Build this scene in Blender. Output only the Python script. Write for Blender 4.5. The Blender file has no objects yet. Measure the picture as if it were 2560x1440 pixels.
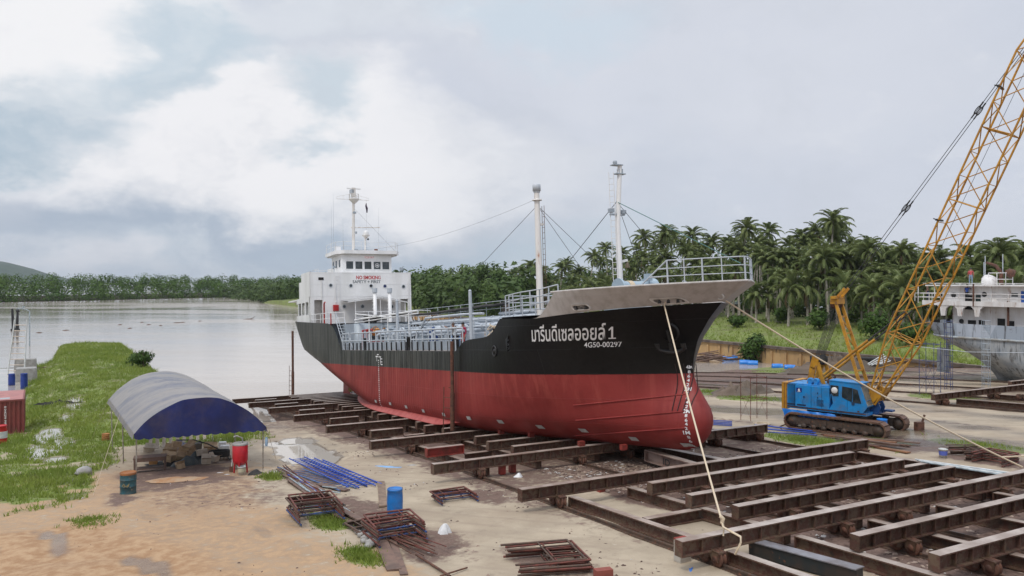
import bpy, bmesh, math, random
from math import sin, cos, pi, radians, sqrt, atan2, hypot
from mathutils import Vector, Matrix, noise as mnoise
random.seed(7)
sc = bpy.context.scene
col = sc.collection

# ---------------------------------------------------------------- camera, light, exposure
CAMZ = 8.8
cam_d = bpy.data.cameras.new("camera"); cam = bpy.data.objects.new("camera", cam_d); col.objects.link(cam)
cam.location = (0, 0, CAMZ); cam.rotation_euler = (radians(90), 0, 0)
cam_d.sensor_width = 36; cam_d.lens = 36*2000/2560; cam_d.shift_y = -20/2560
cam_d.clip_start = .2; cam_d.clip_end = 9000
sc.camera = cam
sc.view_settings.view_transform = 'Standard'; sc.view_settings.look = 'None'
sc.view_settings.exposure = 0.0; sc.view_settings.gamma = 1; sc.view_settings.use_curve_mapping = False
SUN_EL, SUN_AZ = radians(58), radians(215)          # azimuth measured clockwise from +Y
sun_d = bpy.data.lights.new("sun", 'SUN'); sun = bpy.data.objects.new("sun", sun_d); col.objects.link(sun)
sun_d.energy = 1.5; sun_d.angle = radians(14); sun_d.color = (1, .95, .87)
sdir = Vector((sin(SUN_AZ)*cos(SUN_EL), cos(SUN_AZ)*cos(SUN_EL), sin(SUN_EL)))
sun.rotation_euler = (-sdir).to_track_quat('-Z', 'Y').to_euler()
sun.location = (0, -20, 60)

def lin(r, g=None, b=None):
    if g is None: r, g, b = r
    f = lambda c: (c/255/12.92) if c/255 <= .04045 else ((c/255+.055)/1.055)**2.4
    return (f(r), f(g), f(b), 1)

# ---------------------------------------------------------------- node helper
class N:
    def __init__(s, tree): s.t = tree; s.n = tree.nodes; s.l = tree.links
    def new(s, typ, ins=None, **kw):
        nd = s.n.new(typ)
        for k, v in kw.items(): setattr(nd, k, v)
        for k, v in (ins or {}).items(): s.set(nd.inputs[k], v)
        return nd
    def set(s, sock, v):
        if isinstance(v, bpy.types.NodeSocket): s.l.new(v, sock)
        else:
            if hasattr(sock.default_value, '__len__') and hasattr(v, '__len__') and len(v) != len(sock.default_value):
                v = tuple(v)[:len(sock.default_value)] if len(v) > len(sock.default_value) else tuple(v)+(1,)
            sock.default_value = v
    def math(s, op, a, b=None, clamp=False):
        nd = s.new('ShaderNodeMath', operation=op, use_clamp=clamp); s.set(nd.inputs[0], a)
        if b is not None: s.set(nd.inputs[1], b)
        return nd.outputs[0]
    def mix(s, f, a, b, bt='MIX'):
        nd = s.new('ShaderNodeMix', data_type='RGBA', blend_type=bt)
        s.set(nd.inputs[0], f); s.set(nd.inputs[6], a); s.set(nd.inputs[7], b); return nd.outputs[2]
    def rng(s, v, a, b, c=0., d=1., smooth=True):
        nd = s.new('ShaderNodeMapRange', interpolation_type='SMOOTHSTEP' if smooth else 'LINEAR')
        for i, x in enumerate((v, a, b, c, d)): s.set(nd.inputs[i], x)
        return nd.outputs[0]
    def noise(s, vec, scale, detail=4, rough=.55, dist=0.):
        nd = s.new('ShaderNodeTexNoise', {'Scale': scale, 'Detail': detail, 'Roughness': rough, 'Distortion': dist})
        if vec is not None: s.l.new(vec, nd.inputs['Vector'])
        return nd.outputs['Fac']
    def scale(s, vec, sc3):
        nd = s.new('ShaderNodeMapping'); s.l.new(vec, nd.inputs[0]); nd.inputs['Scale'].default_value = sc3; return nd.outputs[0]

# ---------------------------------------------------------------- sky
world = bpy.data.worlds.new("World"); sc.world = world; world.use_nodes = True
n = N(world.node_tree); n.n.clear()
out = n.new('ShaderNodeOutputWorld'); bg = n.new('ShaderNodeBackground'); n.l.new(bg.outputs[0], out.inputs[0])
sky = n.new('ShaderNodeTexSky', sky_type='NISHITA', sun_disc=False, sun_elevation=SUN_EL, sun_rotation=SUN_AZ)
tc = n.new('ShaderNodeTexCoord').outputs['Generated']
nish = n.mix(1.0, sky.outputs[0], (.09, .09, .09, 1), 'MULTIPLY')
st = n.scale(tc, (1, 1, 1.9))
warp = n.new('ShaderNodeTexNoise', {'Scale': 3.2, 'Detail': 6, 'Roughness': .58}); n.l.new(st, warp.inputs['Vector'])
wv = n.new('ShaderNodeVectorMath', operation='SUBTRACT'); n.l.new(warp.outputs['Color'], wv.inputs[0]); wv.inputs[1].default_value = (.5, .5, .5)
wv2 = n.new('ShaderNodeVectorMath', operation='SCALE'); n.l.new(wv.outputs[0], wv2.inputs[0]); wv2.inputs['Scale'].default_value = .36
wd = n.new('ShaderNodeVectorMath', operation='ADD'); n.l.new(tc, wd.inputs[0]); n.l.new(wv2.outputs[0], wd.inputs[1])
c = n.mix(.12, lin(207, 213, 226), nish)
big = n.noise(st, 2.6, 7, .5)
c = n.mix(n.rng(big, .35, .7, 0., .55), c, lin(226, 228, 234))
fine = n.noise(st, 7, 8, .6)
c = n.mix(n.rng(fine, .42, .70, 0., .38), c, lin(190, 197, 209))
def blob(px, py, rx, ry, colr, amt, soft=.25):
    global c
    d = Vector(((px-1280)/2000, 1, (700-py)/2000)).normalized()
    a = n.new('ShaderNodeVectorMath', operation='SUBTRACT'); n.l.new(wd.outputs[0], a.inputs[0]); a.inputs[1].default_value = d
    b = n.new('ShaderNodeVectorMath', operation='MULTIPLY'); n.l.new(a.outputs[0], b.inputs[0]); b.inputs[1].default_value = (2000/rx, 2000/rx, 2000/ry)
    l = n.new('ShaderNodeVectorMath', operation='LENGTH'); n.l.new(b.outputs[0], l.inputs[0])
    c = n.mix(n.rng(l.outputs['Value'], 1.25, soft, 0., amt), c, lin(*colr))
blob(1000, 640, 900, 110, (184, 201, 214), .8)
blob(450, 590, 900, 125, (172, 185, 202), .95)
blob(900, 520, 500, 70, (190, 198, 210), .6)
blob(2400, 520, 900, 230, (207, 213, 226), .7)
blob(600, 380, 600, 190, (243, 243, 246), .95, .6)
blob(1250, 400, 420, 110, (232, 234, 239), .7)
blob(120, 60, 400, 140, (246, 246, 248), .95, .6)
blob(900, 60, 500, 130, (224, 229, 236), .7)
blob(1900, 160, 900, 260, (217, 221, 231), .7)
blob(30, 270, 210, 140, (176, 194, 209), .92, .45)
blob(20, 380, 170, 60, (168, 188, 204), .8)
blob(430, 130, 230, 90, (192, 208, 221), .85, .35)
blob(330, 190, 170, 60, (193, 207, 219), .7)
blob(770, 280, 130, 80, (194, 209, 221), .8, .35)
blob(1360, 60, 260, 90, (203, 218, 231), .7)
mid = n.noise(wd.outputs[0], 5, 7, .6)
c = n.mix(n.rng(mid, .48, .66, 0., .30), c, lin(198, 204, 215)); c = n.mix(n.rng(mid, .28, .46, .35, 0.), c, lin(240, 241, 244))
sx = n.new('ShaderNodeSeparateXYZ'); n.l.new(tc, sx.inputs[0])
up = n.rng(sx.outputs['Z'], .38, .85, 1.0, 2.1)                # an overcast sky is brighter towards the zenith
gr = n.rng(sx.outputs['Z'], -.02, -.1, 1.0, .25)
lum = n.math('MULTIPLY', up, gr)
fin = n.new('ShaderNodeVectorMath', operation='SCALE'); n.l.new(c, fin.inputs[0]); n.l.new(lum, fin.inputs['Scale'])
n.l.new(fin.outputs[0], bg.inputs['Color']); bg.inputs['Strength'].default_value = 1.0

# ---------------------------------------------------------------- slipway frame: s runs down the slip, w towards the near side
SX, SY = 8.35, 36.3
TH = atan2(.876, -.482)
def W2(s, w): return (SX-.482*s-.876*w, SY+.876*s-.482*w)
def S2(x, y): dx, dy = x-SX, y-SY; return (dx*-.482+dy*.876, -(dx*.876+dy*.482))
def sm(x, a, b):
    t = min(1, max(0, (x-a)/(b-a))); return t*t*(3-2*t)
WATER = -4.3
def G(s): return -(.05*s+.0004*s*s) if s > 0 else min(-.05*s, 1.2)
def H(s, w):
    z = max(G(s), -7.5)
    if w > 6.5 and s > 36:
        z -= sm(s, 36, 47)*3*sm(w, 6.8, 10.5)
    if w > 10 and s > 30:
        e0 = 11.3+.030*max(0, s-40); pen = sm(w, e0, e0+3.2)*(1-sm(s, 136, 142))
        top = max(G(s), -2.75)+.25*sm(w, 17, 21)*(1-sm(w, 24, 28))*sm(s, 30, 45)
        z = z*(1-pen)+top*pen
        if w > 26:
            t = sm(w, 26, 29); r = max(G(s), -3.6)*(1-sm(s, 105, 118))+(-6.5)*sm(s, 105, 118); z = z*(1-t)+r*t
    if w < -71.5:
        b = -1.75+sm(-w, 72.5, 104)*2.6-sm(s, 150, 420)*.6-sm(s, 420, 480)*6
        z = b
    return z
def Hn(s, w):
    z = H(s, w)
    k = .05 if -72 < w < 14 else .12
    return z+k*mnoise.noise(Vector((s*.35, w*.35, 1)))*1.0+.025*mnoise.noise(Vector((s*1.3, w*1.3, 5)))
def P(s, w, h=0.):                       # world point h above the ground
    x, y = W2(s, w); return Vector((x, y, H(s, w)+h))
def ray(px, py, h=0., y0=15):            # ground point seen at a pixel of the photograph
    r, k = (px-1280)/2000, (py-700)/2000; Y = y0
    while Y < 900:
        x = r*Y; s, w = S2(x, Y)
        if CAMZ-k*Y <= H(s, w)+h: break
        Y += .05 if Y < 120 else .3
    return s, w, Y
def at(px, py, Y): return Vector(((px-1280)/2000*Y, Y, CAMZ-(py-700)/2000*Y))

# ---------------------------------------------------------------- mesh builder
class MB:
    def __init__(s): s.v = []; s.f = []; s.m = []; s.s = []; s.mi = 0; s.M = None
    def add(s, vs, fs, smooth=False, mi=None):
        o = len(s.v)
        if s.M is not None: vs = [s.M @ Vector(v) for v in vs]
        s.v += [tuple(v) for v in vs]
        for f in fs: s.f.append([i+o for i in f]); s.m.append(s.mi if mi is None else mi); s.s.append(smooth)
        return s
    def box(s, c, d, rz=0, mi=None, top=1.0):
        x, y, z = d[0]/2, d[1]/2, d[2]/2; vs = []
        for dz, k in ((-z, 1), (z, top)):
            for dx, dy in ((-x, -y), (x, -y), (x, y), (-x, y)):
                dx *= k; dy *= k
                vs.append((c[0]+dx*cos(rz)-dy*sin(rz), c[1]+dx*sin(rz)+dy*cos(rz), c[2]+dz))
        return s.add(vs, [(3, 2, 1, 0), (4, 5, 6, 7), (0, 1, 5, 4), (1, 2, 6, 5), (2, 3, 7, 6), (3, 0, 4, 7)], mi=mi)
    def frame(s, d):
        d = d.normalized(); a = Vector((0, 0, 1)) if abs(d.z) < .95 else Vector((1, 0, 0))
        u = d.cross(a).normalized(); return u, u.cross(d).normalized()
    def bar(s, p, q, w, h, mi=None):     # box from p to q, w wide, h high
        p, q = Vector(p), Vector(q); u, v = s.frame(q-p); u = u*w/2; v = v*h/2
        vs = [a+b for a in (p, q) for b in (-u-v, u-v, u+v, -u+v)]
        return s.add(vs, [(3, 2, 1, 0), (4, 5, 6, 7), (0, 1, 5, 4), (1, 2, 6, 5), (2, 3, 7, 6), (3, 0, 4, 7)], mi=mi)
    def tube(s, pts, r, n=8, mi=None, caps=True):
        pts = [Vector(p) for p in pts]; k = len(pts); vs = []; fs = []
        for i, p in enumerate(pts):
            d = (pts[min(i+1, k-1)]-pts[max(i-1, 0)])
            u, v = s.frame(d); ri = r[i] if hasattr(r, '__len__') else r
            if i and u.dot(pu) < 0: u, v = -u, -v
            pu = u
            for j in range(n):
                a = 2*pi*j/n; vs.append(p+u*cos(a)*ri+v*sin(a)*ri)
        for i in range(k-1):
            for j in range(n):
                fs.append((i*n+j, i*n+(j+1) % n, (i+1)*n+(j+1) % n, (i+1)*n+j))
        s.add(vs, fs, True, mi)
        if caps:
            o = len(vs); s.add([v for v in vs[:n]]+[v for v in vs[-n:]], [tuple(range(n))[::-1], tuple(range(n, 2*n))], mi=mi)
        return s
    def lathe(s, prof, c=(0, 0, 0), n=20, mi=None, smooth=True):
        vs = []; fs = []
        for r, z in prof:
            for j in range(n):
                a = 2*pi*j/n; vs.append((c[0]+r*cos(a), c[1]+r*sin(a), c[2]+z))
        for i in range(len(prof)-1):
            for j in range(n): fs.append((i*n+j, i*n+(j+1) % n, (i+1)*n+(j+1) % n, (i+1)*n+j))
        return s.add(vs, fs, smooth, mi)
    def prism(s, poly, z0, z1, mi=None):  # poly in xy, extruded in z
        k = len(poly); vs = [(x, y, z0) for x, y in poly]+[(x, y, z1) for x, y in poly]
        return s.add(vs, [tuple(range(k))[::-1], tuple(range(k, 2*k))]+[(i, (i+1) % k, k+(i+1) % k, k+i) for i in range(k)], mi=mi)
    def xprism(s, poly, y0, y1, mi=None):  # poly in xz, extruded in y
        k = len(poly); vs = [(x, y0, z) for x, z in poly]+[(x, y1, z) for x, z in poly]
        return s.add(vs, [tuple(range(k)), tuple(range(k, 2*k))[::-1]]+[(i, k+i, k+(i+1) % k, (i+1) % k) for i in range(k)], mi=mi)
    def grid(s, rows, smooth=True, mi=None, flip=False):
        k = len(rows[0]); vs = [p for r in rows for p in r]; fs = []
        for i in range(len(rows)-1):
            for j in range(k-1):
                f = (i*k+j, i*k+j+1, (i+1)*k+j+1, (i+1)*k+j); fs.append(f[::-1] if flip else f)
        return s.add(vs, fs, smooth, mi)
    def ico(s, c, r, sub=2, jit=.0, mi=None, seed=0, squash=1.):
        bm = bmesh.new(); bmesh.ops.create_icosphere(bm, subdivisions=sub, radius=1)
        vs = []
        for v in bm.verts:
            k = 1+jit*mnoise.noise(v.co*1.7+Vector((seed*3.1, seed, 0)))*2
            vs.append((c[0]+v.co.x*r*k, c[1]+v.co.y*r*k, c[2]+v.co.z*r*k*squash))
        fs = [[v.index for v in f.verts] for f in bm.faces]; bm.free()
        return s.add(vs, fs, True, mi)
    def mesh(s, name, mats):
        me = bpy.data.meshes.new(name); me.from_pydata(s.v, [], s.f)
        for m in (mats if isinstance(mats, (list, tuple)) else [mats]): me.materials.append(m)
        me.polygons.foreach_set('material_index', s.m); me.polygons.foreach_set('use_smooth', s.s)
        me.update(); return me
def obj(name, mb, mats=None, parent=None):
    me = mb.mesh(name, mats) if isinstance(mb, MB) else mb
    o = bpy.data.objects.new(name, me); col.objects.link(o)
    if parent is not None: o.parent = parent
    return o
def tag(o, label, cat, group=None, kind=None):
    if label: o['label'] = label
    if cat: o['category'] = cat
    if group: o['group'] = group
    if kind: o['kind'] = kind
    return o
def thing(name, label, cat, loc=(0, 0, 0), rz=0, group=None):
    o = bpy.data.objects.new(name, None); col.objects.link(o); o.empty_display_size = .3
    o.location = loc; o.rotation_euler = (0, 0, rz); return tag(o, label, cat, group)
def one(name, mb, mats, label, cat, loc=(0, 0, 0), rz=0, group=None):
    o = obj(name, mb, mats); o.location = loc; o.rotation_euler = (0, 0, rz); return tag(o, label, cat, group)
def struct(name, mb, mats): o = obj(name, mb, mats); o['kind'] = 'structure'; return o
def stuff(name, mb, mats, label, cat): return tag(obj(name, mb, mats), label, cat, kind='stuff')
def dup(root, loc, rz, label, name=None, scale=None):
    def cp(o, par):
        c = o.copy(); col.objects.link(c)
        if par: c.parent = par
        for ch in list(o.children): cp(ch, c)
        return c
    r = cp(root, None); r.location = loc; r.rotation_euler = (0, 0, rz); r['label'] = label
    if scale: r.scale = scale
    return r

# ---------------------------------------------------------------- materials
MATS = {}
def pm(name, c1, c2=None, scale=3., rough=.6, metal=0., rust=0., rustc=(.13, .055, .03), bump=.0, streak=False, spec=.5, rscale=None, contrast=(.35, .65), dirt=0., vary=0.):
    if name in MATS: return MATS[name]
    m = bpy.data.materials.new(name); m.use_nodes = True; t = N(m.node_tree)
    b = t.n['Principled BSDF']; co = t.new('ShaderNodeTexCoord').outputs['Object']
    v = t.scale(co, (1, 1, .18)) if streak else co
    f = t.noise(v, scale, 6, .6)
    colr = t.mix(t.rng(f, *contrast), c1, c2 or [x*.7 for x in c1[:3]])
    rg = rough
    if rust:
        rn = t.noise(v, rscale or scale*2.3, 8, .68)
        rm = t.rng(rn, 1-rust-.06, 1-rust+.06)
        rc = t.mix(t.noise(co, scale*9, 3), rustc, [x*2.2 for x in rustc])
        colr = t.mix(rm, colr, rc)
        rg = t.math('ADD', t.math('MULTIPLY', rm, .85-rough if rough < .85 else 0), rough)
    if dirt:
        dn = t.noise(co, scale*.8+.7, 7, .7)
        colr = t.mix(t.rng(dn, .42, .72, 0, dirt), colr, (.16, .12, .085, 1))
    t.set(b.inputs['Base Color'], colr); t.set(b.inputs['Roughness'], rg)
    if vary:
        oi = t.new('ShaderNodeObjectInfo').outputs['Random']; colr = t.mix(t.math('MULTIPLY', oi, vary), colr, t.mix(1, colr, (.55, .45, .38, 1), 'MULTIPLY'))
        t.set(b.inputs['Base Color'], colr)
    b.inputs['Metallic'].default_value = metal; b.inputs['Specular IOR Level'].default_value = spec
    if bump:
        bn = t.new('ShaderNodeBump', {'Strength': .6, 'Distance': bump}); t.l.new(t.noise(co, scale*4, 5, .65), bn.inputs['Height'])
        t.l.new(bn.outputs[0], b.inputs['Normal'])
    MATS[name] = m; return m
def leafmat(name, c1, c2, c3, rough=.55, scale=.35, transl=.25, spec=.18):
    m = bpy.data.materials.new(name); m.use_nodes = True; t = N(m.node_tree); b = t.n['Principled BSDF']
    pos = t.new('ShaderNodeNewGeometry').outputs['Position']
    oi = t.new('ShaderNodeObjectInfo').outputs['Random']
    f = t.noise(pos, scale, 3, .6)
    colr = t.mix(t.rng(f, .35, .68), c1, c2)
    f2 = t.noise(pos, scale*7, 3, .6)
    colr = t.mix(t.rng(f2, .5, .75, 0, .7), colr, c3)
    colr = t.mix(t.math('MULTIPLY', oi, .45), colr, c2)
    t.set(b.inputs['Base Color'], colr); b.inputs['Roughness'].default_value = rough; b.inputs['Specular IOR Level'].default_value = spec
    if transl:
        tr = t.new('ShaderNodeBsdfTranslucent'); t.l.new(colr, tr.inputs[0])
        mx = t.new('ShaderNodeMixShader'); mx.inputs[0].default_value = transl
        t.l.new(b.outputs[0], mx.inputs[1]); t.l.new(tr.outputs[0], mx.inputs[2])
        t.l.new(mx.outputs[0], t.n['Material Output'].inputs[0])
    return m
M_steel = pm('rusty_steel', (.13, .085, .055), (.026, .016, .013), 1.9, .5, rust=.50, rustc=(.065, .028, .019), bump=.018, dirt=.3, vary=.8, contrast=(.5, .72))
M_steeltop = pm('sky_paled_flange', (.47, .405, .355), (.29, .225, .185), 1.1, .36, rust=.24, rustc=(.15, .085, .06), bump=.01, dirt=.22, vary=.35)  # rusty flange tops painted paler, standing in for sky reflected in wet steel
M_redsteel = pm('red_primer_steel', (.28, .035, .025), (.15, .03, .02), 2.5, .6, rust=.35, bump=.01)
M_rust = pm('rust', (.14, .06, .035), (.07, .032, .022), 4, .8, rust=.35, bump=.01)
M_rustred = pm('rust_red_tube', (.17, .045, .03), (.08, .03, .022), 5, .65, rust=.3)
M_white = pm('white_paint', (.78, .78, .78), (.70, .70, .69), 1.2, .42, rust=.22, rustc=(.22, .13, .08), streak=True, rscale=5)
M_cleanwhite = pm('clean_white_paint', (.80, .80, .80), (.70, .70, .69), .9, .42, rust=.25, rustc=(.33, .25, .19), streak=True, rscale=2.6, bump=.004)
M_mastwhite = pm('mast_white', (.75, .73, .70), (.62, .59, .55), 2, .5, rust=.36, rustc=(.22, .09, .04), streak=True, rscale=4)
M_greypaint = pm('grey_paint', (.36, .41, .45), (.28, .32, .36), 2, .45, rust=.2, streak=True)
M_lgrey = pm('light_grey_paint', (.48, .52, .56), (.40, .44, .48), 3, .4, rust=.2, streak=True)
M_black = pm('black_paint', (.012, .012, .013), (.03, .03, .03), 3, .5)
M_dark = pm('dark_void', (.01, .01, .01), (.02, .018, .015), 3, .9)
M_glass = pm('window_glass', (.02, .03, .035), (.05, .06, .065), 2.5, .06, spec=.7)
M_rubber = pm('rubber', (.018, .018, .018), (.035, .033, .03), 4, .75)
M_rope = pm('rope', (.62, .52, .38), (.48, .39, .27), 30, .85, bump=.01)
M_wire = pm('wire', (.05, .05, .055), (.03, .03, .03), 5, .5)
M_blue = pm('blue_paint', (.015, .055, .36), (.01, .035, .25), 4, .45, rust=.27)
M_drum = pm('blue_plastic', (.012, .17, .50), (.01, .12, .38), 2.2, .4, rust=.3, rustc=(.28, .30, .32), dirt=.35)
M_wood = pm('wood', (.26, .18, .125), (.16, .11, .08), 3, .8, dirt=.5, bump=.006)
M_plank = pm('weathered_plank', (.19, .115, .085), (.11, .07, .055), 2.5, .75, dirt=.4, bump=.006)
M_conc = pm('concrete', (.36, .35, .33), (.26, .25, .235), 1.5, .8, dirt=.3, bump=.01)
M_yellow = pm('crane_yellow', (.56, .275, .018), (.40, .18, .015), 2, .5, rust=.38, rustc=(.14, .065, .03), dirt=.3)
M_cblue = pm('crane_blue', (.012, .265, .66), (.02, .21, .50), 1.7, .42, rust=.33, rustc=(.07, .08, .09), dirt=.42, bump=.006)
M_trunk = pm('palm_bark', (.44, .40, .34), (.26, .23, .19), 2, .9, bump=.02)
M_bark = pm('bark', (.13, .10, .075), (.08, .06, .045), 2, .9, bump=.02)
M_skin = pm('skin', (.30, .16, .10), (.27, .14, .09), 6, .55)
M_hair = pm('hair', (.012, .010, .009), (.02, .016, .014), 10, .6)
def flat(name, c, rough=.6): return pm(name, c, [x*.8 for x in c], 4, rough)
# ---------------------------------------------------------------- ground
def frange(a, b, d):
    k = max(1, round((b-a)/d)); return [a+(b-a)*i/k for i in range(k)]
def n2(s, w, f, o=0): return mnoise.noise(Vector((s*f, w*f, 3.3+o)))
PUD = [(39, 26.3, 5, 1.1), (30.5, 26.6, 3.5, 1.3), (34.5, 25.6, 2.2, 1.0), (57, 24.6, 5, .9), (48.5, 25.2, 3, .8), (18.2, 13.0, 5.5, 2.0), (12.6, 15.9, 1.3, .5), (23.5, 12.2, 2, 1.3), (25.5, 25.6, 1.6, .8)]
def zone(s, w):
    k = n2(s, w, .22); k2 = n2(s, w, .9, 2)
    g = m_ = wt = cl = 0.
    e = k*4.2+k2*1.8
    # grass: the peninsula, its root beside the yard, the right bank and patches
    if w > 10: g = max(g, sm(s+e, 25, 30)*sm(w+.5*k-.030*max(0, s-40), 12.4, 13.6)*(1-sm(w+.8*k2, 27.8, 29.2))*(1-.5*sm(k2+.5*k, .2, .5)))
    if w > 20: g = max(g, sm(w+e*.35-(s-8)*(-.12), 23.6, 25.4)*sm(s+e*.8, 8, 14)*(1-sm(w, 40, 42))*(1-.6*sm(k2+.4*k, .1, .4)))
    if w < -71: g = max(g, 1)
    for ps, pw, rs, rw in ((3.3, -11.2, 3.6, 1.4), (30, -28, 6, 3.0), (22, -26, 4, 2), (12.5, -37, 3, 2), (1, -14.4, 2, .8), (1.3, 16.5, 1.6, .7), (-3.7, 16.9, 1.3, .6), (11.4, 16.4, .9, .6), (4.6, 16.6, .9, .5), (-3, -17, 3, 1.5), (44, -58, 12, 4), (60, -64, 14, 4)):
        d = hypot((s-ps)/rs, (w-pw)/rw); g = max(g, .9*(1-sm(d+.35*k+.2*k2, .6, 1.15)))
    # dark mud along the slip, reddish debris between the beams
    if abs(w) < 14:
        a = 1-sm(abs(w)+k*1.2, 8.8, 11)
        near = 1-sm(s, -1, 3)
        inner = (1-sm(w+k*1.0, 4.3, 5.8))*sm(w, -9.5, -8)
        m_ = a*(inner*near+(1-near)*(.55+.45*sm(s, 4, 30)))
        m_ = max(m_, a*.35*sm(k, 0, .4))
    if s > 22 and -72 < w < -9: m_ = max(m_, .8*sm(s+k*8+k2*3, 14, 34)*sm(-w, 10, 22))
    if 9 < w < 16 and s > 20: m_ = max(m_, .5*sm(s+k*4, 22, 32))
    # tyre-worn strip of old timber and oil left of the slip
    d = abs(w-8.9-.05*s); m_ = max(m_, .5*(1-sm(d+.5*k2, .2, 1.0))*sm(s, -25, 4))
    if w < -9.5 and w > -72:
        wt = max(wt, (.55+.45*n2(s*.25, w, .33, 7))*(1-sm(s, 38, 60))*sm(-w, 9.5, 12))
        m_ = max(m_, .45*sm(n2(s*.22, w*1.1, .42, 11), -.05, .3))
    if w > 28: wt = max(wt, 1.25*sm(w, 28.5, 29.5)*sm(s+2*k, 46, 52)*(1-sm(s+6*k, 112, 124)))
    for ps, pw, rs, rw in ((2.2, 15.2, 3.2, 1.6), (-3.4, 14.6, 3.4, 2.0), (10.5, 14.6, 5, 1.6), (14.5, 20, 5, 3.6), (-7.5, 12.5, 3, 1.6), (1.5, 9.8, 2.2, 1.2), (10, 23, 2, 1), (-1, -14, 5, 3), (-5.5, -13, 4, 2)):
        d = hypot((s-ps)/rs, (w-pw)/rw)+.4*k+.3*k2; m_ = max(m_, .62*(1-sm(d, .45, 1.15)))
    for ps, pw, rs, rw in PUD:
        d = hypot((s-ps)/rs, (w-pw)/rw)+.35*k+.34*k2
        q = 1-sm(d, .72, 1.0); wt = max(wt, q*1.25); g = g*(1-q)
    wt = max(wt, .5*sm(s+3*k, 13, 18)*(1-sm(s, 34, 40))*sm(w, 9.5, 11)*(1-sm(w, 15, 16.5)))
    cl = max(cl, (1-sm(s+4*k-(w-24)*.9, 1, 9))*sm(w+3*k, 16.0, 24))
    cl = max(cl, .6*sm(w+3*k+1.5*k2, 14, 18)*(1-sm(s, 16, 24)))
    k3 = mnoise.noise(Vector((s*.30+w*.12, w*.85-s*.25, 20)))
    wt = max(wt, .40*cl, cl*.9*sm(-k3, .2, .5))
    m_ = max(m_, .42*(1-sm(hypot((s-9.5)/6.5, (w-19.5)/4.5)+.35*k+.2*k2, .4, 1.2)))
    cl = max(cl, .35*(1-sm(hypot((s-13.5)/4, (w-20.3)/2.5)+.4*k, .5, 1.1)))
    return g, m_, wt, cl
S_ = frange(-420, -60, 24)+frange(-60, -22, 2.)+frange(-22, 24, .3)+frange(24, 62, .55)+frange(62, 150, 2)+frange(150, 460, 10)+frange(460, 3000, 220)+[3000]
Wc = frange(-900, -160, 40)+frange(-160, -78, 4)+frange(-78, -71.6, .8)+[-71.6, -71.4]+frange(-71, -46, 1.0)+frange(-46, -14, .5)+frange(-14, 20, .3)+frange(20, 30, .4)+frange(30, 60, 2.5)+frange(60, 900, 60)+[900]
Wc = Wc[::-1]
vs = []; zc = []
for s in S_:
    for w in Wc:
        x, y = W2(s, w); z = zone(s, w)
        hz = Hn(s, w)
        if z[3] > .02: hz += .10*z[3]*mnoise.noise(Vector((s*.30+w*.12, w*.85-s*.25, 20)))+.03*z[3]*mnoise.noise(Vector((s*.9, w*2.4-s*.7, 3)))
        for ps, pw, rs, rw in PUD:
            d = hypot((s-ps)/rs, (w-pw)/rw)+.35*n2(s, w, .22)+.34*n2(s, w, .9, 2)
            if d < 1.25: q = 1-sm(d, .9, 1.25); hz = hz*(1-q)+q*(H(ps, pw)-.12)
        vs.append((x, y, hz)); zc += list(z)
k = len(Wc); fs = [(i*k+j, i*k+j+1, (i+1)*k+j+1, (i+1)*k+j) for i in range(len(S_)-1) for j in range(k-1)]
me = bpy.data.meshes.new('ground'); me.from_pydata(vs, [], fs); me.polygons.foreach_set('use_smooth', [True]*len(fs))
at_ = me.color_attributes.new('zone', 'FLOAT_COLOR', 'POINT'); at_.data.foreach_set('color', zc)
mg = bpy.data.materials.new('ground'); mg.use_nodes = True; t = N(mg.node_tree); b = t.n['Principled BSDF']
pos = t.new('ShaderNodeNewGeometry').outputs['Position']
za = t.new('ShaderNodeAttribute', attribute_name='zone'); zs = t.new('ShaderNodeSeparateColor'); t.l.new(za.outputs['Color'], zs.inputs[0])
gz, mz, wz, cz = zs.outputs[0], zs.outputs[1], zs.outputs[2], za.outputs['Alpha']
slipv = t.new('ShaderNodeMapping'); t.l.new(pos, slipv.inputs[0]); slipv.inputs['Rotation'].default_value = (0, 0, -TH); slipv.inputs['Scale'].default_value = (.25, 1, 1)
n1 = t.noise(pos, .45, 6, .6); n3 = t.noise(pos, 2.6, 7, .65); n4 = t.noise(pos, 14, 6, .7); ns = t.noise(slipv.outputs[0], .8, 7, .62)
sand = t.mix(t.rng(n1, .33, .66), (.44, .365, .265, 1), (.335, .272, .195, 1))
sand = t.mix(t.rng(ns, .5, .72, 0, .6), sand, (.30, .24, .18, 1))
sand = t.mix(t.rng(n3, .55, .75, 0, .5), sand, (.26, .20, .15, 1))
sand = t.mix(t.rng(n4, .64, .74, 0, .35), sand, (.16, .125, .095, 1))
sand = t.mix(t.rng(n3, .25, .4, .45, 0), sand, (.60, .52, .41, 1))
nb = t.noise(pos, .13, 4, .6); nm = t.noise(pos, 1.0, 8, .68, .8)
sand = t.mix(t.rng(nb, .45, .68, 0, .55), sand, (.31, .235, .165, 1))
sand = t.mix(t.rng(nm, .56, .70, 0, .6), sand, (.22, .175, .13, 1))
tw = t.new('ShaderNodeTexWave', {'Scale': .55, 'Distortion': 2.5, 'Detail': 3}, wave_type='BANDS', bands_direction='Y'); t.l.new(slipv.outputs[0], tw.inputs[0])
sand = t.mix(t.math('MULTIPLY', t.rng(tw.outputs['Fac'], .82, .97, 0, .4), t.rng(nb, .38, .6)), sand, (.27, .21, .155, 1))
clay = t.mix(t.rng(n3, .35, .65), (.31, .175, .085, 1), (.42, .275, .155, 1))
clay = t.mix(t.rng(n4, .55, .75, 0, .5), clay, (.26, .165, .10, 1))
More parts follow.
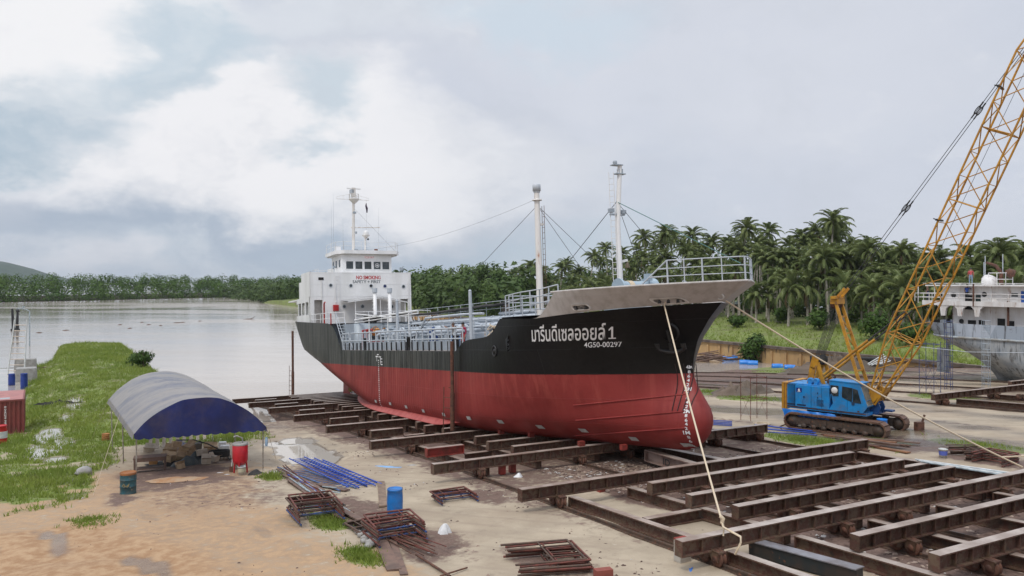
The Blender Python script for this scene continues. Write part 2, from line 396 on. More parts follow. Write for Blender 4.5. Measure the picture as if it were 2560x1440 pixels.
colr = t.mix(t.rng(t.math('ADD', cz, t.math('MULTIPLY', t.math('SUBTRACT', n3, .5), .9)), .3, .75), sand, clay)
mud = t.mix(t.rng(n3, .3, .7), (.10, .060, .046, 1), (.185, .120, .092, 1))
mud = t.mix(t.rng(n4, .5, .68, 0, .8), mud, (.07, .042, .032, 1))
mud = t.mix(t.rng(n4, .3, .4, .6, 0), mud, (.32, .23, .18, 1))
colr = t.mix(t.rng(t.math('ADD', mz, t.math('MULTIPLY', t.math('SUBTRACT', n3, .5), 1.1)), .3, .62), colr, mud)
grs = t.mix(t.rng(n3, .35, .65), (.13, .19, .035, 1), (.21, .24, .06, 1))
grs = t.mix(t.rng(n1, .4, .66, 0, .7), grs, (.12, .11, .05, 1))
gf = t.rng(t.math('ADD', gz, t.math('MULTIPLY', t.math('SUBTRACT', n4, .5), .8)), .35, .65)
colr = t.mix(gf, colr, grs)
wetn = t.math('ADD', wz, t.math('MULTIPLY', t.math('SUBTRACT', t.noise(slipv.outputs[0], .5, 5, .6), .5), .55))
wet = t.rng(wetn, .42, .75)
pud = t.rng(wz, .98, 1.15)
colr = t.mix(t.math('MULTIPLY', wet, .75), colr, t.mix(1, colr, (.40, .37, .35, 1), 'MULTIPLY'))
t.set(b.inputs['Base Color'], t.mix(pud, colr, (.42, .38, .33, 1)))
rg = t.math('SUBTRACT', .88, t.math('MULTIPLY', wet, .66)); rg = t.math('MULTIPLY', rg, t.rng(pud, 0, 1, 1, .12))
t.set(b.inputs['Roughness'], rg); t.set(b.inputs['Specular IOR Level'], t.rng(pud, 0, 1, .5, 1.0))
bm_ = t.new('ShaderNodeBump', {'Distance': .022}); t.l.new(t.math('ADD', n4, t.math('MULTIPLY', n3, 1.5)), bm_.inputs['Height'])
t.set(bm_.inputs['Strength'], t.math('MULTIPLY', t.rng(wet, 0, 1, .7, .18), t.rng(pud, 0, 1, 1, 0))); t.l.new(bm_.outputs[0], b.inputs['Normal'])
me.materials.append(mg)
go = bpy.data.objects.new('ground', me); col.objects.link(go); go['kind'] = 'structure'

# ---------------------------------------------------------------- river
mw = bpy.data.materials.new('river_water'); mw.use_nodes = True; t = N(mw.node_tree); b = t.n['Principled BSDF']
pos = t.new('ShaderNodeNewGeometry').outputs['Position']
cu = t.scale(pos, (.010, .03, 1)); cn = t.noise(cu, 1.0, 5, .55, .6)
t.set(b.inputs['Base Color'], t.mix(cn, (.43, .385, .345, 1), (.30, .25, .20, 1)))
b.inputs['IOR'].default_value = 1.33; b.inputs['Specular IOR Level'].default_value = .95
t.set(b.inputs['Roughness'], t.rng(cn, .38, .62, .04, .17))
wv_ = t.scale(pos, (.5, 1.1, 1)); h1 = t.noise(wv_, 1.0, 4, .55); h2 = t.noise(t.scale(pos, (.10, .22, 1)), 1.0, 3, .5)
bn = t.new('ShaderNodeBump', {'Strength': .09, 'Distance': .25}); t.l.new(t.math('ADD', h1, t.math('MULTIPLY', h2, 1.5)), bn.inputs['Height']); t.l.new(bn.outputs[0], b.inputs['Normal'])
mb = MB(); R = 4500
mb.add([(-R, -400, WATER), (R, -400, WATER), (R, R, WATER), (-R, R, WATER)], [(0, 1, 2, 3)])
struct('river_water', mb, mw)

# ---------------------------------------------------------------- far shore, forest and hill
FAR = [(-640, 120), (-470, 250), (-300, 462), (-235, 570), (-178, 690), (-120, 800), (-40, 930), (40, 1030)]
def along(path, d):
    for (x0, y0), (x1, y1) in zip(path, path[1:]):
        l = hypot(x1-x0, y1-y0)
        if d <= l: return x0+(x1-x0)*d/l, y0+(y1-y0)*d/l, (x1-x0)/l, (y1-y0)/l
        d -= l
    return None
mb = MB(); r0 = []; r1 = []; r2 = []; d = 0
while True:
    q = along(FAR, d)
    if not q: break
    x, y, tx, ty = q; nx, ny = -ty, tx
    r0.append((x-nx*4, y-ny*4, -5.2)); r1.append((x+nx*3, y+ny*3, -4.0)); r2.append((x+nx*140, y+ny*140, -3.4)); d += 20
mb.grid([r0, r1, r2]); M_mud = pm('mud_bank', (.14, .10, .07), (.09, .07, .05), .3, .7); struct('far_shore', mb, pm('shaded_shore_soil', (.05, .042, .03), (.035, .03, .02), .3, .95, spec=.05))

def leafcloud(mb, c, r, k, size, squash=.8, rng=random, shell=.55, droop=0., mi=None, jit=.36):
    for i in range(k):
        while True:
            v = Vector((rng.uniform(-1, 1), rng.uniform(-1, 1), rng.uniform(-1, 1)))
            if shell < v.length < 1: break
        lump = 1+.35*mnoise.noise(v.normalized()*1.9+Vector(c)*.13)
        p = Vector(c)+Vector((v.x*r*lump, v.y*r*lump, v.z*r*squash*lump))
        nrm = (v.normalized()+Vector((rng.gauss(0, jit), rng.gauss(0, jit), rng.gauss(.35, jit)))).normalized()
        u, w = mb.frame(nrm); a = rng.uniform(0, 2*pi); q = size*rng.uniform(.6, 1.3)
        uu = u*cos(a)+w*sin(a); ww = -u*sin(a)+w*cos(a)
        mb.add([p-uu*q, p-ww*q*.55-Vector((0, 0, droop*q)), p+uu*q, p+ww*q*.55], [(0, 1, 2, 3)], mi=mi)
M_mang = leafmat('mangrove_leaves', (.042, .092, .017), (.085, .14, .028), (.13, .165, .042), rough=.8, scale=.07, transl=.12, spec=.08)
mb = MB(); rr = random.Random(3); d = 0
while True:
    q = along(FAR, d)
    if not q: break
    x, y, tx, ty = q; nx, ny = -ty, tx
    for row, (dep, hh) in enumerate(((3, 5.4), (9, 9.2), (20, 12.4), (36, 14.6), (58, 15.6))):
        dd = rr.uniform(-3, 3); r = rr.uniform(3.6, 6.2); de = dep+rr.uniform(-3, 3); h = hh*rr.uniform(.82, 1.12)
        leafcloud(mb, (x+tx*dd+nx*de, y+ty*dd+ny*de, -4.2+h-r*.6), r, 300 if row < 4 else 190, .56, 1.0, rr, .7, jit=.22)
    d += 6.2
stuff('mangrove_forest', mb, M_mang, 'dense green mangrove forest lining the far river bank', 'forest')
M_hill = pm('hill_forest', (.035, .062, .035), (.022, .042, .026), .03, .9)
mb = MB(); rows = []
for i in range(28):
    row = []
    for j in range(40):
        x = -2600+j*30; y = 2700+i*34
        hgt = 84*math.exp(-((x+2030)/210)**2-((y-3100)/280)**2)+20*math.exp(-((x+2330)/330)**2-((y-3150)/300)**2)
        row.append((x, y, -8+hgt*(1+.12*mnoise.noise(Vector((x*.02, y*.02, 0))))+4*mnoise.noise(Vector((x*.06, y*.06, 4)))))
    rows.append(row)
mb.grid(rows); struct('hill', mb, M_hill)

# ---------------------------------------------------------------- quay wall
M_quay = pm('stained_yellow_concrete', (.50, .33, .15), (.40, .25, .115), .5, .85, rust=.40, rustc=(.05, .038, .028), streak=True, rscale=1.3, bump=.02)
M_quaycap = pm('quay_cap', (.17, .13, .10), (.08, .06, .05), .8, .9, bump=.03)
qw = thing('quay_wall', 'long yellow stained concrete quay wall below the palm grove', 'wall', (SX, SY, 0), TH)
mb = MB(); s = 8
while s < 240:
    mb.box((s+1.42, -71.3, -4.2), (2.80, .35, 4.6)); mb.box((s, -71.05, -4.4), (.34, .5, 4.2)); s += 2.85
obj('wall_panel', mb, M_quay, qw)
mb = MB(); s = 8
while s < 240: mb.box((s+3.9, -71.25, -1.72+.03*mnoise.noise(Vector((s, 0, 0)))), (7.79, .95, .42)); s += 7.8
obj('coping', mb, M_quaycap, qw)

# ---------------------------------------------------------------- palms
M_frond = leafmat('palm_fronds', (.125, .175, .058), (.205, .24, .085), (.29, .285, .135), rough=.35, scale=.5, transl=.32)
M_dryfrond = flat('dry_frond', (.17, .115, .06), .8)
def palm(height, seed, nf=24, fl=4.6, lean=1.2):
    rr = random.Random(seed)
    t = thing('coconut_palm', 'coconut palm', 'palm tree', (0, 0, 0), 0, 'coconut palms of the grove behind the quay wall')
    a0 = rr.uniform(0, 6.28); pts = []; rad = []
    for i in range(9):
        u = i/8; b_ = lean*u*u
        pts.append((cos(a0)*b_, sin(a0)*b_, height*u)); rad.append(.24-.10*u+(.10 if i == 0 else 0))
    mb = MB(); mb.tube(pts, rad, 8); obj('trunk', mb, M_trunk, t)
    top = Vector(pts[-1]); mb = MB()
    for i in range(nf):
        az = i*2.39996+rr.uniform(-.25, .25); u = (i+.5)/nf
        el = radians(86-128*u+rr.uniform(-10, 10)); L = fl*rr.uniform(.85, 1.1)*(.8+.25*sin(pi*min(1, u*1.4)))
        hd = Vector((cos(az), sin(az), 0)); side = Vector((-sin(az), cos(az), 0))
        p = top.copy(); prev = p; e = el; seg = 9; spine = [p.copy()]; dirs = []
        for k in range(seg):
            dv = hd*cos(e)+Vector((0, 0, sin(e))); dirs.append(dv); p = p+dv*(L/seg); spine.append(p.copy()); e -= radians(2.5+3.5*u+k*1.9)
        dead = u > .93
        for k in range(seg):
            a, b_ = spine[k], spine[k+1]; nrm = side.cross(dirs[k])
            mb.add([a+side*.035, a-side*.035, b_-side*.03, b_+side*.03], [(0, 1, 2, 3)], mi=1 if dead else 0)
            if k == 0: continue
            ll = (.55+.75*sin(pi*(k+.3)/(seg+1)))*L*.165
            for q in (0, .17, .33, .5, .67, .83):
                o = a.lerp(b_, q)
                for sg in (1, -1):
                    dr = (side*sg*.80+dirs[k]*.6+Vector((0, 0, -.30-.6*u+rr.uniform(-.2, .12)))).normalized()
                    tip = o+dr*ll*rr.uniform(.85, 1.1); wd_ = dirs[k]*.042
                    mid = o.lerp(tip, .5)+Vector((0, 0, .07))
                    mb.add([o-wd_, o+wd_, mid+wd_*.9, tip, mid-wd_*.9], [(0, 1, 2, 3, 4)], mi=1 if dead else 0)
    obj('crown', mb, [M_frond, M_dryfrond], t)
    mb = MB()
    for i in range(7):
        a = rr.uniform(0, 6.28); mb.ico((top.x+.32*cos(a), top.y+.32*sin(a), top.z-.35-rr.uniform(0, .3)), .14, 1)
    obj('coconut', mb, flat('coconut_husk', (.16, .17, .05)), t)['kind'] = 'stuff'
    return t
def rowpt(px, wv):
    r = (px-1280)/2000; s = (SX-.876*wv-r*(SY-.482*wv))/(.482+.876*r); return s
TL = [(1240, 705), (1290, 668), (1350, 650), (1420, 655), (1480, 622), (1540, 622), (1600, 575), (1680, 565), (1740, 568), (1800, 575), (1850, 548), (1900, 585), (1960, 560), (2020, 572), (2080, 520), (2120, 570), (2160, 595), (2220, 590), (2300, 612), (2400, 615), (2500, 595), (2560, 600), (2700, 590)]
def treeline(px):
    for (a, b_), (c_, d_) in zip(TL, TL[1:]):
        if a <= px <= c_: return b_+(d_-b_)*(px-a)/(c_-a)
    return 610
crowns = [(2076, 520, -108), (1847, 545, -106), (1676, 560, -112), (1735, 566, -116), (1626, 572, -108), (1991, 566, -118), (1940, 556, -128), (1772, 580, -104), (1900, 585, -122), (1560, 612, -110), (1472, 622, -104), (1432, 640, -110), (1400, 650, -100), (1520, 602, -124), (1300, 660, -104), (1335, 648, -108), (1285, 668, -112), (2040, 555, -124), (2144, 588, -108), (2200, 592, -104), (2255, 598, -112), (2300, 606, -122), (2497, 592, -104), (2550, 598, -110), (2440, 606, -118), (2360, 612, -108), (2110, 560, -114)]
rr = random.Random(11)
for i in range(44):
    px = 1255+i*30+rr.uniform(-13, 13); crowns.append((px, treeline(px)+rr.uniform(8, 34), -112-rr.uniform(0, 16)))
for i in range(50):
    px = 1262+i*26+rr.uniform(-15, 15); crowns.append((px, treeline(px)+rr.uniform(38, 72), -100-rr.uniform(0, 8)))
for i in range(42):
    px = 1258+i*31+rr.uniform(-18, 18); crowns.append((px, treeline(px)+rr.uniform(80, 130), -93-rr.uniform(0, 7)))
protos = [palm(17.5, 21, 34, 3.9, 1.6), palm(16, 22, 32, 3.8, -.8), palm(14, 23, 33, 3.9, 2.2), palm(11, 24, 32, 3.9, .8), palm(5.5, 25, 28, 4.2, .3)]
ph = [17.5, 16, 14, 11, 5.5]; used = [False]*5
LAND = [(1270, 'left of the white vent mast'), (1345, 'just right of the white vent mast'), (1440, 'midway between the two white masts'), (1545, 'close behind the white foremast'), (1640, 'above the winch on the bow'), (1760, 'above the bow railing'), (1880, 'right of the bow tip'), (2000, 'left of the crane gantry'), (2090, 'above the crane gantry head'), (2200, 'left of the yellow lattice boom'), (2330, 'seen through the yellow lattice boom'), (2440, 'behind the white house of the grey ship'), (2600, 'at the right edge behind the grey ship')]
seen = {}
crowns.sort(key=lambda c_: c_[0])
HW = ['tallest', 'tall', 'mid-height', 'short', 'low young']
TAIL = ['']+[', '+w_+' there' for w_ in 'second third fourth fifth sixth seventh eighth ninth tenth eleventh twelfth thirteenth fourteenth fifteenth sixteenth seventeenth eighteenth nineteenth'.split()]
for px, py, wv in crowns:
    s = rowpt(px, wv); x, y = W2(s, wv); zb = H(s, wv)-.1
    ztop = CAMZ-(py-700)/2000*y
    hgt = max(4.5, ztop-zb-2.6)
    k = min(range(5), key=lambda i: abs(ph[i]-hgt)); sc_ = hgt/ph[k]; sc_ = min(1.3, max(.8, sc_))
    where = next(t_ for a, t_ in LAND if px <= a+60)
    key = (HW[k], where); c_ = seen[key] = seen.get(key, -1)+1
    lab = f'{HW[k]} coconut palm {where}{TAIL[min(c_, 18)]}'
    rz = rr.uniform(0, 6.28); kz = sc_
    if not used[k]:
        o = protos[k]; o.location = (x, y, zb); o.rotation_euler = (0, 0, rz); o.scale = (min(1.1, kz), min(1.1, kz), kz); o['label'] = lab; used[k] = True
    else: dup(protos[k], (x, y, zb), rz, lab, scale=(min(1.1, kz), min(1.1, kz), kz))
for k in range(5):
    if not used[k]:
        for ch in list(protos[k].children): bpy.data.objects.remove(ch)
        bpy.data.objects.remove(protos[k])

# ---------------------------------------------------------------- broadleaf trees and bushes
M_leafA = leafmat('broad_leaves', (.05, .10, .024), (.10, .155, .04), (.15, .20, .065), scale=.3)
M_leafB = leafmat('light_leaves', (.095, .145, .045), (.15, .20, .07), (.20, .24, .11), scale=.3)
M_leafC = leafmat('bush_leaves', (.035, .075, .014), (.07, .125, .022), (.11, .165, .035), scale=.8)
def tree(name, label, s, w, h, r, seed, mat, group, k=900, leaf=.42, cat='tree', clumps=11):
    rr = random.Random(seed); x, y = W2(s, w)
    t = thing(name, label, cat, (x, y, H(s, w)-.1), rr.uniform(0, 6), group)
    mb = MB(); mb.tube([(0, 0, 0), (.15, .1, h*.3), (.1, .3, h*.62)], [.24, .18, .1], 7)
    cl = []
    for i in range(clumps):
        a = rr.uniform(0, 6.28); u = (i+.5)/clumps
        c_ = (cos(a)*r*rr.uniform(.25, .75)*(1.1-u*.5), sin(a)*r*rr.uniform(.25, .75)*(1.1-u*.5), h*(.28+.62*u)); cl.append(c_)
        mb.tube([(.1, .2, h*.3+h*.2*u), Vector(c_)*.9], [.09, .03], 5)
    obj('trunk', mb, M_bark, t)
    mb = MB()
    for c_ in cl: leafcloud(mb, c_, r*rr.uniform(.36, .56), k//clumps, leaf, .85, rr, .45, jit=.3)
    obj('crown', mb, mat, t); return t
TREES = [(1048, 700, -90, 5.2, 'A'), (1075, 688, -96, 5.5, 'A'), (1100, 678, -88, 5.0, 'A'), (1135, 684, -92, 5.4, 'B'), (1165, 672, -97, 5.0, 'B'), (1192, 668, -90, 5.2, 'A'), (1222, 676, -95, 5.4, 'B'), (1252, 684, -88, 4.8, 'A'), (1120, 705, -83, 4.6, 'A'), (1180, 710, -82, 4.6, 'A'), (1235, 716, -82, 4.4, 'A'), (1065, 716, -82, 4.6, 'B'), (1285, 705, -90, 4.2, 'A')]
TW = ['leafy tree rising right beside the white deckhouse', 'dark leafy tree second right of the deckhouse', 'flat-topped dark tree behind the tarred hose', 'feathery light green tree behind the hose bundle', 'tall light green tree near the middle of the river bank trees', 'tall dark tree left of the stay wire', 'light feathery tree behind the stay wire', 'leafy tree left of the first palms', 'low tree in front of the feathery trees', 'low bushy tree under the tall dark tree', 'low tree left of the vent mast', 'pale low tree beside the deckhouse foot', 'leafy tree just behind the vent mast']
for i, (px, py, wv, r, kd) in enumerate(TREES):
    s = rowpt(px, wv); x, y = W2(s, wv); h = CAMZ-(py-14-700)/2000*y-H(s, wv)
    tree('river_tree', TW[i], s, wv, h, r*1.15, 40+i, M_leafA if kd == 'A' else M_leafB, 'broadleaf trees on the bank behind the ship', 1500, .5)
def bush(name, label, s, w, h, r, seed, k=700, leaf=.2, group=None, mat=None):
    rr = random.Random(seed); x, y = W2(s, w); t = thing(name, label, 'bush', (x, y, H(s, w)-.05), 0, group)
    mb = MB()
    for i in range(6): a = rr.uniform(0, 6.28); mb.tube([(0, 0, 0), (cos(a)*r*.6, sin(a)*r*.6, h*.8)], [.05, .02], 5)
    obj('stem', mb, M_bark, t); mb = MB()
    for i in range(7):
        a = rr.uniform(0, 6.28); q = rr.uniform(.1, .6)
        leafcloud(mb, (cos(a)*r*q, sin(a)*r*q, h*rr.uniform(.3, .72)), r*.52, k//7, leaf, h/r*.55, rr, .3)
    obj('foliage', mb, mat or M_leafC, t); return t
s, w, Y = ray(1885, 905); bush('quay_bush', 'round green bush growing out of the quay wall', s-1, -69.8, 5.6, 3.1, 5, 1500, .28)
s, w, Y = ray(365, 918); bush('river_bush', 'green bush at the river edge of the grassy spit', s, w+.3, 3.0, 2.0, 6, 900, .2)
s, w, Y = ray(170, 856); bush('spit_bush', 'small weed bush at the far end of the grassy spit', s-6, w, 1.6, 1.5, 9, 300, .2)
BL = ['leafy bush on the bank right of the ship bow', 'wide bush under the palms near the crane gantry', 'large green shrub between gantry and lattice boom', 'bush behind the yellow boom foot', 'low bush on the bank left of the crane']
for i, (px, wv, h, r) in enumerate(((1840, -88, 2.6, 2.2), (2050, -92, 3.8, 3.0), (2195, -86, 6.0, 4.0), (2270, -84, 4.4, 3.0), (1950, -96, 3.2, 2.4))):
    bush('bank_bush', BL[i], rowpt(px, wv), wv, h, r, 60+i, 1000, .3, 'bushes on the bank above the quay wall')
# undergrowth below the palms: one mass
mb = MB(); rr = random.Random(8)
for i in range(230):
    px = rr.uniform(1250, 2900); wv = -rr.uniform(103, 140); s = rowpt(px, wv); x, y = W2(s, wv); r = rr.uniform(1.2, 3.0)
    leafcloud(mb, (x, y, H(s, wv)+r*.6+rr.uniform(0, 2.5)), r, 60, .5, .9, rr, .2)
for i in range(150):
    px = rr.uniform(1030, 1320); wv = -rr.uniform(78, 110); s = rowpt(px, wv); x, y = W2(s, wv); r = rr.uniform(1.2, 3.0)
    leafcloud(mb, (x, y, H(s, wv)+r*.5+rr.uniform(0, 2)), r, 60, .5, .9, rr, .2)
for i in range(560):
    px = rr.uniform(1000, 2900); wv = -rr.uniform(128, 170); s = rowpt(px, wv); x, y = W2(s, wv); r = rr.uniform(2.5, 4.5); hm = (CAMZ-(treeline(px)+30-700)/2000*y)-H(s, wv)-r if px > 1270 else 6
    leafcloud(mb, (x, y, H(s, wv)+rr.uniform(1, max(2, min(14, hm)))), r, 75, .7, 1., rr, .3, jit=.4)
for i in range(260):
    s = rr.uniform(170, 640); wv = -rr.uniform(73, 120); x, y = W2(s, wv); r = rr.uniform(4, 6.5)
    leafcloud(mb, (x, y, H(s, wv)+rr.uniform(1, 9)), r, 90, 1.1, 1., rr, .3)
stuff('undergrowth', mb, leafmat('undergrowth_leaves', (.040, .078, .018), (.075, .115, .028), (.12, .16, .045), scale=.3), 'dark green undergrowth filling the palm grove floor', 'undergrowth')

# ---------------------------------------------------------------- grass
M_grass = leafmat('grass_blades', (.16, .235, .04), (.26, .315, .062), (.30, .285, .11), rough=.55, scale=.25, transl=.35)
mb = MB(); rr = random.Random(4)
def tuft(s, w, h, k=4):
    x, y = W2(s, w); z = Hn(s, w)-.03
    for i in range(k):
        a = rr.uniform(0, 6.28); ox, oy = rr.gauss(0, .09), rr.gauss(0, .09); l = h*rr.uniform(.6, 1.25); wd_ = .022+.03*h
        tx, ty = rr.gauss(0, .45)*l, rr.gauss(0, .45)*l
        mb.add([(x+ox-cos(a)*wd_, y+oy-sin(a)*wd_, z), (x+ox+cos(a)*wd_, y+oy+sin(a)*wd_, z), (x+ox+tx, y+oy+ty, z+l)], [(0, 1, 2)])
cnt = 0
while cnt < 19000:                                        # spit and its root
    u = rr.random(); s = 8+127*u**1.7; w = rr.uniform(12, 29.5)
    if w < 26 and s < 20 and w < 23: continue
    g = zone(s, w)
    if g[0] < rr.uniform(.3, 1): continue
    hh = .16+.22*max(0, n2(s, w, .25, 5)+.3)+(.15 if rr.random() < .06 else 0)
    tuft(s, w, hh*(1+s*.006), 4 if s < 60 else 3); cnt += 1
for i in range(1500):                                     # taller reeds and weeds along the edges of the spit and in its wet hollow
    s = rr.uniform(26, 138); w = rr.choice((rr.gauss(13.6+.03*(s-40), .6), rr.gauss(14.2+.03*(s-40), .8), rr.gauss(27.6, .6), rr.gauss(23.8, .7)))
    if n2(s, w, .35, 13) < -.05 or H(s, w) < -4.1 or zone(s, w)[0] < .3: continue
    tuft(s, w, rr.uniform(.3, .75), 5)
for ps, pw, rs, rw in PUD[:5]:
    for i in range(110):
        a = rr.uniform(0, 6.28); q = rr.uniform(.35, 1.15); tuft(ps+rs*q*cos(a), pw+rw*q*sin(a), rr.uniform(.12, .32), 3)
cnt = 0
while cnt < 5200:                                         # right bank
    px = rr.uniform(1000, 2700); wv = -72.6-27*rr.random()**1.3; s = rowpt(px, wv)
    tuft(s, wv, rr.uniform(.35, .9), 4); cnt += 1
for ps, pw, rs, rw, kk in ((3.3, -11.2, 3.4, 1.3, 500), (30, -28, 5.5, 2.6, 420), (22, -26, 3.5, 1.8, 220), (12.5, -37, 2.4, 1.6, 140), (1.3, 16.5, 1.4, .6, 330), (-3.7, 16.9, 1.2, .55, 300), (11.4, 16.4, .8, .5, 170), (4.6, 16.6, .7, .4, 60), (-3, -17, 2.5, 1.2, 120), (44, -58, 11, 4, 500), (27, 15.5, 3, .8, 200), (6.5, 24.2, 1.2, .8, 160)):
    for i in range(kk): tuft(ps+rs*rr.gauss(0, .45), pw+rw*rr.gauss(0, .45), rr.uniform(.1, .24), 4)
stuff('grass', mb, M_grass, 'bright green grass covering the spit, the bank and patches of the yard', 'grass')
# ---------------------------------------------------------------- the tanker (local frame: x = aft along the slip, y = towards the near side, z up from the keel)
KB, TRIM = 1.0, .074
SHIP = Matrix.Translation((SX, SY, KB)) @ Matrix.Rotation(TH, 4, 'Z') @ Matrix.Rotation(math.atan(TRIM), 4, 'Y')
def sp(px, py, s):                     # (y, z) on the ship's cross plane x = s
    r, k = (px-1280)/2000, (py-700)/2000; z = 8.
    for _ in range(6):
        q = s+TRIM*z; w = (SX-.482*q-r*(SY+.876*q))/(.876-.482*r); Y = SY+.876*q-.482*w; z = CAMZ-k*Y-KB+TRIM*s
    return w, z
def sw(px, py, w):                     # (x, z) on the ship's fore-and-aft plane y = w
    r, k = (px-1280)/2000, (py-700)/2000
    q = (SX-.876*w-r*(SY-.482*w))/(.482+.876*r); Y = SY+.876*q-.482*w; z = (CAMZ-k*Y-KB+TRIM*q)/(1+TRIM*TRIM)
    return q-TRIM*z, z
def tab(pts, x):
    if x <= pts[0][0]: return pts[0][1]
    for (a, b_), (c_, d_) in zip(pts, pts[1:]):
        if x <= c_: return b_+(d_-b_)*(x-a)/(c_-a)
    return pts[-1][1]
U_ = [(0, -1.0), (.3, -.2), (.9, .0), (1.6, .0), (2.4, .02), (3.0, .04), (3.55, .05), (4.2, .13), (5.1, .5), (6, 1.3), (6.7, 2.15), (7.1, 2.95), (7.5, 3.8)]
LE = [(0, 16), (1.5, 14.5), (2.4, 13), (3.55, 12), (4.8, 11.3), (6.7, 11.2), (7.5, 12)]
NE = [(0, 1.7), (2, 2.1), (3.55, 2.35), (4.8, 2.6), (5.5, 2.75), (6.7, 3.0), (7.5, 3.3)]
SE_ = [(0, 46), (.8, 47.5), (1.5, 49.3), (2.2, 51.3), (3, 53.4), (3.55, 54.6), (4.8, 56.8), (7.9, 58.4)]
LA = [(0, 20), (1.5, 18), (3.55, 14), (4.8, 10), (7.9, 8)]
NA = [(0, 1.6), (2, 1.8), (3.55, 2.2), (4.8, 3.0), (7.9, 3.8)]
BH = 5.2
UB = [(0, -.7), (.08, -.25), (.25, .12), (.5, .42), (.8, .64), (1.2, .80), (1.6, .83), (2.0, .73), (2.4, .55), (2.75, .37), (3.1, .21), (3.35, .12), (3.55, .06), (3.9, .05)]
BW = [(0, .22), (.14, .45), (.28, .62), (.5, .8), (.9, .98), (1.4, 1.03), (1.9, .95), (2.4, .74), (2.8, .54), (3.2, .34), (3.6, .18), (4.2, 0)]
def ub(z): return tab(UB, z) if z < 3.9 else -9
def UU(z): return max(tab(U_, z), ub(z))
def half(s, z):
    t = (s+tab(U_, z))/tab(LE, z); f = 1-(1-min(1, max(0, t)))**tab(NE, z)
    ta = (tab(SE_, z)-s)/tab(LA, z); a = 1-(1-min(1, max(0, ta)))**tab(NA, z)
    zb = 1.25; k = 1 if z >= zb else .74+.26*sqrt(max(0, 1-(1-z/zb)**2))
    if z < 1.25 and s < 14: k *= 1-(1-sm(s, 2, 14))*.25*(1-z/1.25)
    h = BH*k*f*a
    if z < 4.2:
        bw = tab(BW, z)
        e = (s+max(ub(z), tab(U_, z))); lo = sqrt(max(0, min(1, e/1.25)*(2-min(1, e/1.25)))); lo *= 1-sm(s, 3, 10)
        b_ = bw*lo; h = (h**2.2+b_**2.2)**(1/2.2)
    return h
def rise(s, z): return .008*max(0, s-4)*(1-min(1, z/1.2))   # keel rises a little aft
ship = thing('tanker_ship', 'black red and white coastal tanker hauled out on the slipway cradle', 'ship'); ship.matrix_world = SHIP
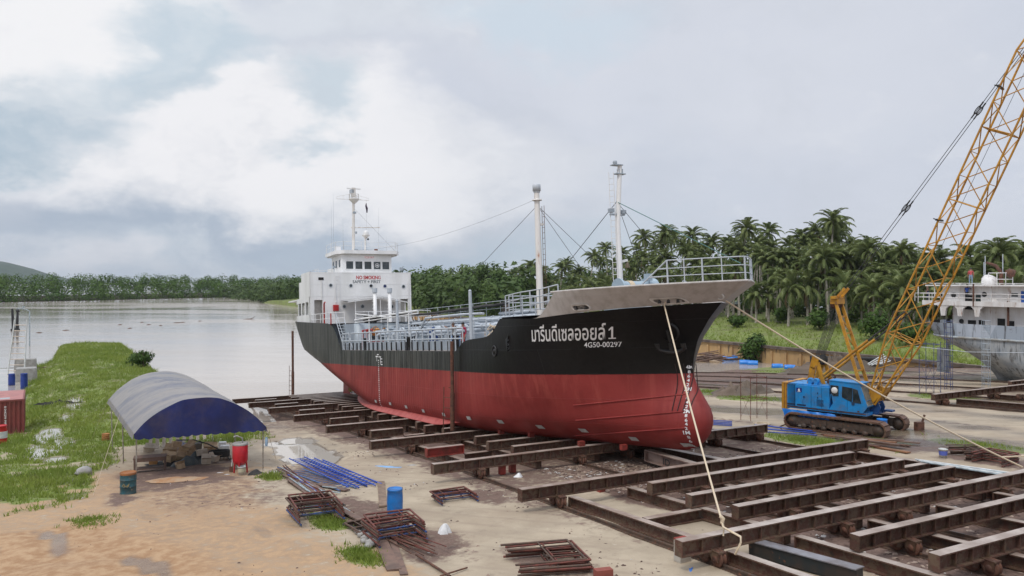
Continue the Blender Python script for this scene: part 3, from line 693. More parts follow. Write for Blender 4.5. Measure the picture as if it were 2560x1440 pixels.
# hull paint: red below, black above, all from the height on the hull
def hullmat(name, grey):
    m = bpy.data.materials.new(name); m.use_nodes = True; t = N(m.node_tree); b = t.n['Principled BSDF']
    co = t.new('ShaderNodeTexCoord').outputs['Object']; xyz = t.new('ShaderNodeSeparateXYZ'); t.l.new(co, xyz.inputs[0])
    st_ = t.scale(co, (1.6, 1.6, .10)); sn = t.noise(st_, 1.6, 7, .62); pn = t.noise(co, .5, 6, .6); fn = t.noise(co, 5, 6, .65)
    aft = t.rng(xyz.outputs[0], 12, 20)            # the after hull is older, faded black paint
    blk = t.mix(t.rng(fn, .3, .7), (.0035, .0036, .004, 1), (.007, .007, .0075, 1))
    old = t.mix(t.rng(sn, .36, .62), (.014, .015, .015, 1), (.080, .079, .072, 1))
    old = t.mix(t.rng(pn, .5, .75, 0, .6), old, (.045, .042, .036, 1))
    black = t.mix(t.math('MULTIPLY', aft, .95), blk, old)
    scr = t.rng(t.noise(t.scale(co, (.35, .35, 7)), 2.2, 5, .75), .70, .74, 0, .30); black = t.mix(t.math('MULTIPLY', scr, t.rng(pn, .45, .6)), black, (.18, .18, .18, 1))
    red = t.mix(t.rng(pn, .35, .65), (.285, .040, .036, 1), (.225, .030, .027, 1))
    red = t.mix(t.math('MULTIPLY', t.rng(sn, .45, .7, 0, .55), t.rng(xyz.outputs[2], .8, 3.6, .1, 1)), red, (.40, .085, .065, 1))
    red = t.mix(t.rng(t.noise(t.scale(co, (.3, .3, 4)), 2.5, 5, .75), .68, .73, 0, .5), red, (.48, .16, .13, 1))
    edge = t.math('ADD', xyz.outputs[2], t.math('MULTIPLY', t.math('SUBTRACT', fn, .5), .07))
    colr = t.mix(t.rng(edge, 3.54, 3.56), red, black)
    gc = t.mix(t.rng(sn, .4, .7), (.50, .475, .455, 1), (.40, .375, .35, 1)); gc = t.mix(t.rng(t.noise(t.scale(co, (.25, .25, 5)), 2, 5, .75), .64, .72, 0, .5), gc, (.62, .60, .58, 1))
    dr = t.noise(t.scale(co, (2.2, 2.2, .07)), 1.4, 6, .7)       # rust and lime runs from the deck edge
    black = None
    runs = t.math('MULTIPLY', t.rng(dr, .60, .72, 0, .75), t.math('MULTIPLY', aft, t.rng(xyz.outputs[2], 2.6, 4.6, .25, 1)))
    colr = t.mix(runs, colr, t.mix(fn, (.16, .12, .09, 1), (.10, .05, .03, 1)))
    sc2 = t.rng(t.noise(t.scale(co, (.5, .5, 1.2)), 3.2, 8, .8), .66, .70, 0, .35); colr = t.mix(t.math('MULTIPLY', sc2, t.rng(pn, .5, .62)), colr, t.mix(1, colr, (2.2, 2.4, 2.4, 1), 'MULTIPLY'))
    if grey: colr = gc
    t.set(b.inputs['Base Color'], colr)
    rb = t.rng(edge, 3.54, 3.56, .42, .30); rb = t.math('ADD', rb, t.math('MULTIPLY', aft, .10)); rb = t.math('ADD', rb, t.math('MULTIPLY', fn, .1))
    t.set(b.inputs['Roughness'], .5 if grey else rb); b.inputs['Specular IOR Level'].default_value = .3
    bv = t.new('ShaderNodeCombineXYZ'); t.l.new(xyz.outputs[0], bv.inputs[0]); t.l.new(t.math('ADD', xyz.outputs[2], .08), bv.inputs[1])
    bk = t.new('ShaderNodeTexBrick', {'Scale': 1.0, 'Mortar Size': .012, 'Mortar Smooth': .6, 'Brick Width': 6.0, 'Row Height': 1.22}, offset=.37); t.l.new(bv.outputs[0], bk.inputs['Vector'])
    # plating: frames show as faint vertical hollows aft, weld seams run fore and aft
    fr = t.new('ShaderNodeTexWave', {'Scale': .85, 'Distortion': 1.2, 'Detail': 2}, wave_type='BANDS', bands_direction='X'); t.l.new(co, fr.inputs[0])
    hgt = t.math('ADD', t.math('MULTIPLY', fr.outputs['Fac'], t.rng(xyz.outputs[0], 9, 30, .04, .75)), t.math('ADD', t.math('MULTIPLY', pn, 2.3), t.math('MULTIPLY', bk.outputs['Fac'], .8)))
    bn = t.new('ShaderNodeBump', {'Strength': .5, 'Distance': .035}); t.l.new(hgt, bn.inputs['Height']); t.l.new(bn.outputs[0], b.inputs['Normal'])
    return m
M_hull = hullmat('hull_paint', False); M_bul = hullmat('bulwark_paint', True)
ZL = [0, .05, .14, .25, .38, .55, .8, 1.05, 1.3, 1.6, 1.9, 2.2, 2.5, 2.8, 3.1, 3.35, 3.55, 3.9, 4.3, 4.72]
NC = 130
def colS(i, z, s1=None):
    a = .5-.5*cos(pi*i/NC); lo = -UU(z); return lo+a*((tab(SE_, z) if s1 is None else s1)-lo)
hull = MB(); botN = None
for sg in (1, -1):
    rows = []
    for z in ZL:
        rows.append([(colS(i, z), sg*(half(colS(i, z), z) if 0 < i < NC else 0), z+rise(colS(i, z), z)) for i in range(NC+1)])
    hull.grid(rows, flip=(sg == 1))
    if sg == 1: r0 = rows[0]
hull.grid([r0, [(x, -y, z) for x, y, z in r0]], smooth=False, flip=True)
FT = [(-2.6, 6.72), (1, 6.6), (5.5, 6.34), (7, 6.38), (8.8, 6.45), (8.92, 6.38), (9.2, 6.05), (9.7, 5.70), (10.4, 5.5), (12.5, 5.38), (13.3, 5.28), (13.8, 5.0), (14.4, 4.74)]
PT = [(36.9, 4.74), (37.3, 5.0), (37.9, 5.6), (38.6, 6.25), (39.5, 6.75), (40.6, 7.02), (57, 7.7), (60, 7.75)]
for sg in (1, -1):
    rows = []
    for j in range(9):
        row = []
        for i in range(61):
            a = 1-(1-i/60)**1.0; a = a**1.5; sT = -1.8+a*16.2; zt = tab(FT, sT); z = 4.72+(zt-4.72)*j/8
            lo = -UU(z); s = lo+a*(14.4-lo) if sT < 8 else sT
            row.append((s, sg*(half(s, z) if i else 0), z))
        rows.append(row)
    hull.grid(rows, flip=(sg == 1)); rows = []
    for j in range(7):
        row = []
        for i in range(51):
            a = i/50; sT = 36.9+(1-(1-a)**1.6)*(58.2-36.9); zt = tab(PT, sT); z = 4.72+(zt-4.72)*j/6; e = tab(SE_, z)
            s = min(sT, e) if a < 1 else e
            if sT > 50: s = 50+(sT-50)/(58.2-50)*(e-50)
            row.append((s, sg*(half(s, z) if i < 50 else 0), z))
        rows.append(row)
    hull.grid(rows, flip=(sg == 1))
ho = obj('hull', hull, M_hull, ship)
def ft(s): zb = tab(FT, s); return 7.5 if s < 3.9 else zb+(7.5-zb)*max(0, 1-(s-3.9)/1.75)**2.1
bul = MB()
for sg in (1, -1):
    for off, fl in ((0, sg == 1), (-.09, sg != 1)):
        rows = []
        for j in range(6):
            row = []
            for i in range(41):
                a = (i/40)**1.5; sT = -2.6+a*8.3; zb = tab(FT, sT); z = zb+(ft(sT)-zb)*j/5; lo = -UU(z); s = lo+a*(5.7-lo)
                if off: s += .09*(1-a)
                row.append((s, sg*max(0, (half(s, z) if i else 0)+off*(i > 0)), z))
            rows.append(row)
        bul.grid(rows, flip=fl)
        if off == 0: t0_ = rows[-1]; 
        else: bul.grid([t0_, rows[-1]], flip=(sg != 1))
obj('bulwark', bul, M_bul, ship)
mb = MB(); top = [(-UU(7.5)+((i/40)**1.5)*(3.9+UU(7.5)), 0) for i in range(41)]
for sg in (1, -1): mb.tube([(s, sg*(half(s, 7.5)-.04 if i else 0), 7.53) for i, (s, _) in enumerate(top)], .055, 6)
obj('bulwark_rail', mb, M_bul, ship)
M_deck = pm('deck_paint', (.26, .23, .21), (.17, .15, .14), 1.5, .7, rust=.25); 
def deck(mb, s0, s1, z, inset=.06, k=30):
    L_ = []; R_ = []
    for i in range(k+1):
        s = s0+(s1-s0)*i/k; h = max(.02, half(s, z)-inset); L_.append((s, h, z)); R_.append((s, -h, z))
    mb.grid([L_, R_], smooth=False)
mb = MB(); deck(mb, 8.5, 42, 4.70, .03); deck(mb, -1.9, 8.9, 6.5, .08); deck(mb, 39.6, 57.9, 6.98, .08); mb.box((8.85, 0, 5.6), (.12, 10, 1.8)); obj('deck', mb, M_deck, ship)
# strakes on the red bow, bilge keel, rubbing seams
mb = MB()
for (xa, ya), (xb, yb) in (((1434, 1013), (1714, 985)), ((1440, 1051), (1712, 1028)), ((1438, 1089), (1712, 1070))):
    pts = []
    for i in range(15):
        u = i/14; px, py = xa+(xb-xa)*u, ya+(yb-ya)*u; w = 3.5
        for _ in range(25): s, z = sw(px, py, w); w = .5*w+.5*half(s, max(.02, z))
        pts.append((s, w+.015, z))
    mb.tube(pts, .035, 6)
    mb.tube([(a, -b_, c_) for a, b_, c_ in pts], .035, 6)
obj('spray_rail', mb, M_hull, ship)
mb = MB()
for sg in (1, -1):
    r1 = []; r2 = []
    for i in range(31):
        s = 14.8+i*.95; z = .52+.004*(s-14)+rise(s, .5); h = half(s, .5); k = min(1, min(i, 30-i)/2.5+.03); r1.append((s, sg*(h-.02), z)); r2.append((s, sg*(h+.40*k), z-.34*k))
    mb.grid([r1, r2], False); mb.grid([[(a, b_, c_-.03) for a, b_, c_ in r1], [(a, b_, c_-.03) for a, b_, c_ in r2]], False, flip=True); mb.grid([r2, [(a, b_, c_-.03) for a, b_, c_ in r2]], False)
obj('bilge_keel', mb, pm('bilge_keel_red', (.44, .10, .085), (.36, .06, .05), 2, .5), ship)
# name, number and marks: flat lettering laid on the plating
def textmesh(txt, size=1., bold=0.):
    cu_ = bpy.data.curves.new('lettering', 'FONT'); cu_.body = txt; cu_.size = size; cu_.offset = bold; cu_.resolution_u = 3
    to = bpy.data.objects.new('lettering', cu_); col.objects.link(to)
    bpy.context.view_layer.update(); dg = bpy.context.evaluated_depsgraph_get()
    me_ = bpy.data.meshes.new_from_object(to.evaluated_get(dg)); vs_ = [v.co.copy() for v in me_.vertices]; fs_ = [list(p.vertices) for p in me_.polygons]
    bpy.data.objects.remove(to); bpy.data.curves.remove(cu_); bpy.data.meshes.remove(me_); return vs_, fs_
def fit(vs_, x0, x1, y0, y1):
    ax = min(v.x for v in vs_); bx = max(v.x for v in vs_); ay = min(v.y for v in vs_); by = max(v.y for v in vs_)
    return [(x0+(v.x-ax)/(bx-ax)*(x1-x0), y0+(v.y-ay)/(by-ay)*(y1-y0)) for v in vs_]
def subdiv(vs_, fs_, L=.2):              # cut long letter faces so that they follow the curved plating
    bm = bmesh.new(); bv = [bm.verts.new((x, y, 0)) for x, y in vs_]; bm.faces.ensure_lookup_table()
    for f in fs_:
        try: bm.faces.new([bv[i] for i in f])
        except ValueError: pass
    bmesh.ops.triangulate(bm, faces=bm.faces[:])
    for _ in range(2):
        es = [e for e in bm.edges if e.calc_length() > L]
        if es: bmesh.ops.subdivide_edges(bm, edges=es, cuts=1); bmesh.ops.triangulate(bm, faces=bm.faces[:])
    v2 = [(v.co.x, v.co.y) for v in bm.verts]; bm.verts.index_update(); f2 = [[v.index for v in f.verts] for f in bm.faces]; bm.free(); return v2, f2
M_letter = pm('white_lettering', (.84, .84, .84), (.76, .76, .76), 4, .5)
def hull_text(name, txt, s0, s1, z0, z1, bold=.0, slope=0., parent=None, lean=1.6):   # s0 > s1: text runs forward
    vs_, fs_ = textmesh(txt, 1, bold); v2, f2 = subdiv(fit(vs_, 0, s0-s1, 0, z1-z0), fs_, .15)
    pts = []
    for x, y in v2:                      # letters are set out to look upright on the flared plating
        s, z, ds = s0-x, z0+y, 0.; h0 = half(s, z0)
        for _ in range(6): ds = .5*ds+.5*lean*(half(s-ds, z)-h0)
        ds = max(-.2, min(1.2, ds)); pts.append((s-ds, half(s-ds, z)+.018, z))
    mb = MB(); mb.add(pts, f2); return obj(name, mb, M_letter, parent or ship)
nm_ = hull_text('ship_name', 'มารีนดีเซลออยล์', 6.2, 2.45, 5.2, 6.02, .012)
mb = MB()
for pts in ([(.17, 0), (.29, 0), (.29, .78), (.17, .78)], [(.0, .0), (.46, .0), (.46, .07), (.0, .07)], [(.17, .78), (.17, .62), (.02, .52), (.0, .60)]):
    v2, f2 = subdiv(pts, [tuple(range(len(pts)))], .15); q = []
    for x, y in v2:
        s, z, ds = 2.32-x*.62, 5.24+y*.72, 0.; h0 = half(s, 5.24)
        for _ in range(6): ds = .5*ds+.5*1.6*(half(s-ds, z)-h0)
        q.append((s-ds, half(s-ds, z)+.02, z))
    mb.add(q, f2)
obj('ship_name_number', mb, M_letter, ship)
hull_text('registration_number', '4G50-00297', 3.5, 1.98, 4.86, 5.11, .006)
for txt, px, py, h_ in (('4M', 1725, 917, .17), ('8', 1724, 929, .14), ('6', 1723.5, 939.5, .14), ('4', 1722.5, 950, .14), ('2', 1721, 961, .14), ('3M', 1722, 972, .17), ('8', 1721, 983, .14), ('6', 1720, 994, .14), ('4', 1719, 1005, .14), ('2', 1718, 1016, .14), ('2M', 1718, 1027.5, .17), ('8', 1716.5, 1038.5, .14), ('6', 1716.5, 1050, .14), ('4', 1716.5, 1060, .14), ('2', 1716.5, 1071, .14), ('1M', 1717, 1081.5, .17), ('8', 1722, 1093, .14), ('6', 1726, 1103, .14), ('4', 1730, 1113.5, .14), ('2', 1735, 1124, .14)):
    w = 1.
    for _ in range(40): s, z = sw(px, py, w); w = .6*w+.4*half(s, max(.03, z))
    wd_ = .13*len(txt)+.05*(len(txt) > 1); zz = max(.03, z); sl_ = (half(s+.08, zz)-half(s-.08, zz))/.16; wd_ /= sqrt(1+sl_*sl_)
    hull_text('draft_mark', txt, s+wd_*.55, s-wd_*.45, z-h_/2, z+h_/2, .025, lean=.2)
mb = MB()
def hull_quad(mb, s, z, a, b_, off=.02):
    mb.add([(s+a/2, half(s+a/2, z-b_/2)+off, z-b_/2), (s-a/2, half(s-a/2, z-b_/2)+off, z-b_/2), (s-a/2, half(s-a/2, z+b_/2)+off, z+b_/2), (s+a/2, half(s+a/2, z+b_/2)+off, z+b_/2)], [(0, 1, 2, 3)])
for px, py in ((950, 889), (953, 901)): pass
s_, z_ = sw(946, 905, 5.2)
for i in range(26): hull_quad(mb, s_+.0, 4.0-i*.145, .11 if i % 5 else .2, .075)
hull_quad(mb, s_+.35, 4.28, .5, .09); hull_quad(mb, s_+.35, 4.1, .07, .34); hull_quad(mb, s_-.3, 4.26, .55, .07); hull_quad(mb, s_-.45, 4.0, .08, .5); hull_quad(mb, s_-.65, 4.12, .36, .07); hull_quad(mb, s_-.65, 3.9, .36, .07); hull_quad(mb, s_-.68, 3.72, .4, .07); hull_quad(mb, s_+.1, 4.42, .4, .07)
obj('load_line_marks', mb, M_letter, ship)
M_zinc = flat('zinc', (.56, .56, .54), .5)
for px, py in ((877, 989), (906, 998), (940, 1003), (976, 1009), (1016, 1017), (1059, 1027), (1110, 1036), (1173, 1045), (1252, 1054), (1352, 1067), (1460, 1076), (1586, 1097), (1719, 1113)):
    w = 4.6
    for _ in range(40): s, z = sw(px, py, w); w = .6*w+.4*half(s, max(.05, z))
    mb = MB(); z = max(.12, z); hull_quad(mb, s, z, .42, .2, .05); hull_quad(mb, s, z+.008, .36, .14, .06); obj('zinc_anode', mb, M_zinc, ship)
# hawse openings in the bulwark, anchor, rub marks
M_cream = flat('fairlead_rim', (.70, .68, .65), .5)
def oval(ra, rb, k=24): return [(ra*(1 if cos(2*pi*i/k) > 0 else -1)*0+ (max(ra-rb, 0)*(1 if cos(2*pi*i/k) > 0 else -1))+rb*cos(2*pi*i/k), rb*sin(2*pi*i/k)) for i in range(k)]
def hull_pt(s, z, off): return (s, half(s, z)+off, z)
def hull_at(px, py, w=4.):
    for _ in range(60): s, z = sw(px, py, w); w = .6*w+.4*half(s, max(.03, z))
    return s, z
for pxa, pxb, py in ((1632, 1718, 750.5), (1432, 1477, 767)):
    sa, za = hull_at(pxa, py+2); sb, zb = hull_at(pxb, py-1); sc_, zc_ = (sa+sb)/2, (za+zb)/2; ra = (sa-sb)/2
    f = thing('fairlead', None, None); f.parent = ship; f.location = (0, 0, 0)
    mb = MB(); ov = oval(ra, .14); ovi = [(x*(1-.06/ra), y*.62) for x, y in ov]
    mb.grid([[hull_pt(sc_-x, zc_+y, .02) for x, y in ov+ov[:1]], [hull_pt(sc_-x, zc_+y, .09) for x, y in ov+ov[:1]]]); mb.grid([[hull_pt(sc_-x, zc_+y, .09) for x, y in ov+ov[:1]], [hull_pt(sc_-x, zc_+y, .06) for x, y in ovi+ovi[:1]]], flip=True)
    obj('rim', mb, M_cream, f)
    mb = MB(); mb.add([hull_pt(sc_-x, zc_+y, .012) for x, y in ovi], [tuple(range(len(ovi)))]); obj('opening', mb, pm('lit_recess', (.20, .19, .18), (.08, .075, .07), 6, .8), f)
    for i in range(3 if ra > .5 else 2):
        q = sc_+ra*(-.55+1.1*i/(2 if ra > .5 else 1)); p_ = hull_pt(q, zc_, .05); mb = MB(); mb.lathe([(0, .1), (.085, .1), (.06, .05), (.06, -.05), (.085, -.1), (0, -.1)], p_, 12); obj('roller', mb, M_black, f)
sA, zA = hull_at(1802, 740, 1.5); mb = MB(); mb.M = Matrix.Translation(hull_pt(sA, zA, .02)) @ Matrix.Rotation(radians(70), 4, 'X'); mb.tube([(.19*cos(a*pi/10), .13*sin(a*pi/10), 0) for a in range(21)], .035, 6); obj('hawse_ring', mb, M_cream, ship)
sA, zA = hull_at(1685, 860, 3.); an = thing('anchor', None, None); an.parent = ship; an.location = hull_pt(sA, zA, .18)
an.rotation_euler = (radians(-28), 0, radians(28))
mb = MB(); mb.tube([(0, 0, .75), (0, 0, -.25)], .075, 8); mb.bar((0, 0, .1), (0, .0, -.3), .2, .16); obj('shank', mb, M_black, an)
mb = MB(); mb.tube([(-.72, .12, .12), (-.58, .08, -.22), (-.3, .03, -.36), (0, 0, -.40), (.3, .03, -.36), (.58, .08, -.22), (.72, .12, .12)], [.03, .08, .1, .12, .1, .08, .03], 8); mb.box((-.62, .1, -.05), (.22, .06, .3)); mb.box((.62, .1, -.05), (.22, .06, .3)); obj('fluke', mb, M_black, an)
mb = MB(); mb.lathe([(.40, .0), (.46, .05), (.52, -.02), (.44, -.08)], (0, 0, 0), 20); o = obj('hawse_pipe', mb, M_black, an); o.rotation_euler = (radians(90), 0, 0); o.location = (0, -.1, .62)
mb = MB()
for dx in (.35, .62, .88, 1.12):
    pts = []
    for i in range(12):
        z = 4.0-i*.19; s = sA+.55-dx-.01*i; pts.append((s, half(s, z)+.03, z))
    mb.tube(pts, .022, 5)
obj('anchor_chafe_bar', mb, pm('chafe_bar', (.03, .01, .01), None, 3, .5), ship)
sA, zA = hull_at(1236, 877, 5.2); mb = MB(); mb.M = Matrix.Translation((sA, half(sA, zA)+.02, zA)) @ Matrix.Rotation(radians(90), 4, 'X'); mb.tube([(.22*cos(a*pi/10), .26*sin(a*pi/10), 0) for a in range(21)], .045, 6); mb.lathe([(0, 0), (.12, 0), (.12, .03), (0, .04)], (0, 0, -.02), 14); obj('mooring_hole', mb, M_black, ship)

def rail(mb, pts, h, rows=2, post=1.2, r=.025, pr=None):
    pts = [Vector(p) for p in pts]
    for k in range(rows): mb.tube([p+Vector((0, 0, h*(k+1)/rows)) for p in pts], r, 5)
    for a, b_ in zip(pts, pts[1:]):
        L = (b_-a).length; q = max(1, round(L/post))
        for i in range(q+1): p = a.lerp(b_, i/q); mb.tube([p, p+Vector((0, 0, h))], pr or r*1.15, 5)
def ladder(mb, a, b_, wdt, r=.03, step=.28, side=Vector((0, 1, 0))):
    a, b_ = Vector(a), Vector(b_); q = side*wdt/2; mb.tube([a-q, b_-q], r, 5); mb.tube([a+q, b_+q], r, 5); k = int((b_-a).length/step)
    for i in range(1, k): p = a.lerp(b_, i/k); mb.tube([p-q, p+q], r*.8, 5)
# ---------------------------------------------------------------- deckhouse
FS = 47.0
def front(px, py, s=FS): return sp(px, py, s)
hs = MB(); 
def hull_off(s, ins): return half(min(s, 57.0), 7.2)-ins
Z1, Z2, Z3 = 6.98, 9.62, 12.05
# level one follows the hull side, open promenade arches cut by posts and lintels
for sg in (1, -1):
    yo = lambda s: sg*hull_off(s, .10)
    def wall(s0, s1, z0, z1, ins=.10, th=.12):
        k = max(1, int((s1-s0)/.6)); a = [(s0+(s1-s0)*i/k) for i in range(k+1)]
        o_ = [(s, sg*hull_off(s, ins), 0) for s in a]; i_ = [(s, sg*hull_off(s, ins+th), 0) for s in a]
        R = lambda l, z: [(x, y, z) for x, y, _ in l]
        hs.grid([R(o_, z0), R(o_, z1)], False, flip=(sg == 1)); hs.grid([R(i_, z0), R(i_, z1)], False, flip=(sg != 1)); hs.grid([R(o_, z1), R(i_, z1)], False, flip=(sg == 1)); hs.grid([R(o_, z0), R(i_, z0)], False, flip=(sg != 1))
    wall(47.3, 57.4, 7.0, 8.05); wall(47.3, 57.0, 9.25, 9.72)
    for s in (47.3, 48.7, 50.1, 51.5, 53.0, 54.5, 56.0): wall(s, s+.42, 8.05, 9.25)
    wall(47.0, 50.2, 9.72, Z3+.05); wall(50.2, 51.2, 9.72, 11.3)
# front bulkhead with a proud flat face, rounded corners
def fh(z): return half(FS, 7.2)-.12
w0 = fh(8)
for a, b_ in ((-w0, -w0+.35), (-w0+1.15, w0-1.15)): hs.box((FS+.1, (a+b_)/2, (7.0+9.4)/2), (.2, b_-a, 2.4))
hs.box((FS+.1, w0-.18, 8.2), (.2, .36, 2.4))
hs.box((FS+.1, 0, (9.4+Z3)/2), (.2, 2*w0, Z3-9.4))
hs.box((52, 0, 9.68), (9.6, 2*hull_off(52, .3), .12)); hs.box((49.3, 0, 10.9), (4.2, 7.4, 2.3)); hs.box((52.4, 0, 8.3), (8.4, 6.6, 2.6))
hs.box((52.6, 0, 10.6), (2.4, 5.6, 1.9)); hs.box((53.2, .6, 11.9), (1.5, 1.6, 2.0))
house = obj('deckhouse', hs, M_cleanwhite, ship)
M_shade = flat('recess_soffit_shade', (.50, .48, .44), .6)  # white paint darkened; shade of doorway recesses and soffit put into the colour
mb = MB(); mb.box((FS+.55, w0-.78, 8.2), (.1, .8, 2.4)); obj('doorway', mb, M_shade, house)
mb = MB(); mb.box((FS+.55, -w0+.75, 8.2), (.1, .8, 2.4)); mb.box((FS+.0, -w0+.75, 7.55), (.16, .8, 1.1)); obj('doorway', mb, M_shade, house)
def port(px, py, r=.145, s=FS, m=None):
    w, z = front(px, py, s); mb = MB(); mb.M = Matrix.Translation((s-.01, w, z)) @ Matrix.Rotation(radians(-90), 4, 'Y')
    mb.lathe([(r+.05, 0), (r+.05, .03), (r, .035), (r, .0)], (0, 0, 0), 18); o = obj('porthole', mb, M_lgrey, house)
    mb = MB(); mb.M = Matrix.Translation((s-.015, w, z)) @ Matrix.Rotation(radians(-90), 4, 'Y'); mb.lathe([(r, .012), (0, .012)], (0, 0, 0), 18); obj('pane', mb, m or M_glass, o)
M_bluepane = flat('blue_pane', (.01, .015, .10), .2)
for px, py, m in ((825.7, 713, None), (876, 713.7, None), (926.4, 714.2, M_dark), (961, 714.8, M_bluepane), (1007.4, 716, None), (859.5, 766, None), (905, 765.5, None), (935.5, 766, None), (978.5, 766, None)): port(px, py, m=m)
w, z = front(801.5, 696.2); mb = MB(); mb.box((FS-.01, w, z), (.05, .5, .26)); obj('vent_slot', mb, M_dark, house)
w, z = front(838, 769.5); mb = MB(); mb.box((FS-.12, w, z), (.24, .50, .58)); mb.box((FS-.25, w, z), (.03, .44, .52)); obj('fire_box', mb, flat('signal_red', (.45, .015, .015), .45), ship)
for px, ya, yb in ((838, 712, 758), (803, 700, 745), (1019, 700, 770)):
    mb = MB(); w, z = front(px, ya); w2, z2 = front(px, yb); mb.tube([(FS-.05, w, z), (FS-.05, w, z2)], .035, 5)
    for k in range(4): mb.box((FS-.03, w, z+(z2-z)*(.1+.27*k)), (.05, .14, .05))
    obj('conduit', mb, M_white, house)
mb = MB(); w, z = front(798, 692)
for k in range(3): mb.box((FS-.006, 0, 9.75+k*1.12), (.012, 2*w0-.02, .035))
for k in range(5): mb.box((FS-.006, -w0+1.5+k*1.75, 10.85), (.012, .03, 2.3))
obj('weld_seam', mb, M_white, house)
mb = MB(); ladder(mb, (FS-.08, w0-2.6, 9.5), (FS-.08, w0-2.6, 12.0), .4, .02, .3); obj('wall_ladder', mb, M_white, house)
mb = MB(); rail(mb, [(47.2, w0-.05, 7.0), (42.0, 4.6, 7.0), (41.2, 3.6, 7.0)], 1.0, 2, 1.2, .025); rail(mb, [(41.1, 2.6, 7.0), (41.1, -4.6, 7.0)], 1.0, 2, 1.2, .025); obj('poop_railing', mb, M_white, ship)
# wheelhouse
WS = 48.6
def wp(px, py): return sp(px, py, WS)
yl, zt_ = wp(853, 641); yr, zb_ = wp(978, 674)
wh = MB(); ztop = 14.0
wh.prism([(WS, yl), (WS, yr), (WS+3.4, yr), (WS+3.4, yl), ], 12.0, ztop)
whouse = obj('wheelhouse', wh, M_cleanwhite, ship)
mb = MB(); mb.prism([(WS-.55, yl-.1), (WS-.55, yr-.4), (WS+.3, yr-.9), (WS+3.6, yr-.9), (WS+3.6, yl+.6), (WS+.3, yl+.6)][::-1], ztop, ztop+.34); roof = obj('wheelhouse_roof', mb, M_cleanwhite, ship)
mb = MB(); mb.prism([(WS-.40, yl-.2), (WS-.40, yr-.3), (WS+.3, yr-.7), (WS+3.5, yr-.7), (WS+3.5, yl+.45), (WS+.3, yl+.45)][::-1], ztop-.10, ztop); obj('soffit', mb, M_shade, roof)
ys, zs_ = wp(873, 662); ye, ze_ = wp(963, 664)
for i, px in enumerate((873, 896, 918.7, 941.5, 963)):
    w, z = wp(px, 662.2+i*.35); mb = MB(); W_, H_ = .72, .76
    for (dy, dz, a, b_) in ((0, H_/2+.03, W_+.12, .06), (0, -H_/2-.03, W_+.12, .06), (W_/2+.03, 0, .06, H_), (-W_/2-.03, 0, .06, H_)): mb.box((WS-.012, w+dy, z+dz), (.05, a, b_))
    o = obj('window', mb, M_cleanwhite, whouse); mb = MB(); mb.box((WS-.005, w, z), (.02, W_, H_)); obj('pane', mb, M_glass, o)
    if px == 941.5:
        mb = MB(); mb.M = Matrix.Translation((WS-.03, w, z)) @ Matrix.Rotation(radians(-90), 4, 'Y'); mb.tube([(.2*cos(a*pi/8), .2*sin(a*pi/8), 0) for a in range(17)], .022, 5); mb.tube([(-.16, 0, 0), (.16, 0, 0)], .02, 5); mb.tube([(0, -.1, 0), (0, .1, 0)], .05, 5); obj('clear_view_screen', mb, M_letter, o)
for s in (WS+.6, WS+1.7, WS+2.7):
    mb = MB(); mb.box((s, yl+.015, 13.1), (.6, .05, .8)); o = obj('window', mb, M_cleanwhite, whouse); mb = MB(); mb.box((s, yl+.045, 13.1), (.5, .02, .7)); obj('pane', mb, M_glass, o)
def house_text(name, txt, pxa, pxb, pya, pyb, m, s, bold=.03, par=None, sl=0.):
    vs_, fs_ = textmesh(txt, 1, bold); ya, za = sp(pxa, pya, s); yb, zb = sp(pxb, pyb, s)
    f2 = fit(vs_, 0, ya-yb, 0, za-zb); mb = MB(); mb.add([(s-.006, ya-x, zb+y) for x, y in f2], fs_); return obj(name, mb, m, par or house)
M_redl = flat('red_lettering', (.50, .02, .03), .5); M_dkl = flat('dark_lettering', (.035, .055, .07), .5)
house_text('no_smoking_lettering', 'NO SMOKING', 889.5, 950.5, 688.5, 698, M_redl, FS, .03)
house_text('safety_first_lettering', 'SAFETY + FIRST', 880.5, 950.5, 700, 707.5, M_dkl, FS, .015)
house_text('roof_lettering', 'YCGE-3617', 910, 934, 640.2, 645.5, flat('faded_red_lettering', (.62, .20, .19), .6), WS-.56, .01, roof)
# monkey island: rails, mast, dome, lights
RZ = ztop+.34
mb = MB(); rail(mb, [(WS+3.5, yl+.5, RZ), (WS+.3, yl+.5, RZ), (WS-.45, yl-.1, RZ), (WS-.45, yr-.3, RZ), (WS+.3, yr-.8, RZ), (WS+3.5, yr-.8, RZ)], .85, 2, 1.6, .018); obj('roof_railing', mb, M_cleanwhite, roof)
ms = thing('signal_mast', None, None); ms.parent = ship; MS_ = 50.4
def mp(px, py): w, z = sp(px, py, MS_); return Vector((MS_, w, z))
b0, t0 = mp(882, 642), mp(882, 476); mb = MB(); mb.tube([b0-Vector((0, 0, .6)), mp(883, 570), mp(882.5, 505)], [.16, .15, .13], 10); mb.box(mp(882.5, 480), (.4, .35, .9)); obj('pole', mb, M_mastwhite, ms)
mb = MB(); pc = mp(884, 498); mb.lathe([(.1, -.45), (.55, 0), (.55, .07), (0, .07)], pc, 14); rail(mb, [pc+Vector((.5*cos(a*pi/4), .5*sin(a*pi/4), .05)) for a in range(9)], .5, 2, .5, .015); obj('platform', mb, M_mastwhite, ms)
mb = MB(); a, b_ = mp(841, 496), mp(921, 500); mb.tube([a, b_], .03, 5); mb.tube([a, a+Vector((0, 0, .22)), mp(872, 485)], .015, 4); mb.tube([b_, b_+Vector((0, 0, .18)), mp(898, 489)], .015, 4); mb.tube([mp(857, 496), mp(857, 488)], .015, 4); obj('yardarm', mb, M_mastwhite, ms)
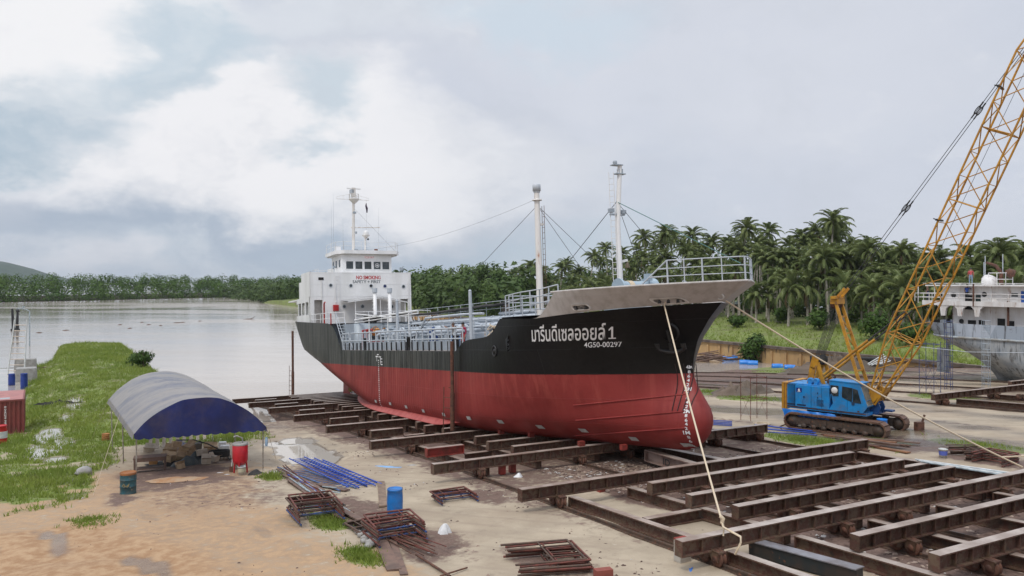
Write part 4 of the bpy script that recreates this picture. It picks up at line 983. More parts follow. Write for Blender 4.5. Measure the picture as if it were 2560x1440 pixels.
mb = MB(); mb.bar(mp(866, 470), mp(900, 472), .16, .09); mb.box(mp(883, 474), (.2, .2, .2)); obj('radar_scanner', mb, M_cleanwhite, ms)
mb = MB(); mb.box(mp(878, 478), (.4, .34, .36)); obj('mast_lamp', mb, M_lgrey, ms)
mb = MB(); mb.tube([mp(877, 568), mp(949, 568)], .065, 6); obj('boom', mb, M_mastwhite, ms)
mb = MB(); mb.box(mp(884.5, 531), (.3, .36, .2)); mb.box(mp(889.5, 581), (.15, .15, .22)); mb.box(mp(888, 623), (.3, .4, .1)); obj('navigation_light', mb, M_greypaint, ms)
mb = MB(); mb.tube([mp(914.5, 507), mp(914, 514), mp(916, 520), mp(916.5, 531)], [.03, .09, .12, .05], 6); o = obj('flag', mb, flat('flag_navy', (.05, .03, .06), .8), ms); mb = MB(); mb.tube([mp(914.6, 499), mp(915, 640)], .006, 4); obj('halyard', mb, M_wire, o)
dm = thing('satellite_dome', None, None); dm.parent = ship; DS = 49.6
def dp(px, py): w, z = sp(px, py, DS); return Vector((DS, w, z))
mb = MB(); mb.tube([dp(912, 641), dp(912, 590)], .085, 10); obj('pole', mb, M_mastwhite, dm)
mb = MB(); mb.lathe([(.1, -.35), (.40, -.04), (.40, 0), (0, 0)], dp(913.5, 587), 16); obj('tray', mb, M_mastwhite, dm)
mb = MB(); mb.lathe([(.26, 0), (.27, .2), (.22, .36), (.12, .46), (0, .49)], dp(914, 587), 16); obj('radome', mb, M_cleanwhite, dm)
mb = MB(); mb.M = Matrix.Translation(dp(917.5, 598)-Vector((.15, 0, 0))) @ Matrix.Rotation(radians(-90), 4, 'Y'); mb.lathe([(.10, 0), (.10, .1), (0, .1)], (0, 0, 0), 12); obj('horn', mb, M_black, dm)
mb = MB(); p_ = sp(939, 625, 49.2); mb.box((49.2, p_[0], p_[1]), (.25, .3, .22)); mb.tube([(49.2, p_[0], p_[1]-.7), (49.2, p_[0], p_[1])], .025, 5); obj('searchlight', mb, flat('lamp_brown', (.16, .06, .035), .5), ship)
mb = MB(); p_ = sp(843.5, 624, 51.5); mb.box((51.5, p_[0], p_[1]), (.5, .5, .6)); mb.ico((51.2, sp(856, 632, 51.2)[0], sp(856, 634, 51.2)[1]), .3, 1); obj('roof_locker', mb, M_cleanwhite, ship)
for (px, py) in ((828, 515), (833, 480), (857, 545), (945, 520), (965, 590)):
    p_ = sp(px, 640, 51); q = sp(px-.5 if px < 900 else px+.5, py, 51); mb = MB(); mb.tube([(51, p_[0], p_[1]), (51, q[0], q[1])], [.02, .006], 4); obj('whip_antenna', mb, M_lgrey, ship)
mb = MB(); p_ = sp(1002, 672, FS+.3); mb.box((FS+.3, p_[0], p_[1]), (.25, .3, .3)); mb.tube([(FS+.3, p_[0], Z3), (FS+.3, p_[0], p_[1])], .04, 5); obj('floodlight', mb, M_greypaint, ship)
mb = MB(); p_ = sp(834, 667, WS-.9); mb.box((WS-.9, p_[0], p_[1]), (.25, .22, .2)); mb.tube([(WS-.9, p_[0], Z3), (WS-.9, p_[0], p_[1])], .03, 5); obj('floodlight', mb, M_greypaint, ship)
mb = MB(); rail(mb, [(51.4, hull_off(51.4, .3), 11.3-1.6), (57.2, 3.2, 9.72), (57.2, -3.2, 9.72)], 1.05, 3, 1.2, .022); rail(mb, [(50.6, 3.3, 11.8), (52.6, 3.3, 11.8), (52.6, 0, 11.8)], .9, 3, .9, .02); obj('boat_deck_railing', mb, M_white, ship)
mb = MB(); mb.tube([(55, 2.6, 9.7), (55, 2.6, 10.9), (55.2, 3.4, 11.1)], .07, 6); mb.tube([(56.3, 2.4, 9.7), (56.3, 2.4, 10.9), (56.4, 3.2, 11.1)], .07, 6); obj('davit', mb, M_white, ship)
# canopy on posts before the house, its two tall vent posts
aw = thing('deck_canopy', None, None); aw.parent = ship; AS = 45.6
pl, pk, pr_ = sp(861, 752, AS), sp(948, 741, AS), sp(1011, 753, AS)
mb = MB(); rows = []
for s, dz in ((AS-.9, -.06), (AS+1.3, .12)):
    for th in (0,): rows.append([(s, pl[0], pl[1]+dz), (s, pk[0], pk[1]+dz), (s, pr_[0], pr_[1]+dz)])
mb.grid(rows, False); mb.grid([[(x, y, z-.05) for x, y, z in r] for r in rows], False, flip=True); mb.grid([rows[0], [(x, y, z-.05) for x, y, z in rows[0]]], False); obj('sheet', mb, pm('canopy_sheet', (.42, .42, .42), (.30, .30, .29), 2, .5), aw)
mb = MB()
for r in (rows[0], [(x+.9, y, z+.08) for x, y, z in rows[0]]):
    mb.tube([(x, y, z-.1) for x, y, z in r], .035, 5)
for px in (881, 943, 1004):
    y = sp(px, 760, AS)[0]; mb.tube([(AS-.8, y, 6.98), (AS-.8, y, tab(sorted([(pl[0], pl[1]), (pk[0], pk[1]), (pr_[0], pr_[1])]), y)-.1)], .045, 6)
obj('canopy_frame', mb, M_white, aw)
VS = 43.6
for px in (935.5, 972.5):
    y, zt2 = sp(px, 720, VS); v = thing('vent_post', None, None); v.parent = ship; v.location = (VS, y, 0)
    mb = MB(); mb.lathe([(.17, 6.4), (.17, zt2-.25), (0, zt2-.25)], (0, 0, 0), 14); obj('post', mb, M_white, v)
    mb = MB(); mb.lathe([(0, zt2), (.245, zt2), (.245, zt2-.42), (.17, zt2-.42)], (0, 0, 0), 14, smooth=False); obj('vent_cap', mb, M_lgrey, v)
    mb = MB()
    for i in range(4): mb.tube([(0, .16, 8+i*.35), (0, .3, 8+i*.35)], .025, 4)
    obj('rung', mb, M_white, v)
# break of the poop: grey bulkhead, trunk tops, ladders, red pipes
PS = 40.9
mb = MB(); mb.box((PS+.1, 0, 5.86), (.2, 9.9, 2.3)); y0_, y1_ = sp(930, 800, 40.2)[0], sp(1075, 810, 40.2)[0]
mb.box((39.8, sp(878, 800, 40)[0], 5.8), (1.8, 1.8, 2.2)); mb.lathe([(.85, 4.7), (.85, 6.9), (0, 6.95)], (39.3, sp(900, 800, 39.3)[0], 0), 16)
obj('poop_bulkhead', mb, M_greypaint, ship)
mb = MB()
for i, px in enumerate((940, 975, 1010, 1045)):
    y = sp(px, 810, 39.5)[0]; mb.xprism([(39.0, 6.2), (39.6, 6.9), (41.0, 6.9), (41.0, 6.2)], y-.75, y+.75)
obj('cargo_trunk_hood', mb, pm('slate_grey_paint', (.15, .18, .20), (.11, .13, .15), 2, .5), ship)
y = sp(858, 840, 39)[0]; mb = MB(); ladder(mb, (37.6, y, 4.7), (39.9, y, 7.3), .75, .035, .33); rail(mb, [(37.6, y+.4, 4.9), (39.9, y+.4, 7.2)], .8, 1, 3, .025); obj('poop_ladder', mb, M_lgrey, ship)
y = sp(1047, 815, 39)[0]; mb = MB(); ladder(mb, (37.9, y, 4.7), (39.9, y, 7.3), .75, .035, .33); rail(mb, [(37.9, y+.4, 4.9), (39.9, y+.4, 7.2)], .8, 1, 3, .025); obj('poop_ladder', mb, M_lgrey, ship)
M_redpipe = flat('fire_red', (.42, .03, .02), .45)
y = sp(829, 840, 40.3)[0]; mb = MB(); mb.tube([(40.5, y, 4.8), (40.5, y, 7.9)], .055, 6); y2, z2 = sp(810, 757, 46.6); mb.tube([(46.7, y2, 7.0), (46.7, y2, z2-.1), (46.6, y2, z2), (46.4, y2, z2+.05)], .075, 6); obj('fire_main', mb, M_redpipe, ship)
mb = MB()
for px, py in ((915, 840), (925, 842)):
    y, z = sp(px, py, 37); mb.tube([(37, y+.3, 4.75), (37, y+.3, 6.3), (37, y-.15, 6.35), (37, y-.25, 6.0)], .09, 7)
mb.box((36.8, sp(940, 858, 36.8)[0], 5.1), (.8, 1.2, .5)); obj('foam_monitor', mb, M_redpipe, ship)
M_valve = flat('valve_orange', (.42, .17, .02), .5)
for px, py in ((937, 822), (945, 829), (960, 826), (994, 824), (1005, 822), (930, 827)):
    y, z = sp(px, py, 37.5); mb = MB(); mb.M = Matrix.Translation((37.5, y, z)) @ Matrix.Rotation(radians(70), 4, 'Y'); mb.tube([(.22*cos(a*pi/6), .22*sin(a*pi/6), 0) for a in range(13)], .035, 5); mb.tube([(-.2, 0, 0), (.2, 0, 0)], .03, 5); mb.tube([(0, 0, 0), (0, 0, -.5)], .05, 5); mb.box((0, 0, -.5), (.4, .3, .3)); obj('valve', mb, M_valve, ship)
# trunk deck along the middle, pipes, racks, catwalk
mb = MB(); mb.box((26.5, -.3, 5.0), (24, 7.2, .6)); obj('cargo_trunk', mb, M_greypaint, ship)
mb = MB(); rr = random.Random(5)
for y, z, s0, s1, r in ((2.2, 6.15, 15, 37, .10), (1.6, 6.2, 15, 37, .13), (.9, 6.55, 12, 35, .11), (.2, 6.3, 14, 38, .12), (-.8, 6.7, 10, 36, .14), (-1.7, 6.4, 14, 36, .12), (2.7, 5.75, 18, 33, .09), (-2.6, 6.2, 12, 34, .1)):
    mb.tube([(s0, y, z), (s1, y, z)], r, 7)
    for s in frange(s0+1, s1, 3.1): mb.tube([(s, y, 5.2), (s, y, z)], .05, 5); mb.lathe([(r+.09, -.04), (r+.09, .04)], (0, 0, 0), 8) if False else mb.tube([(s+.6, y, z), (s+.68, y, z)], r+.08, 8)
for s in (17, 20.5, 24.5, 28, 31.5):
    mb.tube([(s, 3.9, 5.9), (s, 1.0, 5.95), (s, -3.6, 5.95)], .12, 7); mb.tube([(s, 3.9, 5.9), (s, 4.0, 5.75), (s, 4.0, 5.4)], .12, 7); mb.tube([(s+.5, 2.8, 5.3), (s+.5, 2.8, 6.1), (s+1.2, 2.8, 6.3), (s+1.2, 1.4, 6.3)], .1, 6)
mb.tube([(25.5, 3.2, 5.4), (24.0, 3.0, 6.9), (18, 3.0, 6.95), (15, 3.0, 6.9)], .09, 6)
obj('cargo_piping', mb, M_lgrey, ship)
mb = MB()
for y in (3.1, 2.2): rail(mb, [(14.5, y, 5.3), (24.5, y, 5.3), (33, y, 5.3)], 1.25, 3, 1.7, .03)
rail(mb, [(12, -1.2, 6.9), (38, -1.2, 6.9)], 1.0, 2, 2.2, .022); obj('catwalk_railing', mb, M_lgrey, ship)
mb = MB(); mb.box((26, -1.7, 6.88), (27, .9, .06)); obj('catwalk', mb, M_greypaint, ship)
for (s, y, d, c_) in ((19.5, 1.4, (.9, .9, .9), M_lgrey), (22.6, .6, (.6, .6, .9), flat('pump_blue', (.02, .06, .22), .5)), (27, 2.0, (.9, .7, .8), M_greypaint), (30.5, 1.2, (1.2, .9, 1.0), M_dark), (16.6, 1.0, (.7, .7, .8), M_rust), (33.3, 2.2, (.8, .8, 1.0), M_greypaint), (24.2, 2.4, (.5, .5, .7), flat('pump_blue', (.02, .06, .22), .5)), (35, .3, (1.4, 1.2, .9), M_greypaint)):
    mb = MB(); mb.box((s, y, 5.3+d[2]/2), d, .2); mb.lathe([(d[0]*.3, 0), (d[0]*.3, .25), (0, .28)], (s, y, 5.3+d[2]), 10); obj('deck_pump', mb, c_, ship)
mb = MB(); 
for y in (4.95, -4.95): 
    rail(mb, [(13.9, y, 4.72), (22.0, y, 4.72)], 1.35, 1, 1.0, .05, .045); rail(mb, [(22.9, y, 4.72), (35.2, y, 4.72)], 1.35, 1, 1.0, .05, .045); rail(mb, [(35.6, y, 4.72), (37.4, y, 4.72)], 1.35, 1, 1.0, .05, .045)
    for a, b_ in ((13.9, 22.0), (22.9, 35.2), (35.6, 37.4)): mb.tube([(a, y, 5.45), (b_, y, 5.45)], .045, 5)
obj('deck_railing', mb, M_lgrey, ship)
mb = MB()
for y in (4.96, -4.96):
    for s in frange(14, 37.5, 1.0): mb = MB(); mb.tube([(s, y, 4.72), (s, y, 5.3)], .06, 5); obj('railing_stanchion', mb, M_black, ship)
for s in (33.2, 24.0, 23.4, 15.9):
    mb = MB(); mb.lathe([(.17, 4.7), (.17, 5.55), (.22, 5.56), (.22, 5.64), (0, 5.66)], (s, 4.45, 0), 12); obj('bollard', mb, M_black, ship)
for px, py0, s0 in ((851, 788, 25.5), (1144, 788, 14.6)): pass
for s, y in ((26.2, 4.3), (14.9, 3.9)):
    mb = MB(); mb.tube([(s, y, 4.7), (s, y, 8.2)], [.13, .10], 8); mb.ico((s, y, 8.25), .11, 1); mb.box((s, y, 5.0), (.4, .4, .5)); obj('hose_post', mb, M_lgrey, ship)
y0_ = 2.6; mb = MB(); rail(mb, [(31, 3.4, 7.1), (38, 3.6, 7.6)], .12, 1, 3, .05); mb.tube([(25.5, 3.0, 7.5), (39.5, 3.2, 7.25)], .07, 6); mb.tube([(25.5, 3.0, 7.3), (39.5, 3.2, 7.0)], .05, 6)
for s in (27, 31.5, 36): mb.tube([(s, 3.1, 4.7), (s, 3.1, 7.4)], .05, 6)
obj('hose_gantry', mb, M_white, ship)
# derrick boom lying on its crutch forward
a, b_ = (9.0, -1.2, sw(1265, 781, -1.2)[1]), (20.8, -1.2, sw(1168, 790, -1.2)[1]); mb = MB(); mb.tube([a, b_], [.14, .11], 8); mb.tube([(20.2, -1.2, 5), (20.2, -1.2, b_[2])], .1, 6); mb.tube([(12.4, -1.2, 5), (12.4, -1.2, a[2]-.1)], .09, 6); obj('derrick_boom', mb, M_lgrey, ship)
# forecastle rails, vent mast, foremast, winch, bow railing
mb = MB(); pts = [(8.6, 4.7, 6.55), (8.6, 1.5, 6.55), (8.6, -4.7, 6.55)]; rail(mb, [(8.7, 4.85, 6.62), (6.8, half(6.8, 6.7)-.15, 6.7), (5.2, half(5.2, 6.7)-.15, 6.75), (4.0, half(4, 6.7)-.2, 6.9)], 1.0, 3, .8, .03); rail(mb, pts, 1.05, 3, .9, .03); rail(mb, [(8.7, -4.85, 6.62), (4.0, -half(4, 6.7)+.2, 6.9)], 1.0, 3, .9, .03); obj('forecastle_railing', mb, M_lgrey, ship)
vm = thing('vent_mast', None, None); vm.parent = ship; s_ = 12.3; y_, zb2 = sp(1350, 790, s_); y_t, zt2 = sp(1341, 476, s_)
mb = MB(); pts = [Vector((s_, y_, 4.7)).lerp(Vector((s_, y_t, zt2)), u) for u in (0, .2, .5, .8, 1)]; mb.tube(pts, [.225, .215, .19, .165, .155], 12); obj('pole', mb, M_mastwhite, vm)
mb = MB(); mb.lathe([(.12, -.18), (.2, -.08), (.2, 0), (.245, 0), (.245, .36), (.2, .40), (0, .40)], (s_, y_t, zt2), 16); obj('vent_cap', mb, M_lgrey, vm)
mb = MB(); q = Vector((-.1, -.33, 0)); ladder(mb, pts[0]+q+Vector((0, 0, 2)), pts[-1]+q-Vector((0, 0, .9)), .26, .016, .32, Vector((1, 0, 0))); obj('mast_ladder', mb, M_rust, vm)
mb = MB(); mb.lathe([(.3, -.03), (.3, .03), (.1, .03)], pts[-1]-Vector((0, 0, .55)), 12); mb.box(pts[-1]-Vector((0, .1, 2.0)), (.2, .5, .12)); obj('mast_band', mb, M_mastwhite, vm)
fm = thing('foremast', None, None); fm.parent = ship; s_ = 5.0; y_, z_ = sp(1550, 700, s_); yt, zt2 = sp(1549, 412, s_)
mb = MB(); mb.tube([(s_, y_, 6.4), (s_, y_, sp(1550, 560, s_)[1]), (s_, yt, zt2)], [.165, .135, .115], 12); obj('pole', mb, M_cleanwhite, fm)
mb = MB(); mb.box((s_, y_-.1, zt2), (.35, .6, .05)); mb.lathe([(.1, 0), (.12, .12), (.1, .2), (0, .22)], (s_, y_, zt2+.02), 10); p2 = sp(1556, 434, s_); mb.box((s_, y_-.27, p2[1]), (.3, .6, .05)); mb.box((s_, y_-.3, p2[1]+.15), (.2, .24, .22)); obj('light_bracket', mb, M_greypaint, fm)
mb = MB(); ladder(mb, (s_, y_+.28, 6.6), (s_, y_+.28, sp(1540, 430, s_)[1]), .24, .018, .3, Vector((.6, .8, 0))); obj('mast_ladder', mb, M_cleanwhite, fm)
mb = MB(); p2 = sp(1550, 526, s_)[1]; mb.box((s_, y_+.38, p2), (.22, .26, .2)); mb.box((s_, y_-.38, p2-.05), (.22, .26, .2)); mb.box((s_, y_, p2-.2), (.14, .9, .08)); obj('deck_light', mb, M_greypaint, fm)
p2 = sp(1565, 655, s_)[1]; mb = MB(); mb.bar((s_, y_, p2+.02), (s_, y_-.5, p2+.12), .12, .12); obj('bracket', mb, M_cleanwhite, fm)
mb = MB(); mb.lathe([(.14, -.3), (.09, -.1), (.05, 0), (0, .02)], (s_, y_-.5, p2+.02), 12); obj('ship_bell', mb, flat('bell_bronze', (.12, .09, .05), .4), fm)
wn = thing('mooring_winch', None, None); wn.parent = ship
M_winch = pm('winch_blue_grey', (.34, .43, .49), (.27, .35, .42), 2, .4, rust=.2)
pA, pB = sp(1546, 711, 4.0), sp(1622, 711, 4.0)
for y, r, wdt, nm in ((pA[0], .55, .12, 'drum_flange'), (pB[0], .55, .55, 'gear_cover')):
    mb = MB(); mb.M = Matrix.Translation((4.0, y, pA[1]-.22)) @ Matrix.Rotation(radians(90), 4, 'X'); mb.lathe([(0, -wdt/2), (r, -wdt/2), (r, wdt/2), (0, wdt/2)], (0, 0, 0), 24, smooth=False); obj(nm, mb, M_winch, wn)
mb = MB(); mb.tube([(4.0, pA[0], pA[1]-.22), (4.0, pB[0], pA[1]-.22)], .4, 18); obj('drum', mb, M_winch, wn)
mb = MB(); mb.tube([(4.0, pA[0]*.6+pB[0]*.4, pA[1]-.22), (4.0, pA[0]*.75+pB[0]*.25, pA[1]-.22)], .43, 18); obj('wound_rope', mb, M_rope, wn)
mb = MB(); mb.box((4.2, (pA[0]+pB[0])/2, 6.6), (1.3, 2.6, .25)); q = sp(1620, 692, 3.4); mb.box((3.4, q[0], q[1]), (.3, .3, .35)); obj('winch_bed', mb, M_winch, wn)
mb = MB(); br = []
s_start = sw(1690, 690, 2.6)[0]
for i in range(25):
    a = i/24; s = -1.55-a*(3.62-1.55); br.append(Vector((s, max(.0, half(s, 7.5)-.12) if i < 24 else 0, 7.5)))
full = br+[Vector((p.x, -p.y, p.z)) for p in br[-2::-1]]
for k in (.37, .70, 1.05): mb.tube([p+Vector((0, 0, k)) for p in full], .022 if k < 1 else .028, 6)
for i in range(0, len(full), 6): mb.tube([full[i], full[i]+Vector((0, 0, 1.05))], .026 if i % 12 else .04, 6)
[mb.tube([br[0]+Vector((0, 0, k)), br[0]+Vector((1.15*k/1.05*0+1.15, .62, .0)) if k > 1 else br[0]+Vector((1.15*(1-k/1.05), .62*(1-k/1.05), k))], .035, 6) for k in (1.05, .37, .70)]
obj('bow_railing', mb, M_lgrey, ship)
mb = MB(); yy = sp(1210, 792, 33)[0]
# stern gear
mb = MB(); mb.xprism([(50.2, -.15), (50.2, .1), (53.2, .1), (53.2, -.15)], -.18, .18); mb.xprism([(51.5, .05), (51.8, 2.6), (53.3, 2.6), (53.6, .05)], -.12, .12); obj('rudder', mb, pm('rudder_red', (.30, .05, .04), (.24, .035, .03), 2, .5), ship)
mb = MB(); mb.M = Matrix.Translation((50.4, 0, 1.25)) @ Matrix.Rotation(radians(90), 4, 'Y'); mb.lathe([(0, -.4), (.2, -.3), (.22, .2), (0, .4)], (0, 0, 0), 12)
for i in range(4):
    a = i*pi/2+.4; d = Vector((cos(a), sin(a), 0)); e = Vector((-sin(a), cos(a), .35)); mb.add([d*.15-e*.12, d*.6-e*.3, d*1.0-e*.15, d*1.02+e*.15, d*.6+e*.3, d*.15+e*.12], [tuple(range(6))])
obj('propeller', mb, flat('bronze', (.36, .24, .07), .35), ship)
# stays and wires
def wire(a, b_, r=.015, sag=0., par=ship, m=None, name='stay_wire', k=10):
    a, b_ = Vector(a), Vector(b_); mb = MB(); mb.tube([a.lerp(b_, i/k)-Vector((0, 0, sag*4*(i/k)*(1-i/k))) for i in range(k+1)], r, 5); return obj(name, mb, m or M_wire, par)
fmt = Vector((5.0, y_, sp(1545, 503, 5.0)[1])); vmt = Vector((12.3, y_t, sp(1335, 512, 12.3)[1]))
wire(fmt, (16.5, -1, 6.9), .018); q = sp(1740, 655, .5); wire(fmt, (-1.2, -2.2, 8.5), .02, m=flat('teal_rope', (.10, .22, .21), .8)); wire(fmt, (4.0, -4.3, 7.0), .014); wire(fmt, (8.4, -4.5, 7.5), .014)
wire(vmt, (24, 4.2, 5.4), .014); wire(vmt, (11.0, -4.8, 5.2), .014); wire(vmt, (9.4, -4.4, 7.2), .014); wire(vmt+Vector((0, 0, .4)), (50.4, 0, 14.6), .007, .8)
wire(Vector((MS_, 0, 0))+mp(884, 560)*0+Vector((0, mp(884, 520).y, mp(884, 520).z)), (48.2, yr-.2, 14.4), .008)
# things lying aboard
def onship(o): o.matrix_world = SHIP @ Matrix.Translation(o.location) @ o.rotation_euler.to_matrix().to_4x4(); return o
M_tar = pm('black_hose_rubber', (.022, .02, .02), (.05, .045, .04), 3, .7)
mb = MB(); rr = random.Random(2)
hz_pts = [Vector((q[0], -1.0, q[1])) for q in (sw(px, py, -1.0) for px, py in ((985, 789), (1010, 785), (1050, 787), (1090, 782), (1140, 775), (1190, 768), (1240, 763), (1285, 753)))]
for k in range(5):
    pts = []
    for i in range(36):
        u = i/35*(len(hz_pts)-1.001); j = int(u); p = hz_pts[j].lerp(hz_pts[j+1], u-j)
        pts.append(p+Vector((0, .12*(k-2)+.10*mnoise.noise(Vector((u*1.3, k*3, 0))), .09*mnoise.noise(Vector((u*1.7, k*5, 2)))+.05*(k % 2))))
    mb.tube(pts, .06, 6)
onship(one('hose_bundle', mb, M_tar, 'black cargo hoses bundled along the tanker catwalk', 'hose'))
mb = MB()
for k in range(26):
    a0 = rr.uniform(0, 6.28); r = rr.uniform(.4, .8); c_ = Vector((rr.gauss(0, .25), rr.gauss(0, .3), .12+.04*k)); mb.tube([c_+Vector((r*cos(a0+i*.5), r*sin(a0+i*.5)*.9, .12*sin(i*1.1+k))) for i in range(12)], .028, 4)
o = one('rope_heap', mb, M_rope, 'pale heap of mooring rope on the tanker deck behind the black bulwark', 'rope', (12.6, 2.8, 5.0)); onship(o)
mb = MB(); mb.lathe([(.27, 0), (.29, .3), (.29, .55), (.27, .86), (0, .86)], (0, 0, 0), 14); o = one('barrel', mb, M_drum, 'blue barrel on the tanker deck among the pipes', 'barrel', (18.2, 3.4, 4.75)); onship(o)
mb = MB(); rr = random.Random(3)
for i in range(6): mb.tube([(rr.gauss(0, .5)+1.1*sin(k*.7+i), .5*cos(k*.9+i*2)+rr.gauss(0, .1), .12+.1*i+.05*sin(k)) for k in range(14)], .09, 5)
o = one('rope_heap', mb, M_rubber, 'heap of dark ropes on the poop deck below the canopy', 'rope', (43.8, 0.2, 7.0)); onship(o)
mb = MB(); mb.tube([(0, 0, 2.3), (0, .1, 1.6), (0, 0, 1.0), (0, 0, .6), (0, .05, .2)], [.1, .28, .24, .35, .65], 10); o = one('hanging_hose', mb, pm('mottled_brown_cover', (.07, .05, .04), (.16, .13, .11), 6, .8), 'brown cover hanging in a cone over the deck piping', 'cover', (20.5, -1.6, 5.7)); onship(o)
# ---------------------------------------------------------------- slipway rails and cradles (local frame = slip frame)
def ibeam(mb, a, b_, hgt=.46, wd=.32, stiff=.75, endplate=True):
    a, b_ = Vector(a), Vector(b_); d = (b_-a); L = d.length; u = d/L; v = Vector((-u.y, u.x, 0)).normalized(); z = Vector((0, 0, 1))
    def bx(c, l, w_, h_, top=0):
        q = [c+u*(sx*l/2)+v*(sy*w_/2)+z*(sz*h_/2) for sz in (-1, 1) for sx, sy in ((-1, -1), (1, -1), (1, 1), (-1, 1))]
        mb.add(q, [(3, 2, 1, 0), (0, 1, 5, 4), (1, 2, 6, 5), (2, 3, 7, 6), (3, 0, 4, 7)], mi=0); mb.add(q, [(4, 5, 6, 7)], mi=top)
    m = (a+b_)/2
    bx(m+z*(hgt/2-.02), L, wd, .04, 1); bx(m-z*(hgt/2-.02), L, wd, .04); bx(m, L-.05, .03, hgt-.08)
    n_ = max(1, int(L/stiff))
    for i in range(1, n_): 
        p = a.lerp(b_, i/n_); bx(p, .03, wd-.05, hgt-.083)
    if endplate:
        for p, sg in ((a, 1), (b_, -1)): bx(p+u*sg*.0, .04, wd-.004, hgt-.004)
def bogie(par, s, w, m=M_steel):
    z = G(s); g = obj('wheel_bogie', MB(), m, par); mb = MB()
    for dw in (-.13, .13): mb.xprism([(s-.40, z+.20), (s-.15, z+.20), (s+.0, z+.42), (s-.08, z+.52), (s-.42, z+.46)], w+dw-.02, w+dw+.02); mb.xprism([(s+.05, z+.18), (s+.30, z+.18), (s+.34, z+.34), (s+.12, z+.52), (s-.1, z+.5)], w+dw-.02, w+dw+.02)
    mb.box((s-.1, w, z+.47), (.7, .3, .05)); g.data = mb.mesh('wheel_bogie', m)
    for ds in (-.27, .26):
        mb = MB(); mb.M = Matrix.Translation((s+ds, w, z+.28)) @ Matrix.Rotation(radians(90), 4, 'X'); mb.lathe([(0, -.16), (.10, -.16), (.10, -.10), (.19, -.095), (.245, -.085), (.245, -.055), (.20, -.045), (.20, .045), (.245, .055), (.245, .085), (.19, .095), (.10, .10), (.10, .16), (0, .16)], (0, 0, 0), 20); obj('wheel', mb, M_rust, g)
RAILS = (8.5, 3.0, .1, -5.8, -8.9)
RN = ['outermost on the near side, beside the sand', 'second from the near side', 'along the middle of the slip', 'second from the crane side', 'outermost on the crane side']
M_rail = pm('rail_steel', (.11, .07, .05), (.06, .04, .03), 3, .45, rust=.4)
def mkrails(w0, offs, names, s0, s1, grp):
    for o_, nm in zip(offs, names):
        mb = MB(); s = s0
        while s < s1:
            e = s+3; a, b_ = G(s), G(e); w = w0+o_
            for hh, ww in ((.02, .16), (.075, .03), (.13, .07)):
                mb.add([(x, w+y, z+hh+dz) for x, z in ((s, a), (e, b_)) for y in (-ww/2, ww/2) for dz in (-.02 if hh != .075 else -.04, .02 if hh != .075 else .04)], [(0, 1, 5, 4), (1, 3, 7, 5), (3, 2, 6, 7), (2, 0, 4, 6)])
            s = e
        one('slip_rail', mb, [M_rail], nm, 'rail', (SX, SY, 0), TH, grp)
mkrails(0, RAILS, ['rusty rail of the tanker slip, '+x for x in RN], -26, 66, 'rails of the tanker slipway')
def cradle(name, label, longs, shorts, s0, s1, w0=0, lo=10.3, hi=-9.6, sh=(5.55, -5.95), lw=(8.0, 5.2, 1.8, -1.8, -5.2, -8.5), half_=False, rails=RAILS):
    t = thing(name, label, 'cradle', (SX, SY, 0), TH)
    for s, a, b_ in longs:
        mb = MB(); z = G(s)+.68; ibeam(mb, (s, w0+a, z), (s, w0+b_, z)); obj('cross_beam', mb, [M_steel, M_steeltop], t)
        for r in rails:
            if min(a, b_) < r < max(a, b_): bogie(t, s, w0+r)
    for s, a, b_ in shorts:
        mb = MB(); z = G(s)+.68; ibeam(mb, (s, w0+a, z), (s, w0+b_, z), .46, .32, .7); obj('cross_beam', mb, [M_steel, M_steeltop], t)
        for r in (rails[1], rails[3]): bogie(t, s, w0+r)
    L_ = sorted(x[0] for x in longs)
    for w in lw:
        for a, b_ in zip(L_, L_[1:]):
            mb = MB(); ibeam(mb, (a+.22, w0+w, G(a)+.22+.0), (b_-.22, w0+w, G(b_)+.22), .40, .30, 9); obj('long_beam', mb, [M_steel, M_steeltop], t)
    return t
nl = [(-1.75, 10.15, -9.3), (-10.2, 9.75, -9.6), (-18.7, 9.9, -9.6)]
nsh = [(-3.65, 5.56, -5.9), (-6.0, 5.7, -6.0), (-8.1, 5.53, -6.2), (-12.5, 5.25, -6.0), (-14.8, 5.1, -6.0)]
t = cradle('slipway_cradle', 'empty rusty steel beam cradle in the right foreground', nl, nsh, 0, 0)
mb = MB(); ibeam(mb, (-6.2, 7.8, G(-6.2)+.22), (-6.2, 5.4, G(-6.2)+.22), .4, .3, 9, False); obj('tie_beam', mb, [M_steel, M_steeltop], t)
mb = MB(); ibeam(mb, (-5.8, -6.3, G(-5.8)+.3), (-5.8, -8.3, G(-5.8)+.3), .4, .3, 9, False); obj('tie_beam', mb, [M_steel, M_steeltop], t)
sl = [(5.0+8.5*k, 10.8-.02*k, -9.6) for k in range(7)]
ssh = []
for k in range(6):
    s0 = 5.0+8.5*k
    ssh += [(s0+2.1, 5.6, -5.6), (s0+4.2, 5.9, -5.6), (s0+6.3, 5.6, -5.6)]
t = cradle('slipway_cradle', 'rusty steel beam cradle carrying the tanker', sl, ssh, 0, 0)
for k in range(6):
    s0 = 5.0+8.5*k; z = G(s0+4.4)
    mb = MB(); ibeam(mb, (s0+4.3, 9.3, z+.68), (s0+4.3, 7.3, z+.68), .44, .32, 9); obj('stub_beam', mb, [M_redsteel if k == 0 else M_steel, M_steeltop], t)
    mb = MB(); ibeam(mb, (s0+4.3, 7.2, z+.22), (s0+4.3, 5.6, z+.22), .4, .3, 9, False); obj('tie_beam', mb, [M_steel, M_steeltop], t)
